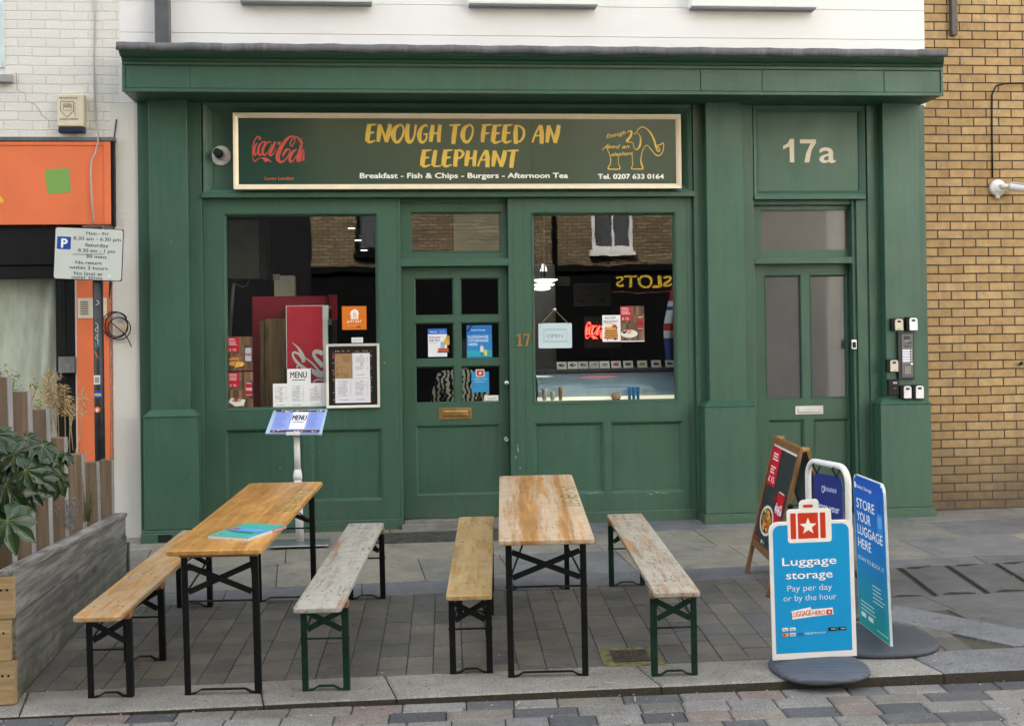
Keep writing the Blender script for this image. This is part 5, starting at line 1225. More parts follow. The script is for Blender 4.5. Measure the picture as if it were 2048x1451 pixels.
m = MB(); m.tube([(x1-.01, .36, zt-1.3), (x1, .36, zt+.1)], .01, 8); m.build('pole', BRASS, t)
# display counter with curved glass
cx0, cx1 = X(1073, 770, .35), X(1400, 770, .35); zt = Z(1210, 737, .6); zb = Z(1210, 800, .35)-.75
t = thing('display_counter', 'chilled display counter with curved glass behind the right window', 'counter', ((cx0+cx1)/2, .5, gz(1, 0)))
m = MB(); m.box(cx0, cx1, .38, 1.2, -.02, Z(1210, 808, .38)); m.build('base', plain('cream_counter', (.62, .58, .46), .5), t, .006)
m = MB(); m.box(cx0, cx1, .62, 1.2, zt-.03, zt); m.build('top', DGREY, t, .005)
CG = NT('counter_glass_painted_sky', .12, .6); CG.i('Base Color', CG.ramp(CG.noise(3, 4), [(.3, (.30, .44, .56)), (.7, (.42, .56, .68))])); CG.b.inputs['Coat Weight'].default_value = 1.0  # opaque pane: the sky's reflection is put into its pale blue base colour
P = [[(x, .40+.25*(1-math.cos(q*math.pi/2)), Z(1210, 792, .38)+(zt-.035-Z(1210, 792, .38))*math.sin(q*math.pi/2)) for q in [j/14 for j in range(15)]] for x in (cx0+.02, cx1-.16)]
m = MB(); m.grid(P, 0, True, True); m.build('curved_glass', CG.m, t)
m = MB(); m.box(cx0+.01, cx1-.02, .375, .392, Z(1210, 800, .38), Z(1210, 792, .38)); m.build('light_strip', emis('strip_glow', (1, .92, .72), .12), t)
zc = zt+.001
cc = ['E4E2DC', 'E8E6E0', 'DAD6D0', 'CFCBC6', 'ECEAE4', 'ECEAE4', 'ECEAE4', 'ECEAE4', 'ECEAE4', 'ECEAE4']
lbn = ['with a dark dish, leftmost of the row', 'with a round dark plate', 'with a brown and red dish', 'nearly white, fourth of the row', 'with a pale blue picture', 'with a red picture', 'with a black picture', 'with a green picture', 'with a brown picture', 'with a maroon picture, rightmost']
for i, u in enumerate((1113, 1135, 1156, 1178, 1199, 1222, 1246, 1274, 1302, 1330)):
    wpx = 22; a = at(u+wpx/2, 731, .68); su = (.68+CAM_D)/F_PX; wd = wpx*su
    th = R(62); U = Vector((su, 0, 0)); V_ = Vector((0, -math.cos(th), -math.sin(th)))*su; N = Vector((0, -math.sin(th), math.cos(th)))
    O = Vector((a.x-wd/2, .70, zc+16*su*math.sin(th)+.001)); card = thing('dish_card', 'dish photo card on the counter, '+lbn[i], 'card', (a.x, .69, zc), 'dish cards along the counter')
    p = Print(O, U, V_, N, .0008); p.rect(.5, 0, wpx-1.5, 16, cc[i]); p.layer(); col_ = ('2A2420', '2A2A26', '6A3A2A', 'B8B4AC', '9AB0C8', 'B03A2A', '2A2A22', '8A9A3A', '5A2A20', '5A1A1A')[i]
    p.blob(wpx/2-.5, 7.5, 6.5, 3.4, col_, rp); p.layer(); p.blob(wpx/2+1, 7, 2.6, 1.5, 'D8C8A0' if i < 3 else 'C86A3A', rp, 8); p.build('printed_face', card)
    m = MB(); q = [O+U*.5, O+U*(wpx-1.5), O+U*(wpx-1.5)+V_*16, O+U*.5+V_*16]; m.add([tuple(x) for x in q]+[tuple(x-N*.003) for x in q], [(3,2,1,0),(4,5,6,7),(0,1,5,4),(1,2,6,5),(2,3,7,6),(3,0,4,7)]); m.build('card_stock', WHITEP, card)
def cup(px, py0, py1, wpx, mat, label, Y=.36, grp=None):
    z0, z1 = Z(px, py1, Y), Z(px, py0, Y); a = at(px, py1, Y); r_ = wpx/2*(Y+CAM_D)/F_PX
    t = thing('paper_cup', label, 'cup', tuple(a), grp); m = MB(); m.lathe([(r_*.72, 0), (r_, z1-z0), (r_*1.08, z1-z0+.003), (r_*.94, z1-z0+.003), (r_*.65, .01)], 18, 0, Matrix.Translation(a)); m.build('wall', mat, t)
m = MB(); m.box(cx0, cx1, .28, .374, Z(1210, 803, .33)-.02, Z(1210, 803, .33)); sh_ = m.build('window_shelf', plain('pale_shelf', (.6, .57, .48), .5)); tag(sh_, 'pale narrow shelf along the bottom of the right window', 'shelf')
ps = plain('paper_white', (.85, .83, .76), .6); pb = plain('cup_blue', (.05, .32, .70), .4)
cup(1089, 778, 800, 11, ps, 'tall white paper cup at the left end of the window shelf', .33)
cup(1105, 784, 800, 11, ps, 'short white paper cup on the window shelf', .33)
cup(1121, 775, 800, 9, plain('salmon_card', (.6, .3, .18), .6), 'slim salmon coloured cup on the window shelf', .33)
for u, s_ in ((1259, 'left'), (1267.5, 'middle'), (1276, 'right')): cup(u, 774, 798, 8, pb, 'bright blue cup, %s one of the three on the window shelf' % s_, .33, 'blue cups on the window shelf')
a = at(1232, 792, .33); t = thing('round_bread', 'round pale bun on a stand on the window shelf', 'bread', tuple(at(1232, 802, .33))); m = MB(); m.lathe([(.012, -.035), (.034, -.028), (.044, -.01), (.044, .012), (.032, .03), (.01, .037)], 18, 0, Matrix.Translation(a)); m.build('bun', plain('crust', (.55, .36, .22), .6), t)
m = MB(); m.tube([a+Vector((0, 0, -.05)), a+Vector((0, 0, -.034))], [.03, .012], 12); m.build('stand', BRASS, t)
# left window interior: red drinks fridge and what stands round it
Yf = .25; fx0, fx1 = X(573.5, 720, Yf), X(646, 720, Yf); zt = Z(610, 612, Yf); RED = plain('drinks_red', (.62, .026, .055), .35, var=.08)
t = thing('drinks_fridge', 'bright red drinks fridge with white script on its side', 'fridge', ((fx0+fx1)/2, .8, 0))
m = MB(); m.box(fx0, fx1, Yf, 1.05, -.02, zt); m.build('cabinet', RED, t, .006)
m = MB(); m.box(fx1+.0005, fx1+.045, Yf-.002, 1.05, -.02, zt-.12); m.build('door_frame', WHITEP, t, .004)
m = MB(); m.box(fx1+.0455, fx1+.052, Yf+.05, 1.0, .1, zt-.16); m.build('door_glass', plain('dark_glass', (.03, .03, .035), .1), t)
m = MB(); m.box(fx1+.0005, fx1+.05, Yf-.002, 1.05, zt-.1195, zt); m.box(fx1+.0505, fx1+.054, Yf+.04, 1.0, zt-.105, zt-.02, 1); m.build('header', [WHITEP, plain('header_dark', (.12, .02, .025), .4)], t, .004)
m = MB(); m.box(fx0-.003, fx0+.003, Yf-.003, 1.05, -.02, zt+.003); m.box(fx0-.003, fx1+.05, Yf-.003, 1.05, zt+.0005, zt+.006); m.build('edge_trim', WHITEP, t)
p, hh, su = px_print(573.5, 640, 646, 812, Yf, .0008); fz = lambda pts: [(520+x/6.046, 640+y/6.046) for x, y in pts]
for pts, ws in (([(388,266),(460,330),(515,425),(528,490),(500,500)], [3, 22, 44, 40, 6]), ([(520,500),(470,410),(410,388),(400,430),(450,510),(560,600),(600,640)], [10, 26, 26, 26, 34, 44, 20]), ([(540,448),(640,530),(715,620),(765,650)], [14, 22, 26, 60]), ([(762,405),(690,380),(655,395),(665,450),(762,560)], [60, 50, 40, 40, 60]), ([(600,590),(690,650),(762,668)], [44, 70, 80]), ([(640,745),(690,722),(760,730)], [24, 26, 22]), ([(440,575),(470,540),(520,560)], [20, 30, 14])):
    p.stroke(fz(pts), [w_/6.046 for w_ in ws], 'E9E4E2', 5); p.k += .1
p.build('lettering', t)
t = thing('red_cabinet', 'dark red cooler cabinet standing behind the bright red fridge', 'cabinet', (X(575, 700, 1.25), 1.3, 0)); m = MB(); m.box(X(505, 700, .92), X(653, 700, .92), .92, 1.45, -.02, Z(580, 592, .92)); m.build('body', plain('dark_red', (.55, .02, .06), .4), t, .008)
m = MB(); m.box(X(654, 600, 1.1), X(671, 600, 1.1), 1.46, 1.5, Z(660, 640, 1.46), Z(660, 587, 1.1)); m.build('side_panel', RED, t, .004)
m = MB(); m.box(X(655, 660, 1.25), X(672, 660, 1.25), 1.46, 1.5, -.02, Z(660, 640, 1.25)); m.build('door', DGREY, t)
t = thing('wooden_board', 'tall brown wooden boards leaning behind the glass left of the red fridge', 'board', (X(545, 800, .5), .5, 0)); WBD = m_wood('dark_knotty_pine', (.40, .235, .11), (.24, .135, .06), knots=.8, axis='z')
for u0, u1, top in ((519, 530, 641), (530.5, 573, 637)):
    m = MB(); m.box(X(u0, 720, .45), X(u1, 720, .45)-.002, .45 if u0 > 525 else .48, .50, -.02, Z(545, top, .45)); m.build('plank', WBD, t, .006)
t = thing('wall_cupboard', 'dark grey wall cupboard high up behind the left window', 'cupboard', (X(490, 500, 1.5), 1.6, 2.2)); m = MB(); m.box(X(456, 490, 1.5), X(518, 490, 1.5), 1.5, 1.95, Z(490, 557, 1.5), Z(490, 440, 1.5)); m.build('carcass', plain('mid_grey', (.30, .30, .30), .5), t, .005); m = MB(); m.box(X(518.5, 490, 1.5), X(533, 490, 1.5), 1.5, 1.9, Z(490, 559, 1.5), Z(490, 440, 1.5)); m.build('door', DGREY, t, .004)
t = thing('paper_box', 'pale box with a raised flap standing on the dark red cabinet', 'box', (X(570, 585, 1.1), 1.1, Z(570, 592, .92))); m = MB(); z0 = Z(580, 592, .92)+.001
m.box(X(548, 570, 1.0), X(589, 570, 1.0), 1.0, 1.2, z0, Z(570, 551, 1.0)); m.build('carton', plain('pale_card', (.7, .68, .64), .7), t, .006); m = MB(); m.box(X(546, 555, .99), X(560, 555, .99), .988, .9995, Z(570, 560, .99), Z(570, 548, .99)); m.build('flap', plain('pale_card_b', (.38, .37, .35), .7), t)
t = thing('pipe', 'pale vertical pipe behind the two meal posters', 'pipe', (X(463, 600, 1.2), 1.2, 0)); m = MB(); m.tube([at(458, 680, 1.2), at(467, 565, 1.2)], .018, 10); m.tube([at(472, 567, 1.25), at(485, 574, 1.25), at(495, 570, 1.25), at(498, 558, 1.25)], .005, 6); m.build('tube', GREYP, t)
# ================================================================== TABLES AND BENCHES
NRM = Vector((-GX, -GY, 1)).normalized()
def ground_frame(x, y, ang):
    v = Vector((-math.sin(ang), math.cos(ang), 0)); v = (v - NRM*v.dot(NRM)).normalized(); u = v.cross(NRM).normalized()
    o = GP(x, y, .001)
    return Matrix(((u.x, v.x, NRM.x, o.x), (u.y, v.y, NRM.y, o.y), (u.z, v.z, NRM.z, o.z), (0, 0, 0, 1)))
def gthing(name, label, cat, x, y, ang, group=None):
    t = thing(name, label, cat, (0, 0, 0), group, False); t.matrix_world = ground_frame(x, y, ang); return t
WT1 = m_wood('varnished_pine', (.66, .36, .105), (.48, .235, .058), knots=.45, planks=13, rough=.34)
WT2 = m_wood('worn_pine', (.58, .34, .13), (.40, .20, .06), wear=(.60, .51, .38), wear_amt=.72, cover=.52, wst=.07, wsc=7, planks=13, rough=.5)
WBA = m_wood('weathered_pine', (.60, .35, .125), (.40, .21, .07), wear=(.52, .43, .29), wear_amt=.55, cover=.50, knots=.3, rough=.5)
WBB = m_wood('flaking_white_paint', (.48, .28, .14), (.28, .13, .06), wear=(.44, .425, .365), wear_amt=.97, cover=.40, wst=.12, knots=.85, crack=True, rough=.7)
WBC = m_wood('honey_pine', (.54, .36, .14), (.36, .21, .065), wear=(.56, .44, .25), wear_amt=.5, cover=.50, knots=.2, rough=.45, gscale=.6)
WBD2 = m_wood('half_stripped_paint', (.58, .34, .17), (.34, .17, .08), wear=(.47, .43, .345), wear_amt=.95, cover=.45, wst=.16, knots=.7, crack=True, rough=.7)
BATT = m_wood('batten_pine', (.42, .22, .10), (.30, .14, .06), axis='x')
def trestle(name, label, cat, x, y, ang, L, w_, h, hs, ni, fi, wood, group, m_near, m_far, extra=None, cr=.035, dipped=True):
    t = gthing(name, label, cat, x, y, ang, group)
    th = .028
    # top: a board with clipped rounded corners, slightly dished by wear
    m = MB(); n = 8
    pl = arc(-w_/2+cr, cr, cr, 180, 270, n)+arc(w_/2-cr, cr, cr, 270, 360, n)+arc(w_/2-cr, L-cr, cr, 0, 90, n)+arc(-w_/2+cr, L-cr, cr, 90, 180, n)
    N = len(pl); vs = [(a, b, h-th) for a, b in pl]+[(a, b, h) for a, b in pl]
    m.add(vs, [tuple(range(N-1, -1, -1)), tuple(range(N, 2*N))]+[(i, (i+1) % N, N+(i+1) % N, N+i) for i in range(N)])
    top = m.build('table_top' if name == 'beer_table' else 'seat', wood, t, .007, 3)
    # bolt holes
    m = MB(); fr = [ni, L-fi]+([extra] if extra else [])
    for f in fr:
        sgn = 1 if f < L/2 else -1
        for a, b in ((hs*.75, .01), (-hs*.75, .012), (hs*.22, .11*sgn), (-hs*.22, .11*sgn)):
            m.lathe([(.0065, -.002), (.0065, .0007)], 8, 0, Matrix.Translation((a, f+b, h)))
    m.build('bolt_head', STEELB, top)
    for k, f in enumerate(fr):
        sg_ = 1 if f < L/2 else -1; mt = m_near if k == 0 else m_far
        zt = h-th-.001; a = .034; bz = .03
        m = MB(); m.box(-hs-.02, hs+.02, f-.025, f+.045, zt-bz, zt); m.build('batten', BATT, t, .003)
        zl = zt-bz-.001
        for s_ in (-1, 1):
            m = MB(); xo = s_*hs
            # angle iron: one flange facing the end of the table, one facing outwards, feet splayed a little
            m.add([(xo-a/2, f, 0.), (xo+a/2, f, 0.), (xo+a/2, f+.004, 0.), (xo-a/2, f+.004, 0.), (xo-a/2, f, zl), (xo+a/2, f, zl), (xo+a/2, f+.004, zl), (xo-a/2, f+.004, zl)], [(3,2,1,0),(4,5,6,7),(0,1,5,4),(1,2,6,5),(2,3,7,6),(3,0,4,7)])
            xe = xo+s_*(a/2-.002); m.box(xe-.002, xe+.002, f+.0045, f+a, .0, zl)
            for zz_ in (zl*.78, zl*.55): m.lathe([(.005, 0), (.006, .003)], 8, 0, Matrix.Translation((xo, f-.0005, zz_)) @ Matrix.Rotation(R(90), 4, 'X'))
            m.build('leg', mt, t, .0015, 1)
        z1, z2 = (zl-.045, zl-.185) if h > .6 else (zl-.02, zl-.115)
        m = MB(); m.bar((-hs+a/2, f-.003, z1), (hs-a/2, f-.003, z2), .004, .030, (0, 0, 1)); m.bar((hs-a/2, f+.006, z1), (-hs+a/2, f+.006, z2), .004, .030, (0, 0, 1)); m.build('cross_brace', mt, t)
        m = MB(); zr = zl-.235 if h > .6 else zl-.165; m.tube([(-hs-.022, f+.012, zr), (hs+.022, f+.012, zr)], .0055, 8); m.build('tie_rod', mt, t)
        m = MB(); q = hs-a/2; pts = [(-q, f+.012, .006), (-q+.02, f+.012, .008), (-q+.05, f+.012, .026), (q-.05, f+.012, .026), (q-.02, f+.012, .008), (q, f+.012, .006)]
        for p0, p1 in zip(pts, pts[1:]): m.bar(p0, p1, .024, .005, (0, 0, 1))
        m.build('foot_bar', mt, t)
        m = MB()
        for s_ in (-1, 1): m.bar((s_*(hs-.012), f+.03*sg_, zr+.06), (s_*hs*.35, f+(.42 if h > .6 else .24)*sg_, zt-.004), .010, .004, (0, 0, 1))
        m.build('folding_stay', mt, t)
    return t, top
GT = 'folding trestle tables on the pavement'; GB = 'folding trestle benches at the two tables'
tb1, top1 = trestle('beer_table', 'glossy orange pine trestle table with a notebook lying on it', 'table', -.86, -4.132, -.099, 2.165, .497, .783, .182, .134, .115, WT1, GT, STEELB, STEELB)
tb2, top2 = trestle('beer_table', 'scratched pine trestle table with worn whitish planks and faded green stencil', 'table', .84, -4.203, -.094, 2.165, .497, .779, .198, .206, .06, WT2, GT, STEELB, STEELB)
trestle('beer_bench', 'orange brown bench between the timber planter and the notebook table', 'bench', -1.444, -4.15, -.094, 2.23, .243, .475, .100, .195, .217, WBA, GB, STEELB, STEELB, .83, .028)
trestle('beer_bench', 'flaking white painted bench with brown knots on dark green legs, right of the notebook table', 'bench', -.338, -4.277, -.100, 2.23, .243, .50, .107, .241, .082, WBB, GB, STEELG, STEELB, None, .028)
trestle('beer_bench', 'honey brown bench with bare grain, left of the scratched table', 'bench', .442, -4.038, -.092, 2.23, .243, .468, .099, .164, .228, WBC, GB, STEELB, STEELB, 1.36, .022)
trestle('beer_bench', 'half stripped whitish bench with orange patches, right of the scratched table', 'bench', 1.515, -4.234, -.065, 2.23, .243, .482, .106, .139, .096, WBD2, GB, STEELG, STEELG, None, .022)
# faded stencils on the tops (read along the table)
def stencil(top, h, u, v0, L, rows, colr, keep, seed):
    r_ = random.Random(seed)
    p = Print((u, v0, h), (0, 1, 0), (-1, 0, 0), (0, 0, 1), .0006)
    for body, vv, sz in rows: p.text(body, 0, vv, sz, colr, 'l', .0, L)
    q = [(f, c) for f, c in zip(p.f, p.c) if r_.random() < keep]
    p.f = [a for a, b in q]; p.c = [b for a, b in q]
    p.build('stencil', top, PRINT_M)
stencil(top1, .783, .13, 1.05, .86, [('BREWERY FEST', .0, .10)], '6A7A3A', .62, 1)
stencil(top2, .779, .13, .95, .75, [('BREWERY FEST', .0, .11)], '56682E', .55, 2)
# notebook
def on_top(px, py, hh):
    r = ray(px, py); n = Vector((-GX, -GY, 1)); return CAM_P + r*((hh*n.length-n.dot(CAM_P))/n.dot(r))
c = [on_top(*q, .783+.006) for q in ((421, 1076), (498, 1082), (571, 1051), (490, 1046))]
ctr = sum(c, Vector())/4; U = (c[1]-c[0]); V_ = (c[3]-c[0]); 
U2 = ((c[1]-c[0])+(c[2]-c[3]))/2; V2 = ((c[3]-c[0])+(c[2]-c[1]))/2
NB_W, NB_L = .21, .29
if U2.length > V2.length: NB_W, NB_L = .29, .21
u_ = U2.normalized(); u_ = (u_-NRM*u_.dot(NRM)).normalized(); v_ = NRM.cross(u_).normalized()
nb = thing('notebook', 'turquoise dotted spiral notebook on the orange table', 'notebook', (0, 0, 0), None, False)
print('notebook', U2.length, V2.length, U2.angle(V2))
LW, LH = U2.length, V2.dot(v_)
ctr = ctr - NRM*.0055
nb.matrix_world = Matrix(((u_.x, v_.x, NRM.x, ctr.x), (u_.y, v_.y, NRM.y, ctr.y), (u_.z, v_.z, NRM.z, ctr.z), (0, 0, 0, 1)))
sk = V2.dot(u_)/2*.6
LW, LH = max(.16, min(.30, LW)), max(.2, min(.36, LH))
m = MB(); m.box(-LW/2, LW/2, -LH/2, LH/2, 0, .014); m.build('page_block', plain('paper_edge', (.74, .74, .73), .7), nb)
p = Print((-LW/2, LH/2, .0145), (LW/100, 0, 0), (0, -LH/100, 0), (0, 0, 1), .0008)
p.rect(-.5, -.5, 100.5, 100.5, '35A596'); p.layer()
for i in range(14):
    for j in range(17): p.ell(4+i*7+(j % 2)*3.5, 3+j*6, 1.0, .8, 'A9D8CC', 8)
p.layer(); p.rect(2, 40, 98, 60, '4E92D8'); p.rect(2, 40, 24, 60, 'C8362E'); p.layer(); p.text('A4', 13, 54, 8, 'F2DADA', 'c', .02); p.rect(40, 46, 88, 48, 'A8C8EE')
for i in range(9): p.rr(24+i*6.4, 64, 28+i*6.4, 70, 1, '1C3A3C')
p.ell(12, 88, 6, 4, '1E3A3C'); p.layer(); p.ell(12, 88, 4, 2.6, 'B8D8D4'); p.build('cover', nb)
m = MB()
for i in range(40):
    y = -LH/2+.006+i*(LH-.012)/39; m.tube([(LW/2+.006*math.cos(a_), y, .007+.0085*math.sin(a_)) for a_ in [k*math.pi/4 for k in range(8)]], .0012, 5, 0 if i < 24 else 1, False, True)
m.build('spiral', [WHITEP, plain('spiral_red', (.5, .02, .04), .4)], nb)
# ================================================================== MENU STAND
gs = gr(600, 1073); st = thing('menu_stand', 'white metal post with a tilted open menu display and flat square base', 'menu stand', tuple(gs))
Ys = -.42; gs = Vector((at(600, 1073, Ys).x, Ys, 0)); st.location = GP(gs.x, Ys)
m = MB(); b = GP(gs.x, Ys); m.box(gs.x-.235, gs.x+.235, Ys-.19, Ys+.15, b.z+.004, b.z+.016); m.build('base_plate', plain('brushed_steel', (.48, .50, .53), .32, .8, .1), st, .006)
m = MB(); zt = Z(597, 868, Ys); m.tube([(gs.x, Ys, b.z+.017), (gs.x-.012, Ys, Z(597, 956, Ys))], .032, 18); m.tube([(gs.x-.012, Ys, Z(597, 958, Ys)), (gs.x-.012, Ys, Z(597, 950, Ys)), (gs.x-.012, Ys, Z(597, 938, Ys))], [.036, .036, .028], 18); m.tube([(gs.x-.012, Ys, Z(597, 940, Ys)), (gs.x-.018, Ys, zt)], .025, 18); m.build('post', WHITEP, st)
pl = at(530, 866, Ys-.10); pr_ = at(643, 868, Ys-.10); ql = at(547, 820, Ys+.07); qr = at(655, 817, Ys+.07)
U = (pr_-pl+qr-ql)/2; V_ = (ql-pl+qr-pr_)/2; O = (pl+pr_+ql+qr)/4; un = U.normalized(); vn = (V_-un*V_.dot(un)).normalized(); nn = un.cross(vn).normalized()
if nn.y > 0: nn = -nn
Wd, Hd = U.length, V_.length; sh = V_.dot(un)/2
cor = [pl, pr_, qr, ql]
m = MB(); off = nn*-.022
m.add([tuple(q) for q in cor]+[tuple(q+off) for q in cor], [(0,1,2,3),(7,6,5,4),(1,0,4,5),(2,1,5,6),(3,2,6,7),(0,3,7,4)]); m.build('display_case', plain('pale_blue_metal', (.42, .56, .70), .3, .3), st, .004)
p = Print(tuple(ql+nn*.001), (pr_-pl+qr-ql)/200, (pl-ql+pr_-qr)/200, nn, .006)
p.rect(6, 3, 95, 96, '8FA4E4'); p.layer(); p.rect(6, 3, 95, 10, '3A2A2A'); p.rect(6, 84, 95, 94, '3E3030'); p.rect(38, 10, 66, 80, 'EEF2F8'); p.layer()
for i in range(46): p.blob(rp.uniform(7, 94), rp.choice((rp.uniform(3, 9), rp.uniform(85, 93))), 2.2, 2.6, rp.choice(('C8B08A', '8A3A2A', 'D8D0C0', 'B02A2A', '2A2A30')), rp, 7)
p.layer(); p.text('MENU', 52, 44, 22, '2A3040', 'c', .02, 26); p.rect(42, 50, 62, 53, '5A6A8A'); menu_l = lambda u0, u1: [p.rect(u0, 14+i*5, u0+(u1-u0)*rp.uniform(.5, 1), 15.6+i*5, '6A7CC0') for i in range(13)]
menu_l(9, 34); menu_l(70, 92); p.build('printed_face', st)
m = MB(); q = (pl+pr_)/2; m.bar(q+Vector((-.055, -.012, .004)), q+Vector((.055, -.012, .004)), .012, .028); m.build('clip', WHITEP, st, .003)
# ================================================================== DOOR MAT, GAS COVER, LITTER
mt = gthing('door_grating', 'worn dark patterned grating set in the pavement before door 17', 'grating', .42, -.33, -.02)
m = MB(); m.box(-.66, .56, -.21, .17, -.01, .008) 
for i in range(16):
    for j in range(5):
        x0 = -.64+i*.074+(j % 2)*.03; m.box(x0, x0+.045, -.195+j*.073, -.155+j*.073, .0081, .0125)
m.build('tread', plain('worn_iron', (.075, .07, .062), .7, .2, .4, 9), mt, .003)
g0 = gr(1261, 1313); gc = gthing('gas_cover', 'small mossy square cover marked GAS in the setts', 'cover', g0.x, g0.y, -.05)
m = MB(); m.box(-.165, .165, -.17, .17, -.01, .0035, 0); m.build('frame', plain('mossy_concrete', (.16, .15, .06), .9, var=.6, scale=22, bump=.4), gc)
m = MB(); m.box(-.105, .105, -.105, .105, .0036, .0105)
for i in range(7):
    for j in range(7):
        if not (1 < j < 5 and 0 < i < 6): m.box(-.095+i*.028, -.079+i*.028, -.095+j*.028, -.079+j*.028, .0106, .0135)
m.build('lid', plain('rusty_iron', (.07, .055, .042), .75, .2, .4, 16), gc, .003)
p = Print((0, 0, .0106), (1, 0, 0), (0, 1, 0), (0, 0, 1), .0008); p.rr(-.062, -.028, .062, .028, .012, '3A322A'); p.layer(); p.text('GAS', 0, -.018, .036, '6A5E50', 'c', .03, .085, vs=1); p.build('lettering', gc, PRINT_M)
for (px, py, wd, an, cl, lb_) in ((1325, 945-2+250, 9, 20, (.6, .6, .58), 'scrap of white paper on the setts left of the half stripped bench'), (1222, 1366, 14, 5, (.45, .38, .22), 'short straw on the kerb right of the scratched table'), (1036, 1398, 12, 60, (.45, .33, .2), 'dry sliver at the kerb edge below the scratched table'), (1270, 1387, 9, 80, (.42, .36, .25), 'pale straw lying in the gutter setts')):
    q = gr(px, py); t = gthing('litter', lb_, 'litter', q.x, q.y, R(an)); m = MB(); m.add([(-.02, -.012, .004), (.018, -.014, .004), (.022, .010, .007), (-.015, .013, .010)] if wd == 9 and cl[0] > .5 else [(-.035, -.004, .004), (.035, -.003, .005), (.033, .004, .005), (-.034, .003, .006)], [(0, 1, 2, 3)])
    if py > 1380: t.location.z = rz(q.x, q.y)+.002
    o = m.build('scrap', plain('litter_paper', cl, .8), t); sm = o.modifiers.new('t', 'SOLIDIFY'); sm.thickness = .002
rgt = random.Random(9); m = MB()
for i in range(420):
    x = rgt.uniform(-3, 5); y = rgt.choice((rgt.uniform(-4.1, -.3), rgt.gauss(-3.9, .2), ky(x)-abs(rgt.gauss(0, .10))-.02, rgt.uniform(-5.0, -4.2)))
    z = (gz(x, y) if y > ky(x) else rz(x, y))+.003; r_ = rgt.choice((.003, .004, .005, .006, .009)); k = len(m.v); n = 5; a0 = rgt.uniform(0, 6)
    m.v += [(x+r_*rgt.uniform(.5, 1.2)*math.cos(a0+j*1.257), y+r_*rgt.uniform(.5, 1.2)*math.sin(a0+j*1.257), z) for j in range(n)]+[(x, y, z+r_*.5)]
    for j in range(n): m.f.append((k+j, k+(j+1) % n, k+n)); m.m.append(rgt.choice((0, 0, 1, 2))); m.sm.append(False)
gr_ = m.build('grit', [plain('pale_grit', (.45, .44, .41), .9), plain('dark_grit', (.06, .05, .04), .9), plain('straw_grit', (.36, .28, .15), .9)]); tag(gr_, 'tiny grit and crumbs scattered over the paving and gutter', 'grit', None, 'stuff')
# ================================================================== SIGNS ON THE PAVEMENT, RIGHT
def grz(px, py, dz):
    r = ray(px, py); n = Vector((-GX, -GY, 1)); return CAM_P + r*((dz-n.dot(CAM_P))/n.dot(r))
def dome_base(t, cx, cy, rx, ry, hgt, ang, z0=None, name='base', mat=RUBBER):
    m = MB(); n = 48; prof = [(1.0, 0), (1.02, .25), (1.0, .5), (.93, .68), (.75, .86), (.4, .97), (.0, 1.0)]; zz0 = gz(cx, cy)+.002 if z0 is None else z0
    for r_, k in prof:
        for i in range(n):
            a_ = 2*math.pi*i/n; ca = math.copysign(abs(math.cos(a_))**.8, math.cos(a_)); sa = math.copysign(abs(math.sin(a_))**.8, math.sin(a_))
            x, y = rx*r_*ca, ry*r_*sa; X_, Y_ = cx+x*math.cos(ang)-y*math.sin(ang), cy+x*math.sin(ang)+y*math.cos(ang)
            m.v.append((X_, Y_, (gz(X_, Y_)-gz(cx, cy))+zz0+k*hgt))
    for r_ in range(len(prof)-1):
        for i in range(n):
            j = (i+1) % n; m.f.append((r_*n+i, r_*n+j, (r_+1)*n+j, (r_+1)*n+i)); m.m.append(0); m.sm.append(True)
    m.f.append(tuple(range(n-1, -1, -1))); m.m.append(0); m.sm.append(False)
    return m.build(name, mat, t)
RIB = NT('ribbed_rubber', .55, .5); RIB.i('Base Color', RIB.ramp(RIB.noise(8, 4), [(.3, (.060, .075, .095)), (.7, (.085, .10, .125))]))
wv = RIB.n('TexWave'); wv.wave_type = 'RINGS'; wv.rings_direction = 'Z'; RIB.t.links.new(RIB.co((1, 1, 1), (-2.35, 3.95-.18, 0)), wv.inputs['Vector']); wv.inputs['Scale'].default_value = 14; RIB.bump(wv.outputs['Fac'], .5, .006)
# front: white edged blue board topped by a red suitcase
A0, A1 = grz(1546, 1320, .055), grz(1714, 1308, .055)
t = thing('luggage_sign', 'blue Luggage storage board topped with a red suitcase on a ribbed grey base', 'sign', tuple(GP(2.35, -3.98)))
u = (A1-A0); u.z = 0; Wb = u.length; u.normalize(); n_ = Vector((u.y, -u.x, 0)); upz = Vector((.0, .0, 1)); tlt = Vector((-.012, .01, 1)).normalized()
su = Wb/170.; hb = Z(1625, 1042, A0.y)-A0.z; sv = hb/283.
B0 = Vector((A0.x, A0.y, A0.z))
dome_base(t, (A0.x+A1.x)/2+.0, (A0.y+A1.y)/2-.05, .25, .25, .055, math.atan2(u.y, u.x), None, 'base', RIB.m)
def bpt(x, y): return (x-1545)*su, (1325-y)*sv
def outline(pts): return [bpt(*q) for q in pts]
ol = outline([(1545, 1325), (1715, 1325)]) + [(Wb-a_[0], a_[1]) for a_ in []]
oy = lambda y: (1325-y)*sv; ox = lambda x: (x-1545)*su
shape = [(0, 0), (Wb, 0)] + arc(Wb-.05, hb-.05, .05, 0, 90, 6) + [(ox(1671), hb)] + arc(ox(1671)-.02, oy(1017)-.02, .02, 0, 90, 4) + [(ox(1646), oy(1017)), (ox(1646), oy(1003))] + arc(ox(1646)-.015, oy(1003)-.0, .015, 0, 90, 3) + [(ox(1613), oy(999))] + [(ox(1608), oy(1004)), (ox(1607), oy(1017))] + arc(ox(1582)+.02, oy(1017)-.02, .02, 90, 180, 4) + [(ox(1582), hb)] + arc(.05, hb-.05, .05, 90, 180, 6)
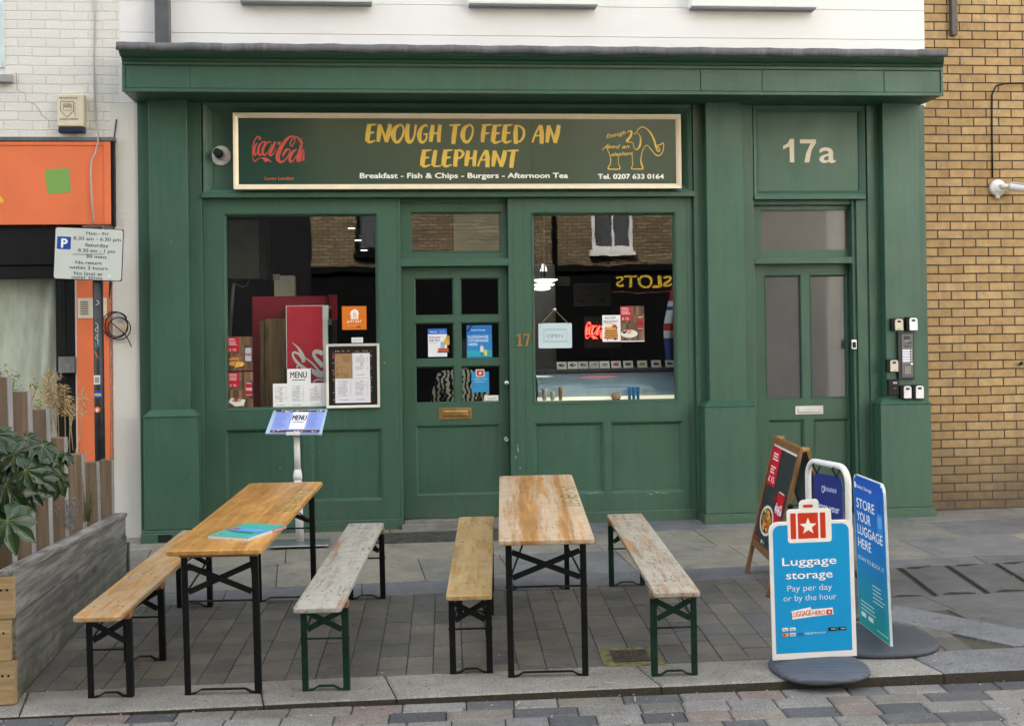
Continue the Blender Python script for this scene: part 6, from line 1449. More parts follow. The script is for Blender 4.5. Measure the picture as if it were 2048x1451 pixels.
ML = Matrix(((u.x, -n_.x, tlt.x, B0.x), (u.y, -n_.y, tlt.y, B0.y), (u.z, -n_.z, tlt.z, B0.z), (0, 0, 0, 1)))
m = MB(); m.prism(shape, .012, 0, ML); m.build('board', plain('white_board', (.80, .79, .76), .35, var=.03), t, .002)
p = Print(B0+u*0+tlt*hb, u*su, tlt*-sv, n_, .0008)
p.O = B0 + tlt*(1325*sv) - u*(1545*su); BL = '1496D2'
R_ = lambda x0, y0, x1, y1, r, c: p.poly(rrect(x0, x1, y0, y1, r), c)
p.poly([(1552, 1312), (1706, 1312)] + [(1706-15+15*math.cos(R(a_)), 1064-15*math.sin(R(a_))) for a_ in range(0, 91, 18)] + [(1567+15*math.cos(R(a_)), 1064-15*math.sin(R(a_))) for a_ in range(90, 181, 18)], BL); p.layer()
R_(1582, 1019, 1671, 1086, 6, 'EEE9E2'); p.layer(); R_(1588, 1025, 1599, 1078, 1.5, 'C8391C'); R_(1603, 1025, 1644, 1078, 1, 'C8391C'); R_(1648, 1025, 1659, 1078, 1.5, 'C8391C'); R_(1615, 1008, 1634, 1014, 1, 'C8391C'); p.layer(); p.poly(star(1623.5, 1053, 18), 'F2EDE6')
p.text('Luggage', 1624, 1132, 17, 'F2F6FA', 'c', .014, 110); p.text('storage', 1623, 1160, 17, 'F2F6FA', 'c', .014, 94); p.text('Pay per day', 1623, 1185, 13, 'E4F1FA', 'c', -.008, 90); p.text('or by the hour', 1623, 1205, 13, 'E4F1FA', 'c', -.008, 107)
p.poly([(1584, 1226), (1623, 1219), (1625, 1224), (1668, 1222), (1670, 1236), (1626, 1239), (1586, 1243)], 'F2EEEA'); p.layer(); p.text('LUGGAGE', 1605, 1237, 11, 'C8391C', 'c', .02, 40, 0, 4); p.text('HERO', 1640, 1236, 9.5, 'C8391C', 'c', .02, 26); R_(1655, 1226, 1667, 1236, 1.5, 'C8391C'); p.layer(); p.poly(star(1661, 1231, 3.6), 'F2EDE6')
for x0, y0, c_ in ((1565, 1259, 'E8ECEE'), (1580, 1259, 'E8ECEE'), (1565, 1270, 'D8A05A'), (1580, 1270, 'E4E6EA'), (1595, 1270, '2A6AB4')): R_(x0, y0, x0+12, y0+7, 2, c_)
p.layer(); p.ell(1569, 1273.5, 2.6, 2.6, 'C83A2A'); p.ell(1573, 1273.5, 2.6, 2.6, 'E2A23A'); p.text('VISA', 1586, 1275.5, 4, '2A3A8A', 'c', .02, 9); p.text('Pay', 1571, 1265, 4, '3A3A3A', 'c', .01, 7); p.text('Pay', 1586, 1265, 4, '3A3A3A', 'c', .01, 7)
p.text('luggagehero.com', 1631, 1274, 5, 'CDE8F6', 'c', 0, 42); R_(1658, 1263, 1675, 1270, 1, '15181C'); R_(1678, 1263, 1694, 1270, 1, '15181C'); p.layer(); p.rect(1663, 1265.5, 1673, 1267, 'D8D8D8'); p.rect(1683, 1265.5, 1692, 1267, 'D8D8D8')
p.build('printed_face', t, PRINT_M)
# blue to teal board seen edge-on
F0, N0 = grz(1719, 1243, .06), grz(1781, 1300, .06)
t = thing('luggage_sign', 'tall blue and teal STORE YOUR LUGGAGE HERE board turned sideways on a round dark base', 'sign', tuple(GP(2.85, -3.5)))
d = N0-F0; d.z = 0; Wr = d.length; d.normalize(); nr = Vector((d.y, -d.x, 0))
if nr.x > 0: nr = -nr
zt = Z(1764, 985, N0.y); Hr = zt-N0.z+.02; upr = Vector((-.022, .02, 1)).normalized()
print('radical', Wr, Hr, F0, N0)
dome_base(t, (F0.x+N0.x)/2+.02, (F0.y+N0.y)/2+.06, .31, .34, .058, math.atan2(d.y, d.x))
O3 = Vector((F0.x, F0.y, gz(F0.x, F0.y)+.058))
ML = Matrix(((d.x, -nr.x, upr.x, O3.x), (d.y, -nr.y, upr.y, O3.y), (d.z, -nr.z, upr.z, O3.z), (0, 0, 0, 1)))
shp = [(0, 0), (Wr, 0)] + arc(Wr-.06, Hr-.06, .06, 0, 90, 6) + arc(.06, Hr-.06, .06, 90, 180, 6)
m = MB(); m.prism(shp, .014, 0, ML); m.build('board', plain('pale_board_edge', (.55, .66, .68), .4), t)
p = Print(O3+upr*Hr, d*(Wr/100), upr*(-Hr/200), nr, .0008)
c0, c1, c2 = hx('2456B8'), hx('2480C8'), hx('2CA39C')
nst = 40
for i in range(nst):
    k = i/(nst-1); cc_ = tuple((a_+(b_-a_)*min(1, k*2)) if k < .5 else (b_+(e_-b_)*(k-.5)*2) for a_, b_, e_ in zip(c0, c1, c2))
    y0_, y1_ = i*200/nst, (i+1)*200/nst; ins_ = 8*max(0, 1-y0_/10)**1.5 if y0_ < 10 else 0
    p.rect(1+ins_, y0_+1 if i == 0 else y0_, 99-ins_, y1_ if i < nst-1 else 199, cc_)
p.layer()
p.text('Radical Storage', 12, 17, 5, 'E6EFFA', 'l', .015, 50); p.rr(4, 10, 10, 18, 1.5, 'E6EFFA')
for i, (s_, wd) in enumerate((('STORE', 60), ('YOUR', 46), ('LUGGAGE', 82), ('HERE', 44))): p.text(s_, 9, 43+i*17.5, 13, 'F2F6FA', 'l', .012, wd)
p.rr(76, 40, 93, 78, 4, '3A8AD8'); p.layer(); p.rr(78, 43, 91, 58, 4, '62A6E4'); p.stroke([(84.5, 40), (84.5, 24)], 1.2, '1E3E8A', 0)
p.text('SCAN TO BOOK IT', 8, 112, 5.5, 'DDEEF2', 'l', .01, 84); p.lines(52, 136, 92, 5, 5, 'BFE4E0', rp, .3); p.lines(10, 166, 60, 3, 5, 'BFE4E0', rp, .3); p.rr(10, 181, 26, 187, 2, 'E2F0EE'); p.rr(34, 181, 50, 187, 2, 'E2F0EE'); p.rect(60, 191, 96, 192.5, 'BFE4E0')
p.build('printed_face', t, PRINT_M)
# white hoop frame with a hanging dark blue panel
yf, yn = -2.62, -3.12
L0 = at(1617, 1000, yf); N1 = at(1697, 1010, yn); zL = Z(1620, 915, yf); zN = Z(1690, 940, yn)
t = thing('bounce_sign', 'dark blue swinging panel in a white tube hoop between the blue boards', 'sign', tuple(GP((L0.x+N1.x)/2, (yf+yn)/2)))
ztop = (zL+zN)/2; bz = gz(L0.x, yf)+.05
m = MB(); d2 = Vector((N1.x-L0.x, yn-yf, 0)); Lh = d2.length; dd = d2.normalized(); rC = .10; pts = []
for a_ in range(0, 91, 15): pts.append(Vector((L0.x, yf, ztop-rC))+dd*(rC-rC*math.cos(R(a_)))+Vector((0, 0, rC*math.sin(R(a_)))))
pts = [Vector((L0.x, yf, bz))]+pts
for a_ in range(0, 91, 15): pts.append(Vector((L0.x, yf, ztop-rC))+dd*(Lh-rC+rC*math.sin(R(a_)))+Vector((0, 0, rC*math.cos(R(a_)))))
pts.append(Vector((N1.x, yn, bz))); m.tube(pts, .020, 14); m.build('hoop', WHITEP, t)
dome_base(t, (L0.x+N1.x)/2, (yf+yn)/2, .36, .24, .06, math.atan2(dd.y, dd.x))
nb_ = Vector((dd.y, -dd.x, 0)); nb_ = -nb_ if nb_.x > 0 else nb_
O4 = Vector((L0.x, yf, ztop-.07))+dd*.075; Wq = Lh-.15; Hq = ztop-.07-bz-.08
ML = Matrix(((dd.x, -nb_.x, 0, O4.x), (dd.y, -nb_.y, 0, O4.y), (0, 0, 1, O4.z-Hq), (0, 0, 0, 1)))
m = MB(); m.prism(rrect(0, Wq, 0, Hq, .05), .006, 0, ML); m.build('panel', plain('deep_blue', (.018, .032, .20), .4), t)
m = MB()
for q in (.12, .82):
    c_ = O4+dd*(Wq*q); m.tube([c_+Vector((0, 0, .075)), c_+nb_*.03+Vector((0, 0, .05)), c_+Vector((0, 0, .0)), c_-nb_*.03+Vector((0, 0, .05))], .008, 8, 0, False, True)
m.build('hook', BLACKM, t)
p = Print(O4, dd*(Wq/100), Vector((0, 0, -Hq/200)), nb_, .0008); p.text('bounce', 60, 30, 11, 'C8D4F0', 'c', .01, 42); p.stroke([(33, 22), (38, 27), (36, 33), (31, 33), (29, 27)], 2, 'C8D4F0', 4, True); p.build('logo', t, PRINT_M); p = Print(O4, dd*(Wq/100), Vector((0, 0, -Hq/200)), nb_, .0008); p.text('Store your', 50, 66, 14, 'E2E8F8', 'c', .015, 80); p.text('bags here', 48, 88, 14, 'E2E8F8', 'c', .015, 70); p.build('slogan', t, PRINT_M)
# chalkboard A-frame
P1, P2 = gr(1492, 1144), gr(1537, 1194)
t = thing('chalkboard', 'wooden framed chalkboard easel advertising a meal at 15 pounds', 'A-board', tuple(GP((P1.x+P2.x)/2+.25, (P1.y+P2.y)/2)))
T1 = at(1549, 874, P1.y+.02); T2 = at(1604, 900, P2.y+.02)
WF = m_wood('frame_wood', (.30, .15, .055), (.17, .075, .025), axis='z', rough=.4)
def board_side(P1, P2, T1, T2, nm, face):
    d = (P2-P1); e1 = T1-P1; e2 = T2-P2; n_ = d.cross(e1).normalized()
    if (n_.x > 0) == face: n_ = -n_
    wv_ = d.normalized(); bw = .042
    pc = lambda a_, b_: (P1.lerp(T1, b_)).lerp(P2.lerp(T2, b_), a_)
    fr_ = MB()
    for a_ in (.035, .965): fr_.bar(pc(a_, 0), pc(a_, 1.01), bw, .025, tuple(n_))
    for b_ in (.235, .985): fr_.bar(pc(.07, b_), pc(.93, b_), .05, .022, tuple(n_))
    f = fr_.build(nm, WF, t, .004)
    q = [pc(.06, .25), pc(.94, .25), pc(.94, .97), pc(.06, .97)]
    m = MB(); m.add([tuple(x+n_*.003) for x in q]+[tuple(x-n_*.005) for x in q], [(0,1,2,3),(7,6,5,4),(1,0,4,5),(2,1,5,6),(3,2,6,7),(0,3,7,4)]); m.build('slate', plain('slate', (.028, .032, .036), .35), f)
    return pc, n_, f
lean = Vector((T1.x-P1.x, .03, 0))
pc, n_, f1 = board_side(P1, P2, T1, T2, 'front_panel', True)
B1 = Vector((T1.x+(T1.x-P1.x)*1.2+.03, P1.y+.04, 0)); B1.z = gz(B1.x, B1.y); B2 = Vector((T2.x+(T2.x-P2.x)*1.2+.03, P2.y+.04, 0)); B2.z = gz(B2.x, B2.y)
board_side(B1, B2, T1+Vector((.045, .0, -.012)), T2+Vector((.045, .0, -.012)), 'back_panel', False)
m = MB(); m.bar(T1.lerp(T2, .05)+Vector((.0, 0, .0)), T1.lerp(T2, .05)+Vector((.06, 0, 0)), .03, .03); m.bar(T1.lerp(T2, .95), T1.lerp(T2, .95)+Vector((.06, 0, 0)), .03, .03); m.build('hinge', BRASS, t)
m = MB(); c_ = pc(1.0, .62); m.tube([c_+Vector((.0, -.012, 0)), c_+Vector((.10, -.014, .01)), c_+Vector((.22, -.01, .03))], .004, 6); m.lathe([(.018, 0), (.018, .012), (.008, .016)], 14, 0, Matrix.Translation(c_+Vector((0, -.014, 0))) @ Matrix.Rotation(R(90), 4, 'X')); m.lathe([(.018, 0), (.018, .012), (.008, .016)], 14, 0, Matrix.Translation(c_+Vector((.23, -.012, .03))) @ Matrix.Rotation(R(90), 4, 'X')); m.build('stay', BLACKM, t)
o_ = pc(.06, .97); p = Print(o_+n_*.0032, (pc(.94, .6)-pc(.06, .6))/100, (pc(.06, .25)-pc(.06, .97))/150, n_, .0008)
p.rect(0, 0, 100, 5, 'D8D4CC'); p.rect(2, 5, 38, 62, 'BE1E30'); p.layer(); p.lines(8, 14, 34, 3, 4.2, 'F0D8DA', rp, .5); p.lines(8, 34, 30, 3, 4.2, 'F0D8DA', rp, .5); p.text('£ 15.', 20, 57, 8.5, 'F8EEEE', 'c', .03, 26)
can(p, 72, 62, 112, 30, 'B81C2A', 'F2E8E8'); p.stroke([(50, 70), (50, 82)], 3, 'A02030', 0); p.stroke([(44, 76), (56, 76)], 3, 'A02030', 0)
p.ell(36, 112, 28, 22, 'DAD6CE'); p.layer(); p.ell(36, 112, 24, 18, '4A3020'); p.layer()
for k in range(60):
    a_ = rp.uniform(0, 6.28); q = rp.uniform(0, .9); p.blob(36+22*q*math.cos(a_), 112+16*q*math.sin(a_), 4, 3, rp.choice(('C87A30', 'D8A050', '8A4A20', 'B85A28', '6A8A3A')), rp, 7); p.k += .05
p.layer()
for i in range(5): p.ell(8+i*9, 143, 3.4, 2.8, ('C04040', 'B83040', '4A6A3A', 'D8D0C0', '5AA0A8')[i])
p.build('printed_face', f1, PRINT_M)
# ================================================================== PLANTER, SLATS, PLANTS
PG = m_wood('grey_weathered_timber', (.31, .30, .275), (.165, .158, .142), knots=.9, axis='y', gscale=.75, rough=.75, gline=.85, moss=True)
PE = m_wood('pale_timber_end', (.52, .38, .20), (.36, .24, .11), knots=.5, axis='x', rough=.6)
PS = m_wood('brown_timber', (.255, .178, .115), (.135, .092, .058), knots=.6, axis='z', rough=.65, gscale=.6)
PSG = m_wood('grey_timber_side', (.42, .42, .42), (.27, .27, .27), axis='z', rough=.75)
px0, px1, py0, py1 = -3.0, -1.895, -3.995, -1.087
t = thing('timber_planter', 'big grey timber planter box with a stepped row of upright slats', 'planter', (-2.45, -2.5, gz(-2.45, -2.5)))
zt0 = Z(14, 1140, py0); zt1 = Z(250, 1025, py1); zb = lambda y: gz(px1, y)+.004
print('planter tops', zt0, zt1, zb(py0), zb(py1))
for i in range(3):
    m = MB(); a0, a1 = i/3, (i+1)/3
    def zz_(y, k, top): return zb(y)+(top-.03-zb(y))*k
    x1 = px1-(.004, .0, .006)[i]
    vs = []
    for x in (x1-.045, x1):
        for y, tp in ((py0+.047, zt0), (py1, zt1)):
            for k in (a0, a1): vs.append((x, y, zz_(y, k, tp)+(.0015 if k == a0 and i else 0)))
    m.add(vs, [(4,6,7,5),(0,1,3,2),(0,4,5,1),(2,3,7,6),(1,5,7,3),(0,2,6,4)]); m.build('side_plank', PG, t, .005)
    m = MB(); xe = px1-(.0, .022, .004)[i]; m.box(px0, xe, py0+(.0, .006, .0)[i], py0+.046, zz_(py0, a0, zt0)+.0015, zz_(py0, a1, zt0)-.0005)
    for sx_ in (xe-.03, xe-.06): m.lathe([(.006, 0), (.007, .003)], 8, 1, Matrix.Translation((sx_, py0+.0, zz_(py0, (a0+a1)/2+.06, zt0))) @ Matrix.Rotation(R(90), 4, 'X'))
    m.build('end_plank', [PE, STEELB], t, .006)
m = MB(); m.add([(px1-.085, py0-.004, zt0-.029), (px1+.004, py0-.004, zt0-.029), (px1+.004, py1+.01, zt1-.029), (px1-.085, py1+.01, zt1-.029), (px1-.085, py0-.004, zt0), (px1+.004, py0-.004, zt0), (px1+.004, py1+.01, zt1), (px1-.085, py1+.01, zt1)], [(3,2,1,0),(4,5,6,7),(0,1,5,4),(1,2,6,5),(2,3,7,6),(3,0,4,7)]); m.build('top_rail', PG, t, .006)
m = MB(); m.box(px1-.055, px1+.0125, py1+.002, py1+.045, zb(py1), zt1-.22); m.build('corner_post', plain('mossy_timber', (.06, .065, .035), .85, var=.4), t, .005)
m = MB(); m.add([(px0, py0+.05, zt0-.12), (px1-.05, py0+.05, zt0-.12), (px1-.05, py1, zt1-.12), (px0, py1, zt1-.12)], [(0, 1, 2, 3)]); so_ = m.build('soil', plain('soil', (.03, .024, .018), .95, bump=.5), t)
def atx(px, py, x):
    r = ray(px, py); k = (x)/r.x; return CAM_P + r*k
sl_ = [(26, 1114, 14, 754, 46), (65, 1098, 55, 782, 36), (100, 1080, 92, 818, 34), (132, 1065, 128, 875, 33), (167, 1048, 163, 908, 32), (197, 1032, 193, 924, 28), (224, 1019, 223, 919, 29)]
for i, (rx, ry, tx_, ty, wpx) in enumerate(sl_):
    xr = px1-.09; b = atx(rx, ry, xr); y = b.y; z1 = Z(tx_, ty, y); w_ = wpx*(y+CAM_D)/F_PX*.80; k = (y-py0)/(py1-py0); z0 = zt0+(zt1-zt0)*k-.1
    m = MB(); tl_ = (xr-X(tx_, ty, y))*-1
    tl_ = max(-.03, min(.03, tl_))
    m.add([(xr-w_, y, z0), (xr, y, z0), (xr, y+.095, z0), (xr-w_, y+.095, z0), (xr-w_+tl_, y, z1), (xr+tl_, y, z1), (xr+tl_, y+.095, z1), (xr-w_+tl_, y+.095, z1)], [(3,2,1,0),(4,5,6,7),(0,1,5,4),(2,3,7,6),(3,0,4,7)], 0)
    o = len(m.v)-8; m.f.append((o+1, o+2, o+6, o+5)); m.m.append(1); m.sm.append(False)
    m.build('slat', [PS, PSG], t, .004)
LEAF = NT('fatsia_leaf', .28, .5); vv = LEAF.attr()
LEAF.i('Base Color', LEAF.mix(1.0, vv, LEAF.ramp(LEAF.noise(9, 3), [(.3, (.75, .8, .75)), (.7, (1.25, 1.2, 1.1))]), 'MULTIPLY')); LEAF.i('Roughness', .26)
def cmesh(m, cols, name, mat, parent): return m.build(name, mat, parent, cols=cols)
rl_ = random.Random(21)
def palm_leaf(m, cols, c, rad, nrm, heading, nl=8, droop=.35):
    """palmate leaf: lobes fanning from the stalk, each with a pale midrib, folded and drooping"""
    n_ = Vector(nrm).normalized(); h = Vector(heading); h = (h-n_*h.dot(n_)).normalized(); s_ = n_.cross(h)
    g = rl_.uniform(.75, 1.25); G = (.012*g, .038*g, .011*g, 1); G2 = (.018*g, .052*g, .015*g, 1); V3 = (.10, .13, .045, 1)
    for k in range(nl):
        an = R(-128+256*k/(nl-1)); L = rad*(1.0-.32*abs(an)/R(128))*rl_.uniform(.9, 1.08); d = h*math.cos(an)+s_*math.sin(an); e = n_.cross(d)
        W = rad*.19*rl_.uniform(.9, 1.15); prof = [(0, .10), (.18, .34), (.36, .62), (.55, 1.0), (.72, .86), (.86, .48), (1.0, .02)]
        lft, mid, rgt = [], [], []
        for t_, w_ in prof:
            z = -droop*rad*(t_**2)*.8; base = Vector(c)+d*(L*t_)+n_*z; f_ = W*w_
            jag = 1+.12*math.sin(t_*22+k)
            mid.append(base-n_*.004); lft.append(base+e*f_*jag+n_*.012*w_); rgt.append(base-e*f_*jag+n_*.012*w_)
        o = len(m.v); N = len(prof)
        m.v += [tuple(x) for x in lft+mid+rgt]
        for i in range(N-1):
            m.f += [(o+i, o+i+1, o+N+i+1, o+N+i), (o+N+i, o+N+i+1, o+2*N+i+1, o+2*N+i)]; m.m += [0, 0]; m.sm += [True, True]; cols += [G, G2]
        o = len(m.v)
        for i in range(N-1):
            a_, b_ = mid[i]+n_*.006, mid[i+1]+n_*.006; wv_ = .0016*(1-i/N)+.0004
            o = len(m.v); m.v += [tuple(a_+e*wv_), tuple(a_-e*wv_), tuple(b_-e*wv_), tuple(b_+e*wv_)]; m.f.append((o, o+1, o+2, o+3)); m.m.append(0); m.sm.append(False); cols.append(V3)
ft = thing('fatsia_plant', 'glossy dark green plant with big palmate leaves hanging over the planter', 'plant', (-2.15, -3.6, zt0-.1))
m = MB(); cols = []; stm = MB(); root0 = Vector((-2.2, -3.75, zt0-.1))
lv = [(10, 968, .17, (.15, -1, .25)), (14, 1040, .18, (.25, -1, .45)), (52, 876, .10, (.2, -.6, .9)), (30, 905, .12, (.1, -.8, .6)), (62, 905, .12, (.35, -.8, .6)), (84, 890, .10, (.4, -.5, .8)), (92, 925, .11, (.5, -.8, .4)), (50, 940, .12, (.3, -1, .3)), (20, 935, .12, (0, -1, .5)), (75, 955, .12, (.4, -1, .4)), (105, 945, .10, (.6, -.7, .3)), (112, 962, .11, (.6, -.8, .2)), (60, 980, .12, (.2, -1, .2)), (95, 905, .09, (.3, -.4, .9)), (40, 1000, .12, (.3, -1, .1)), (8, 900, .12, (-.1, -1, .6)), (-20, 930, .15, (0, -1, .5)), (-25, 1000, .16, (.1, -1, .4)), (112, 912, .09, (.5, -.3, .9)), (130, 908, .08, (.6, -.2, .9)), (-10, 870, .12, (0, -.7, .8)), (30, 960, .13, (.2, -1, .3)), (70, 925, .11, (.3, -.9, .5))]
for px, py, rd, nr_ in lv:
    y = rl_.uniform(-3.95, -3.55) if py < 1020 else -4.02
    if px > 90: y = rl_.uniform(-3.5, -3.2)
    c_ = at(px, py, y); palm_leaf(m, cols, c_, rd*rl_.uniform(1.0, 1.2), nr_, (rl_.uniform(.2, 1), -.2, rl_.uniform(-.9, .1)))
    stm.tube([root0+Vector((rl_.uniform(-.05, .05), rl_.uniform(-.05, .05), 0)), root0.lerp(c_, .55)+Vector((0, .08, .07)), c_-Vector(nr_).normalized()*.004], [.008, .006, .004], 6)
cmesh(m, cols, 'foliage', LEAF.m, ft); stm.build('stem', plain('green_stem', (.06, .075, .03), .6), ft)
# feathery dry grass behind the slats
STRAW = NT('dry_straw', .8, .2); STRAW.i('Base Color', STRAW.ramp(STRAW.noise(12, 3), [(.3, (.36, .26, .12)), (.7, (.60, .46, .26))]))
gt = thing('feather_grass', 'tall dry plume grass standing behind the planter slats', 'plant', (-2.15, -2.0, zt1-.1))
ms, mp = MB(), MB()
def plume(px, py, bx, by, y, lean=0, n=90, size=.22):
    top = at(px, py, y); b = at(bx, by, y); mid = b.lerp(top, .6)+Vector((lean*.02, 0, .0))
    ms.tube([b, mid, top], [.0035, .003, .0015], 5)
    ax = (top-mid).normalized()
    for i in range(n):
        q = rl_.random(); st = top-ax*(size*q); a_ = rl_.uniform(0, 6.28); ln = size*(.22+.26*q)*rl_.uniform(.6, 1.2)
        d = (ax*.55+Vector((math.cos(a_)*.45+lean*.45, math.sin(a_)*.45, -.35))).normalized()
        p1 = st+d*ln*.55; p2 = p1+(d+Vector((lean*.4, 0, -.75))).normalized()*ln*.5
        o = len(mp.v); w_ = Vector((.0013, .0006, 0)); mp.v += [tuple(st-w_), tuple(st+w_), tuple(p1+w_*1.6), tuple(p1-w_*1.6), tuple(p2)]
        mp.f += [(o, o+1, o+2, o+3), (o+3, o+2, o+4)]; mp.m += [0, 0]; mp.sm += [False, False]
yg = -1.75
plume(97, 738, 116, 880, yg, -.15, 170, .27); plume(112, 752, 118, 885, yg, .05, 110, .24); plume(128, 770, 131, 900, yg, .1, 110, .22); plume(138, 790, 139, 905, yg, .2, 110, .18); plume(60, 772, 100, 890, -2.0, .7, 90, .22); plume(90, 760, 104, 860, yg, -.3, 120, .2); plume(165, 775, 158, 905, -1.5, .1, 90, .22); plume(172, 900, 165, 940, -1.45, .1, 24, .10)
for bx, by, tx_, ty in ((146, 900, 140, 835), (150, 905, 160, 870), (100, 880, 108, 800), (134, 905, 145, 832)): ms.tube([at(bx, by, yg), at(tx_, ty, yg)], .003, 5)
ms.build('stem', STRAW.m, gt); mp.build('plume', STRAW.m, gt)
# thin green and straw blades between the last slats
bl = thing('grass_tuft', 'small tuft of thin arching grass between the far slats', 'plant', (-1.97, -1.5, zt1-.02)); m = MB()
for i in range(26):
    b = atx(173+rl_.uniform(-4, 6), 1042, px1-.075); h_ = rl_.uniform(.1, .42); a_ = rl_.uniform(-1, 1.3); m.tube([b, b+Vector((.03*a_, -.01, h_*.6)), b+Vector((.10*a_, -.02, h_))], [.0022, .0018, .0006], 4)
m.build('blade', plain('olive_blade', (.14, .13, .05), .7, var=.5, scale=30), bl)
hb_ = thing('grey_herb', 'wispy silver grey herb against the middle slats', 'plant', (-1.97, -1.9, zt1-.02)); m = MB()
for k in range(16):
    b = atx(140+rl_.uniform(-4, 8), 1058, px1-.075); q = b
    for s_ in range(7):
        q2 = q+Vector((rl_.uniform(-.022, .022), rl_.uniform(-.01, .004), rl_.uniform(.01, .042))); m.tube([q, q2], [.0016, .0014], 4)
        for _ in range(3): m.tube([q2, q2+Vector((rl_.uniform(-.02, .02), rl_.uniform(-.01, .0), rl_.uniform(-.004, .02)))], [.0018, .0006], 4)
        q = q2
m.build('foliage', plain('silver_foliage', (.22, .22, .22), .8, var=.3), hb_)
# small leaved shrub behind the tallest slats
sb = thing('leafy_shrub', 'pale green small leaved shrub behind the tallest planter slats', 'shrub', (-2.35, -2.9, zt0-.1)); m = MB(); cols = []; mw = MB()
for (px, py, rr0) in ((2, 745, 16), (28, 757, 15), (22, 775, 14), (12, 800, 18), (40, 792, 12), (78, 810, 9), (10, 840, 18), (-10, 770, 22), (72, 775, 8), (-14, 820, 22), (15, 870, 14)):
    c_ = at(px, py, -2.6); mw.tube([at(px*.3-8, 960, -2.65), at(px*.6, (py+960)/2, -2.6), c_], [.006, .004, .002], 5)
    for i in range(46):
        q = c_+Vector((rl_.gauss(0, .5), rl_.gauss(0, .6), rl_.gauss(0, .5)))*(rr0*.0033); d = Vector((rl_.uniform(-1, 1), rl_.uniform(-1, .2), rl_.uniform(-.3, 1))).normalized(); e = d.orthogonal().normalized(); L = rl_.uniform(.012, .022); k = rl_.uniform(.7, 1.3)
        o = len(m.v); m.v += [tuple(q), tuple(q+d*L*.5+e*L*.28), tuple(q+d*L), tuple(q+d*L*.5-e*L*.28)]; m.f.append((o, o+1, o+2, o+3)); m.m.append(0); m.sm.append(False); cols.append((.17*k, .20*k, .065*k, 1))
cmesh(m, cols, 'foliage', LEAF.m, sb); mw.build('stem', plain('twig', (.12, .09, .05), .8), sb)

# ================================================================== THE DINER SEEN THROUGH THE DOOR
SKIN = plain('skin', (.50, .30, .21), .5, var=.05); HAIR = plain('dark_hair', (.015, .011, .009), .5, var=.3); JEANS = plain('dark_denim', (.02, .024, .035), .8)
ANI = NT('animal_print', .8, .2)
an_ = ANI.noise(1.0, 2, .5, ANI.co((1, 1, 1))); wv = ANI.n('TexWave'); wv.wave_type = 'BANDS'; ANI.t.links.new(ANI.co((9, 6, 17)), wv.inputs['Vector']); wv.inputs['Scale'].default_value = .8; wv.inputs['Distortion'].default_value = 9; wv.inputs['Detail'].default_value = 2; wv.inputs['Detail Scale'].default_value = 1.2
ANI.i('Base Color', ANI.ramp(wv.outputs['Fac'], [(.40, (.012, .011, .010)), (.52, (.95, .85, .68))]))
def skin_obj(name, verts, edges, radii, mat, parent, rootv=0, lv_=2):
    me = bpy.data.meshes.new(name); me.from_pydata([tuple(v) for v in verts], edges, []); me.materials.append(mat)
    o = bpy.data.objects.new(name, me); COL.objects.link(o); o.parent = parent
    md = o.modifiers.new('skin', 'SKIN'); md.use_smooth_shade = True
    sv_ = me.skin_vertices[0].data if me.skin_vertices else None
    if sv_ is None:
        bm_ = bmesh.new(); bm_.from_mesh(me); ly = bm_.verts.layers.skin.verify(); bm_.to_mesh(me); bm_.free(); sv_ = me.skin_vertices[0].data
    for i, r_ in enumerate(radii):
        sv_[i].radius = r_ if isinstance(r_, tuple) else (r_, r_); sv_[i].use_root = (i == rootv)
    ss = o.modifiers.new('sub', 'SUBSURF'); ss.levels = lv_; ss.render_levels = lv_
    return o
import bmesh
pa = at(922, 800, .62)
pe = thing('person', 'person in a black and cream animal print top sitting behind the door glazing', 'person', (pa.x, .62, -.02), None, False)
SK = {}
V, E_, RD_ = [], [], []
def jn(name, p, r_, par=None):
    SK[name] = len(V); V.append(Vector(p)); RD_.append(r_)
    if par: E_.append((SK[par], SK[name]))
SEAT = .80
jn('pelvis', (0, .02, SEAT+.10), (.15, .11)); jn('waist', (0, .0, SEAT+.26), (.125, .095), 'pelvis'); jn('chest', (0, .02, SEAT+.44), (.15, .105), 'waist'); jn('neck0', (0, .04, SEAT+.57), (.055, .055), 'chest'); jn('neck1', (0, .06, SEAT+.64), (.05, .05), 'neck0'); jn('head0', (0, .085, SEAT+.72), (.072, .085), 'neck1'); jn('head1', (0, .08, SEAT+.83), (.062, .075), 'head0')
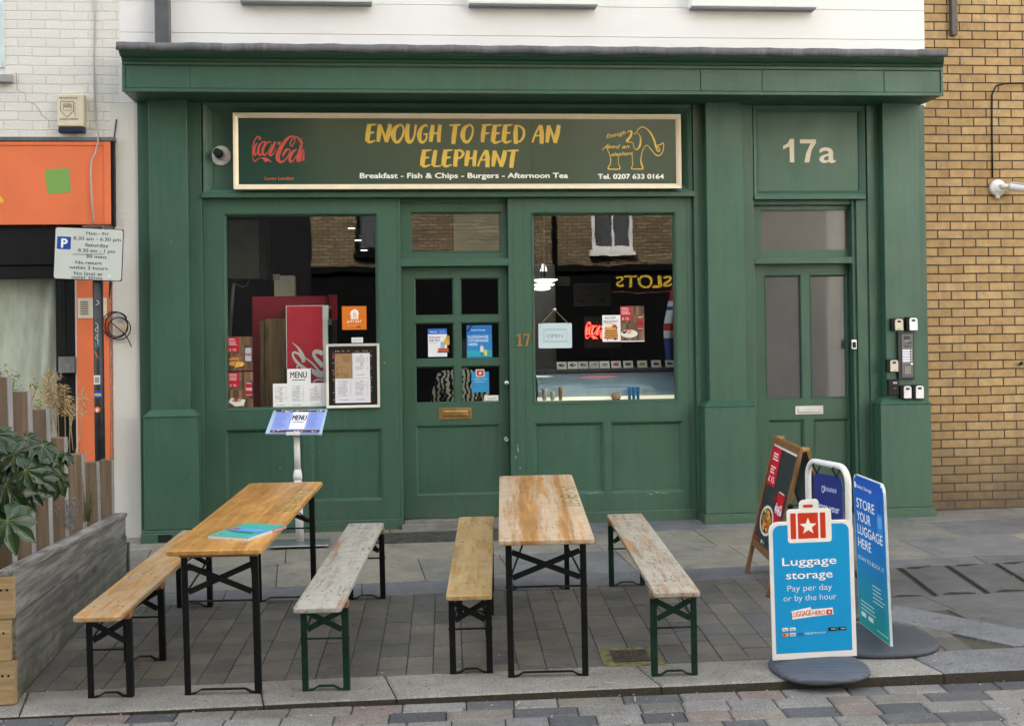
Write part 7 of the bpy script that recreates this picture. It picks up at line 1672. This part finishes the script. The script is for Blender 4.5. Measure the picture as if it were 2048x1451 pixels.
for s_, sn in ((-1, 'l'), (1, 'r')):
    jn('sh'+sn, (s_*.165, .03, SEAT+.50), (.062, .062), 'chest'); jn('el'+sn, (s_*.225, .10, SEAT+.24), (.042, .042), 'sh'+sn); jn('wr'+sn, (s_*.13, .33, SEAT+.24), (.028, .026), 'el'+sn); jn('pa'+sn, (s_*.11, .41, SEAT+.245), (.036, .018), 'wr'+sn)
    for k, (dx, ln) in enumerate(((-.026, .062), (-.009, .072), (.009, .068), (.026, .055))):
        jn('f%s%d' % (sn, k), (s_*.11+dx, .45, SEAT+.245), .0095, 'pa'+sn); jn('g%s%d' % (sn, k), (s_*.11+dx*1.15, .45+ln*.55, SEAT+.235), .0085, 'f%s%d' % (sn, k)); jn('h%s%d' % (sn, k), (s_*.11+dx*1.2, .45+ln*.9, SEAT+.215), .0075, 'g%s%d' % (sn, k))
    jn('t'+sn, (s_*.11-s_*.045, .405, SEAT+.24), .011, 'pa'+sn); jn('u'+sn, (s_*.11-s_*.062, .44, SEAT+.235), .009, 't'+sn)
    jn('hip'+sn, (s_*.09, .05, SEAT+.08), (.095, .09), 'pelvis'); jn('kn'+sn, (s_*.11, .46, SEAT+.08), (.062, .062), 'hip'+sn); jn('an'+sn, (s_*.11, .46, .24), (.042, .042), 'kn'+sn); jn('to'+sn, (s_*.12, .60, .20), (.040, .030), 'an'+sn)
skin_obj('body', V, E_, RD_, SKIN, pe)
def sub(names, grow, nm, mat, par=pe):
    ix = {n: i for i, n in enumerate(names)}; vs = [V[SK[n]] for n in names]; rs = [tuple(x+grow for x in (RD_[SK[n]] if isinstance(RD_[SK[n]], tuple) else (RD_[SK[n]],)*2)) for n in names]
    es = [(ix[a_], ix[b_]) for a_, b_ in ((names_[0], names_[1]) for names_ in [(list(SK)[e[0]], list(SK)[e[1]]) for e in E_]) if a_ in ix and b_ in ix]
    return skin_obj(nm, vs, es, rs, mat, par)
sub(['pelvis', 'waist', 'chest', 'neck0', 'shl', 'ell', 'shr', 'elr'], .018, 'top', ANI.m)
sub(['pelvis', 'hipl', 'knl', 'anl', 'hipr', 'knr', 'anr'], .012, 'trousers', JEANS)
hv = [Vector((0, .05, SEAT+.86)), Vector((0, .02, SEAT+.78)), Vector((0, .0, SEAT+.68)), Vector((0, -.01, SEAT+.58))]
skin_obj('hair', hv, [(0, 1), (1, 2), (2, 3)], [(.075, .07), (.088, .075), (.085, .06), (.07, .04)], HAIR, pe)
m = MB(); hc = Vector((0, .15, SEAT+.77))
for s_ in (-1, 1): m.lathe([(.002, -.008), (.011, 0), (.002, .008)], 10, 0, Matrix.Translation(hc+Vector((s_*.03, .012, .005))) @ Matrix.Rotation(R(90), 4, 'X'))
m.build('eye', WHITEP, pe)
m = MB(); m.add([(-.012, .155, SEAT+.765), (.012, .155, SEAT+.765), (0, .185, SEAT+.74), (-.016, .155, SEAT+.735), (.016, .155, SEAT+.735)], [(0, 1, 2), (0, 2, 3), (1, 4, 2), (3, 2, 4)]); m.build('nose', SKIN, pe)
m = MB(); m.tube([(-.024, .150, SEAT+.705), (0, .158, SEAT+.703), (.024, .150, SEAT+.705)], [.003, .006, .003], 8); m.build('mouth', plain('lip', (.40, .14, .12), .5), pe)
ch = thing('cafe_stool', 'dark padded stool under the sitting person behind the door', 'stool', (pa.x, .66, -.02))
m = MB(); m.lathe([(.17, SEAT-.09), (.19, SEAT-.075), (.19, SEAT-.035), (.16, SEAT-.02)], 24, 0, Matrix.Translation((pa.x, .66, -.02))); m.build('seat', BLACKM, ch)
for k in range(4):
    a_ = R(45+90*k); m = MB(); m.tube([(pa.x+.12*math.cos(a_), .66+.12*math.sin(a_), SEAT-.11), (pa.x+.20*math.cos(a_), .66+.20*math.sin(a_), -.018)], .013, 8); m.build('leg', BLACKM, ch)
for o in bpy.data.objects:
    if '_w' in o: del o['_w']
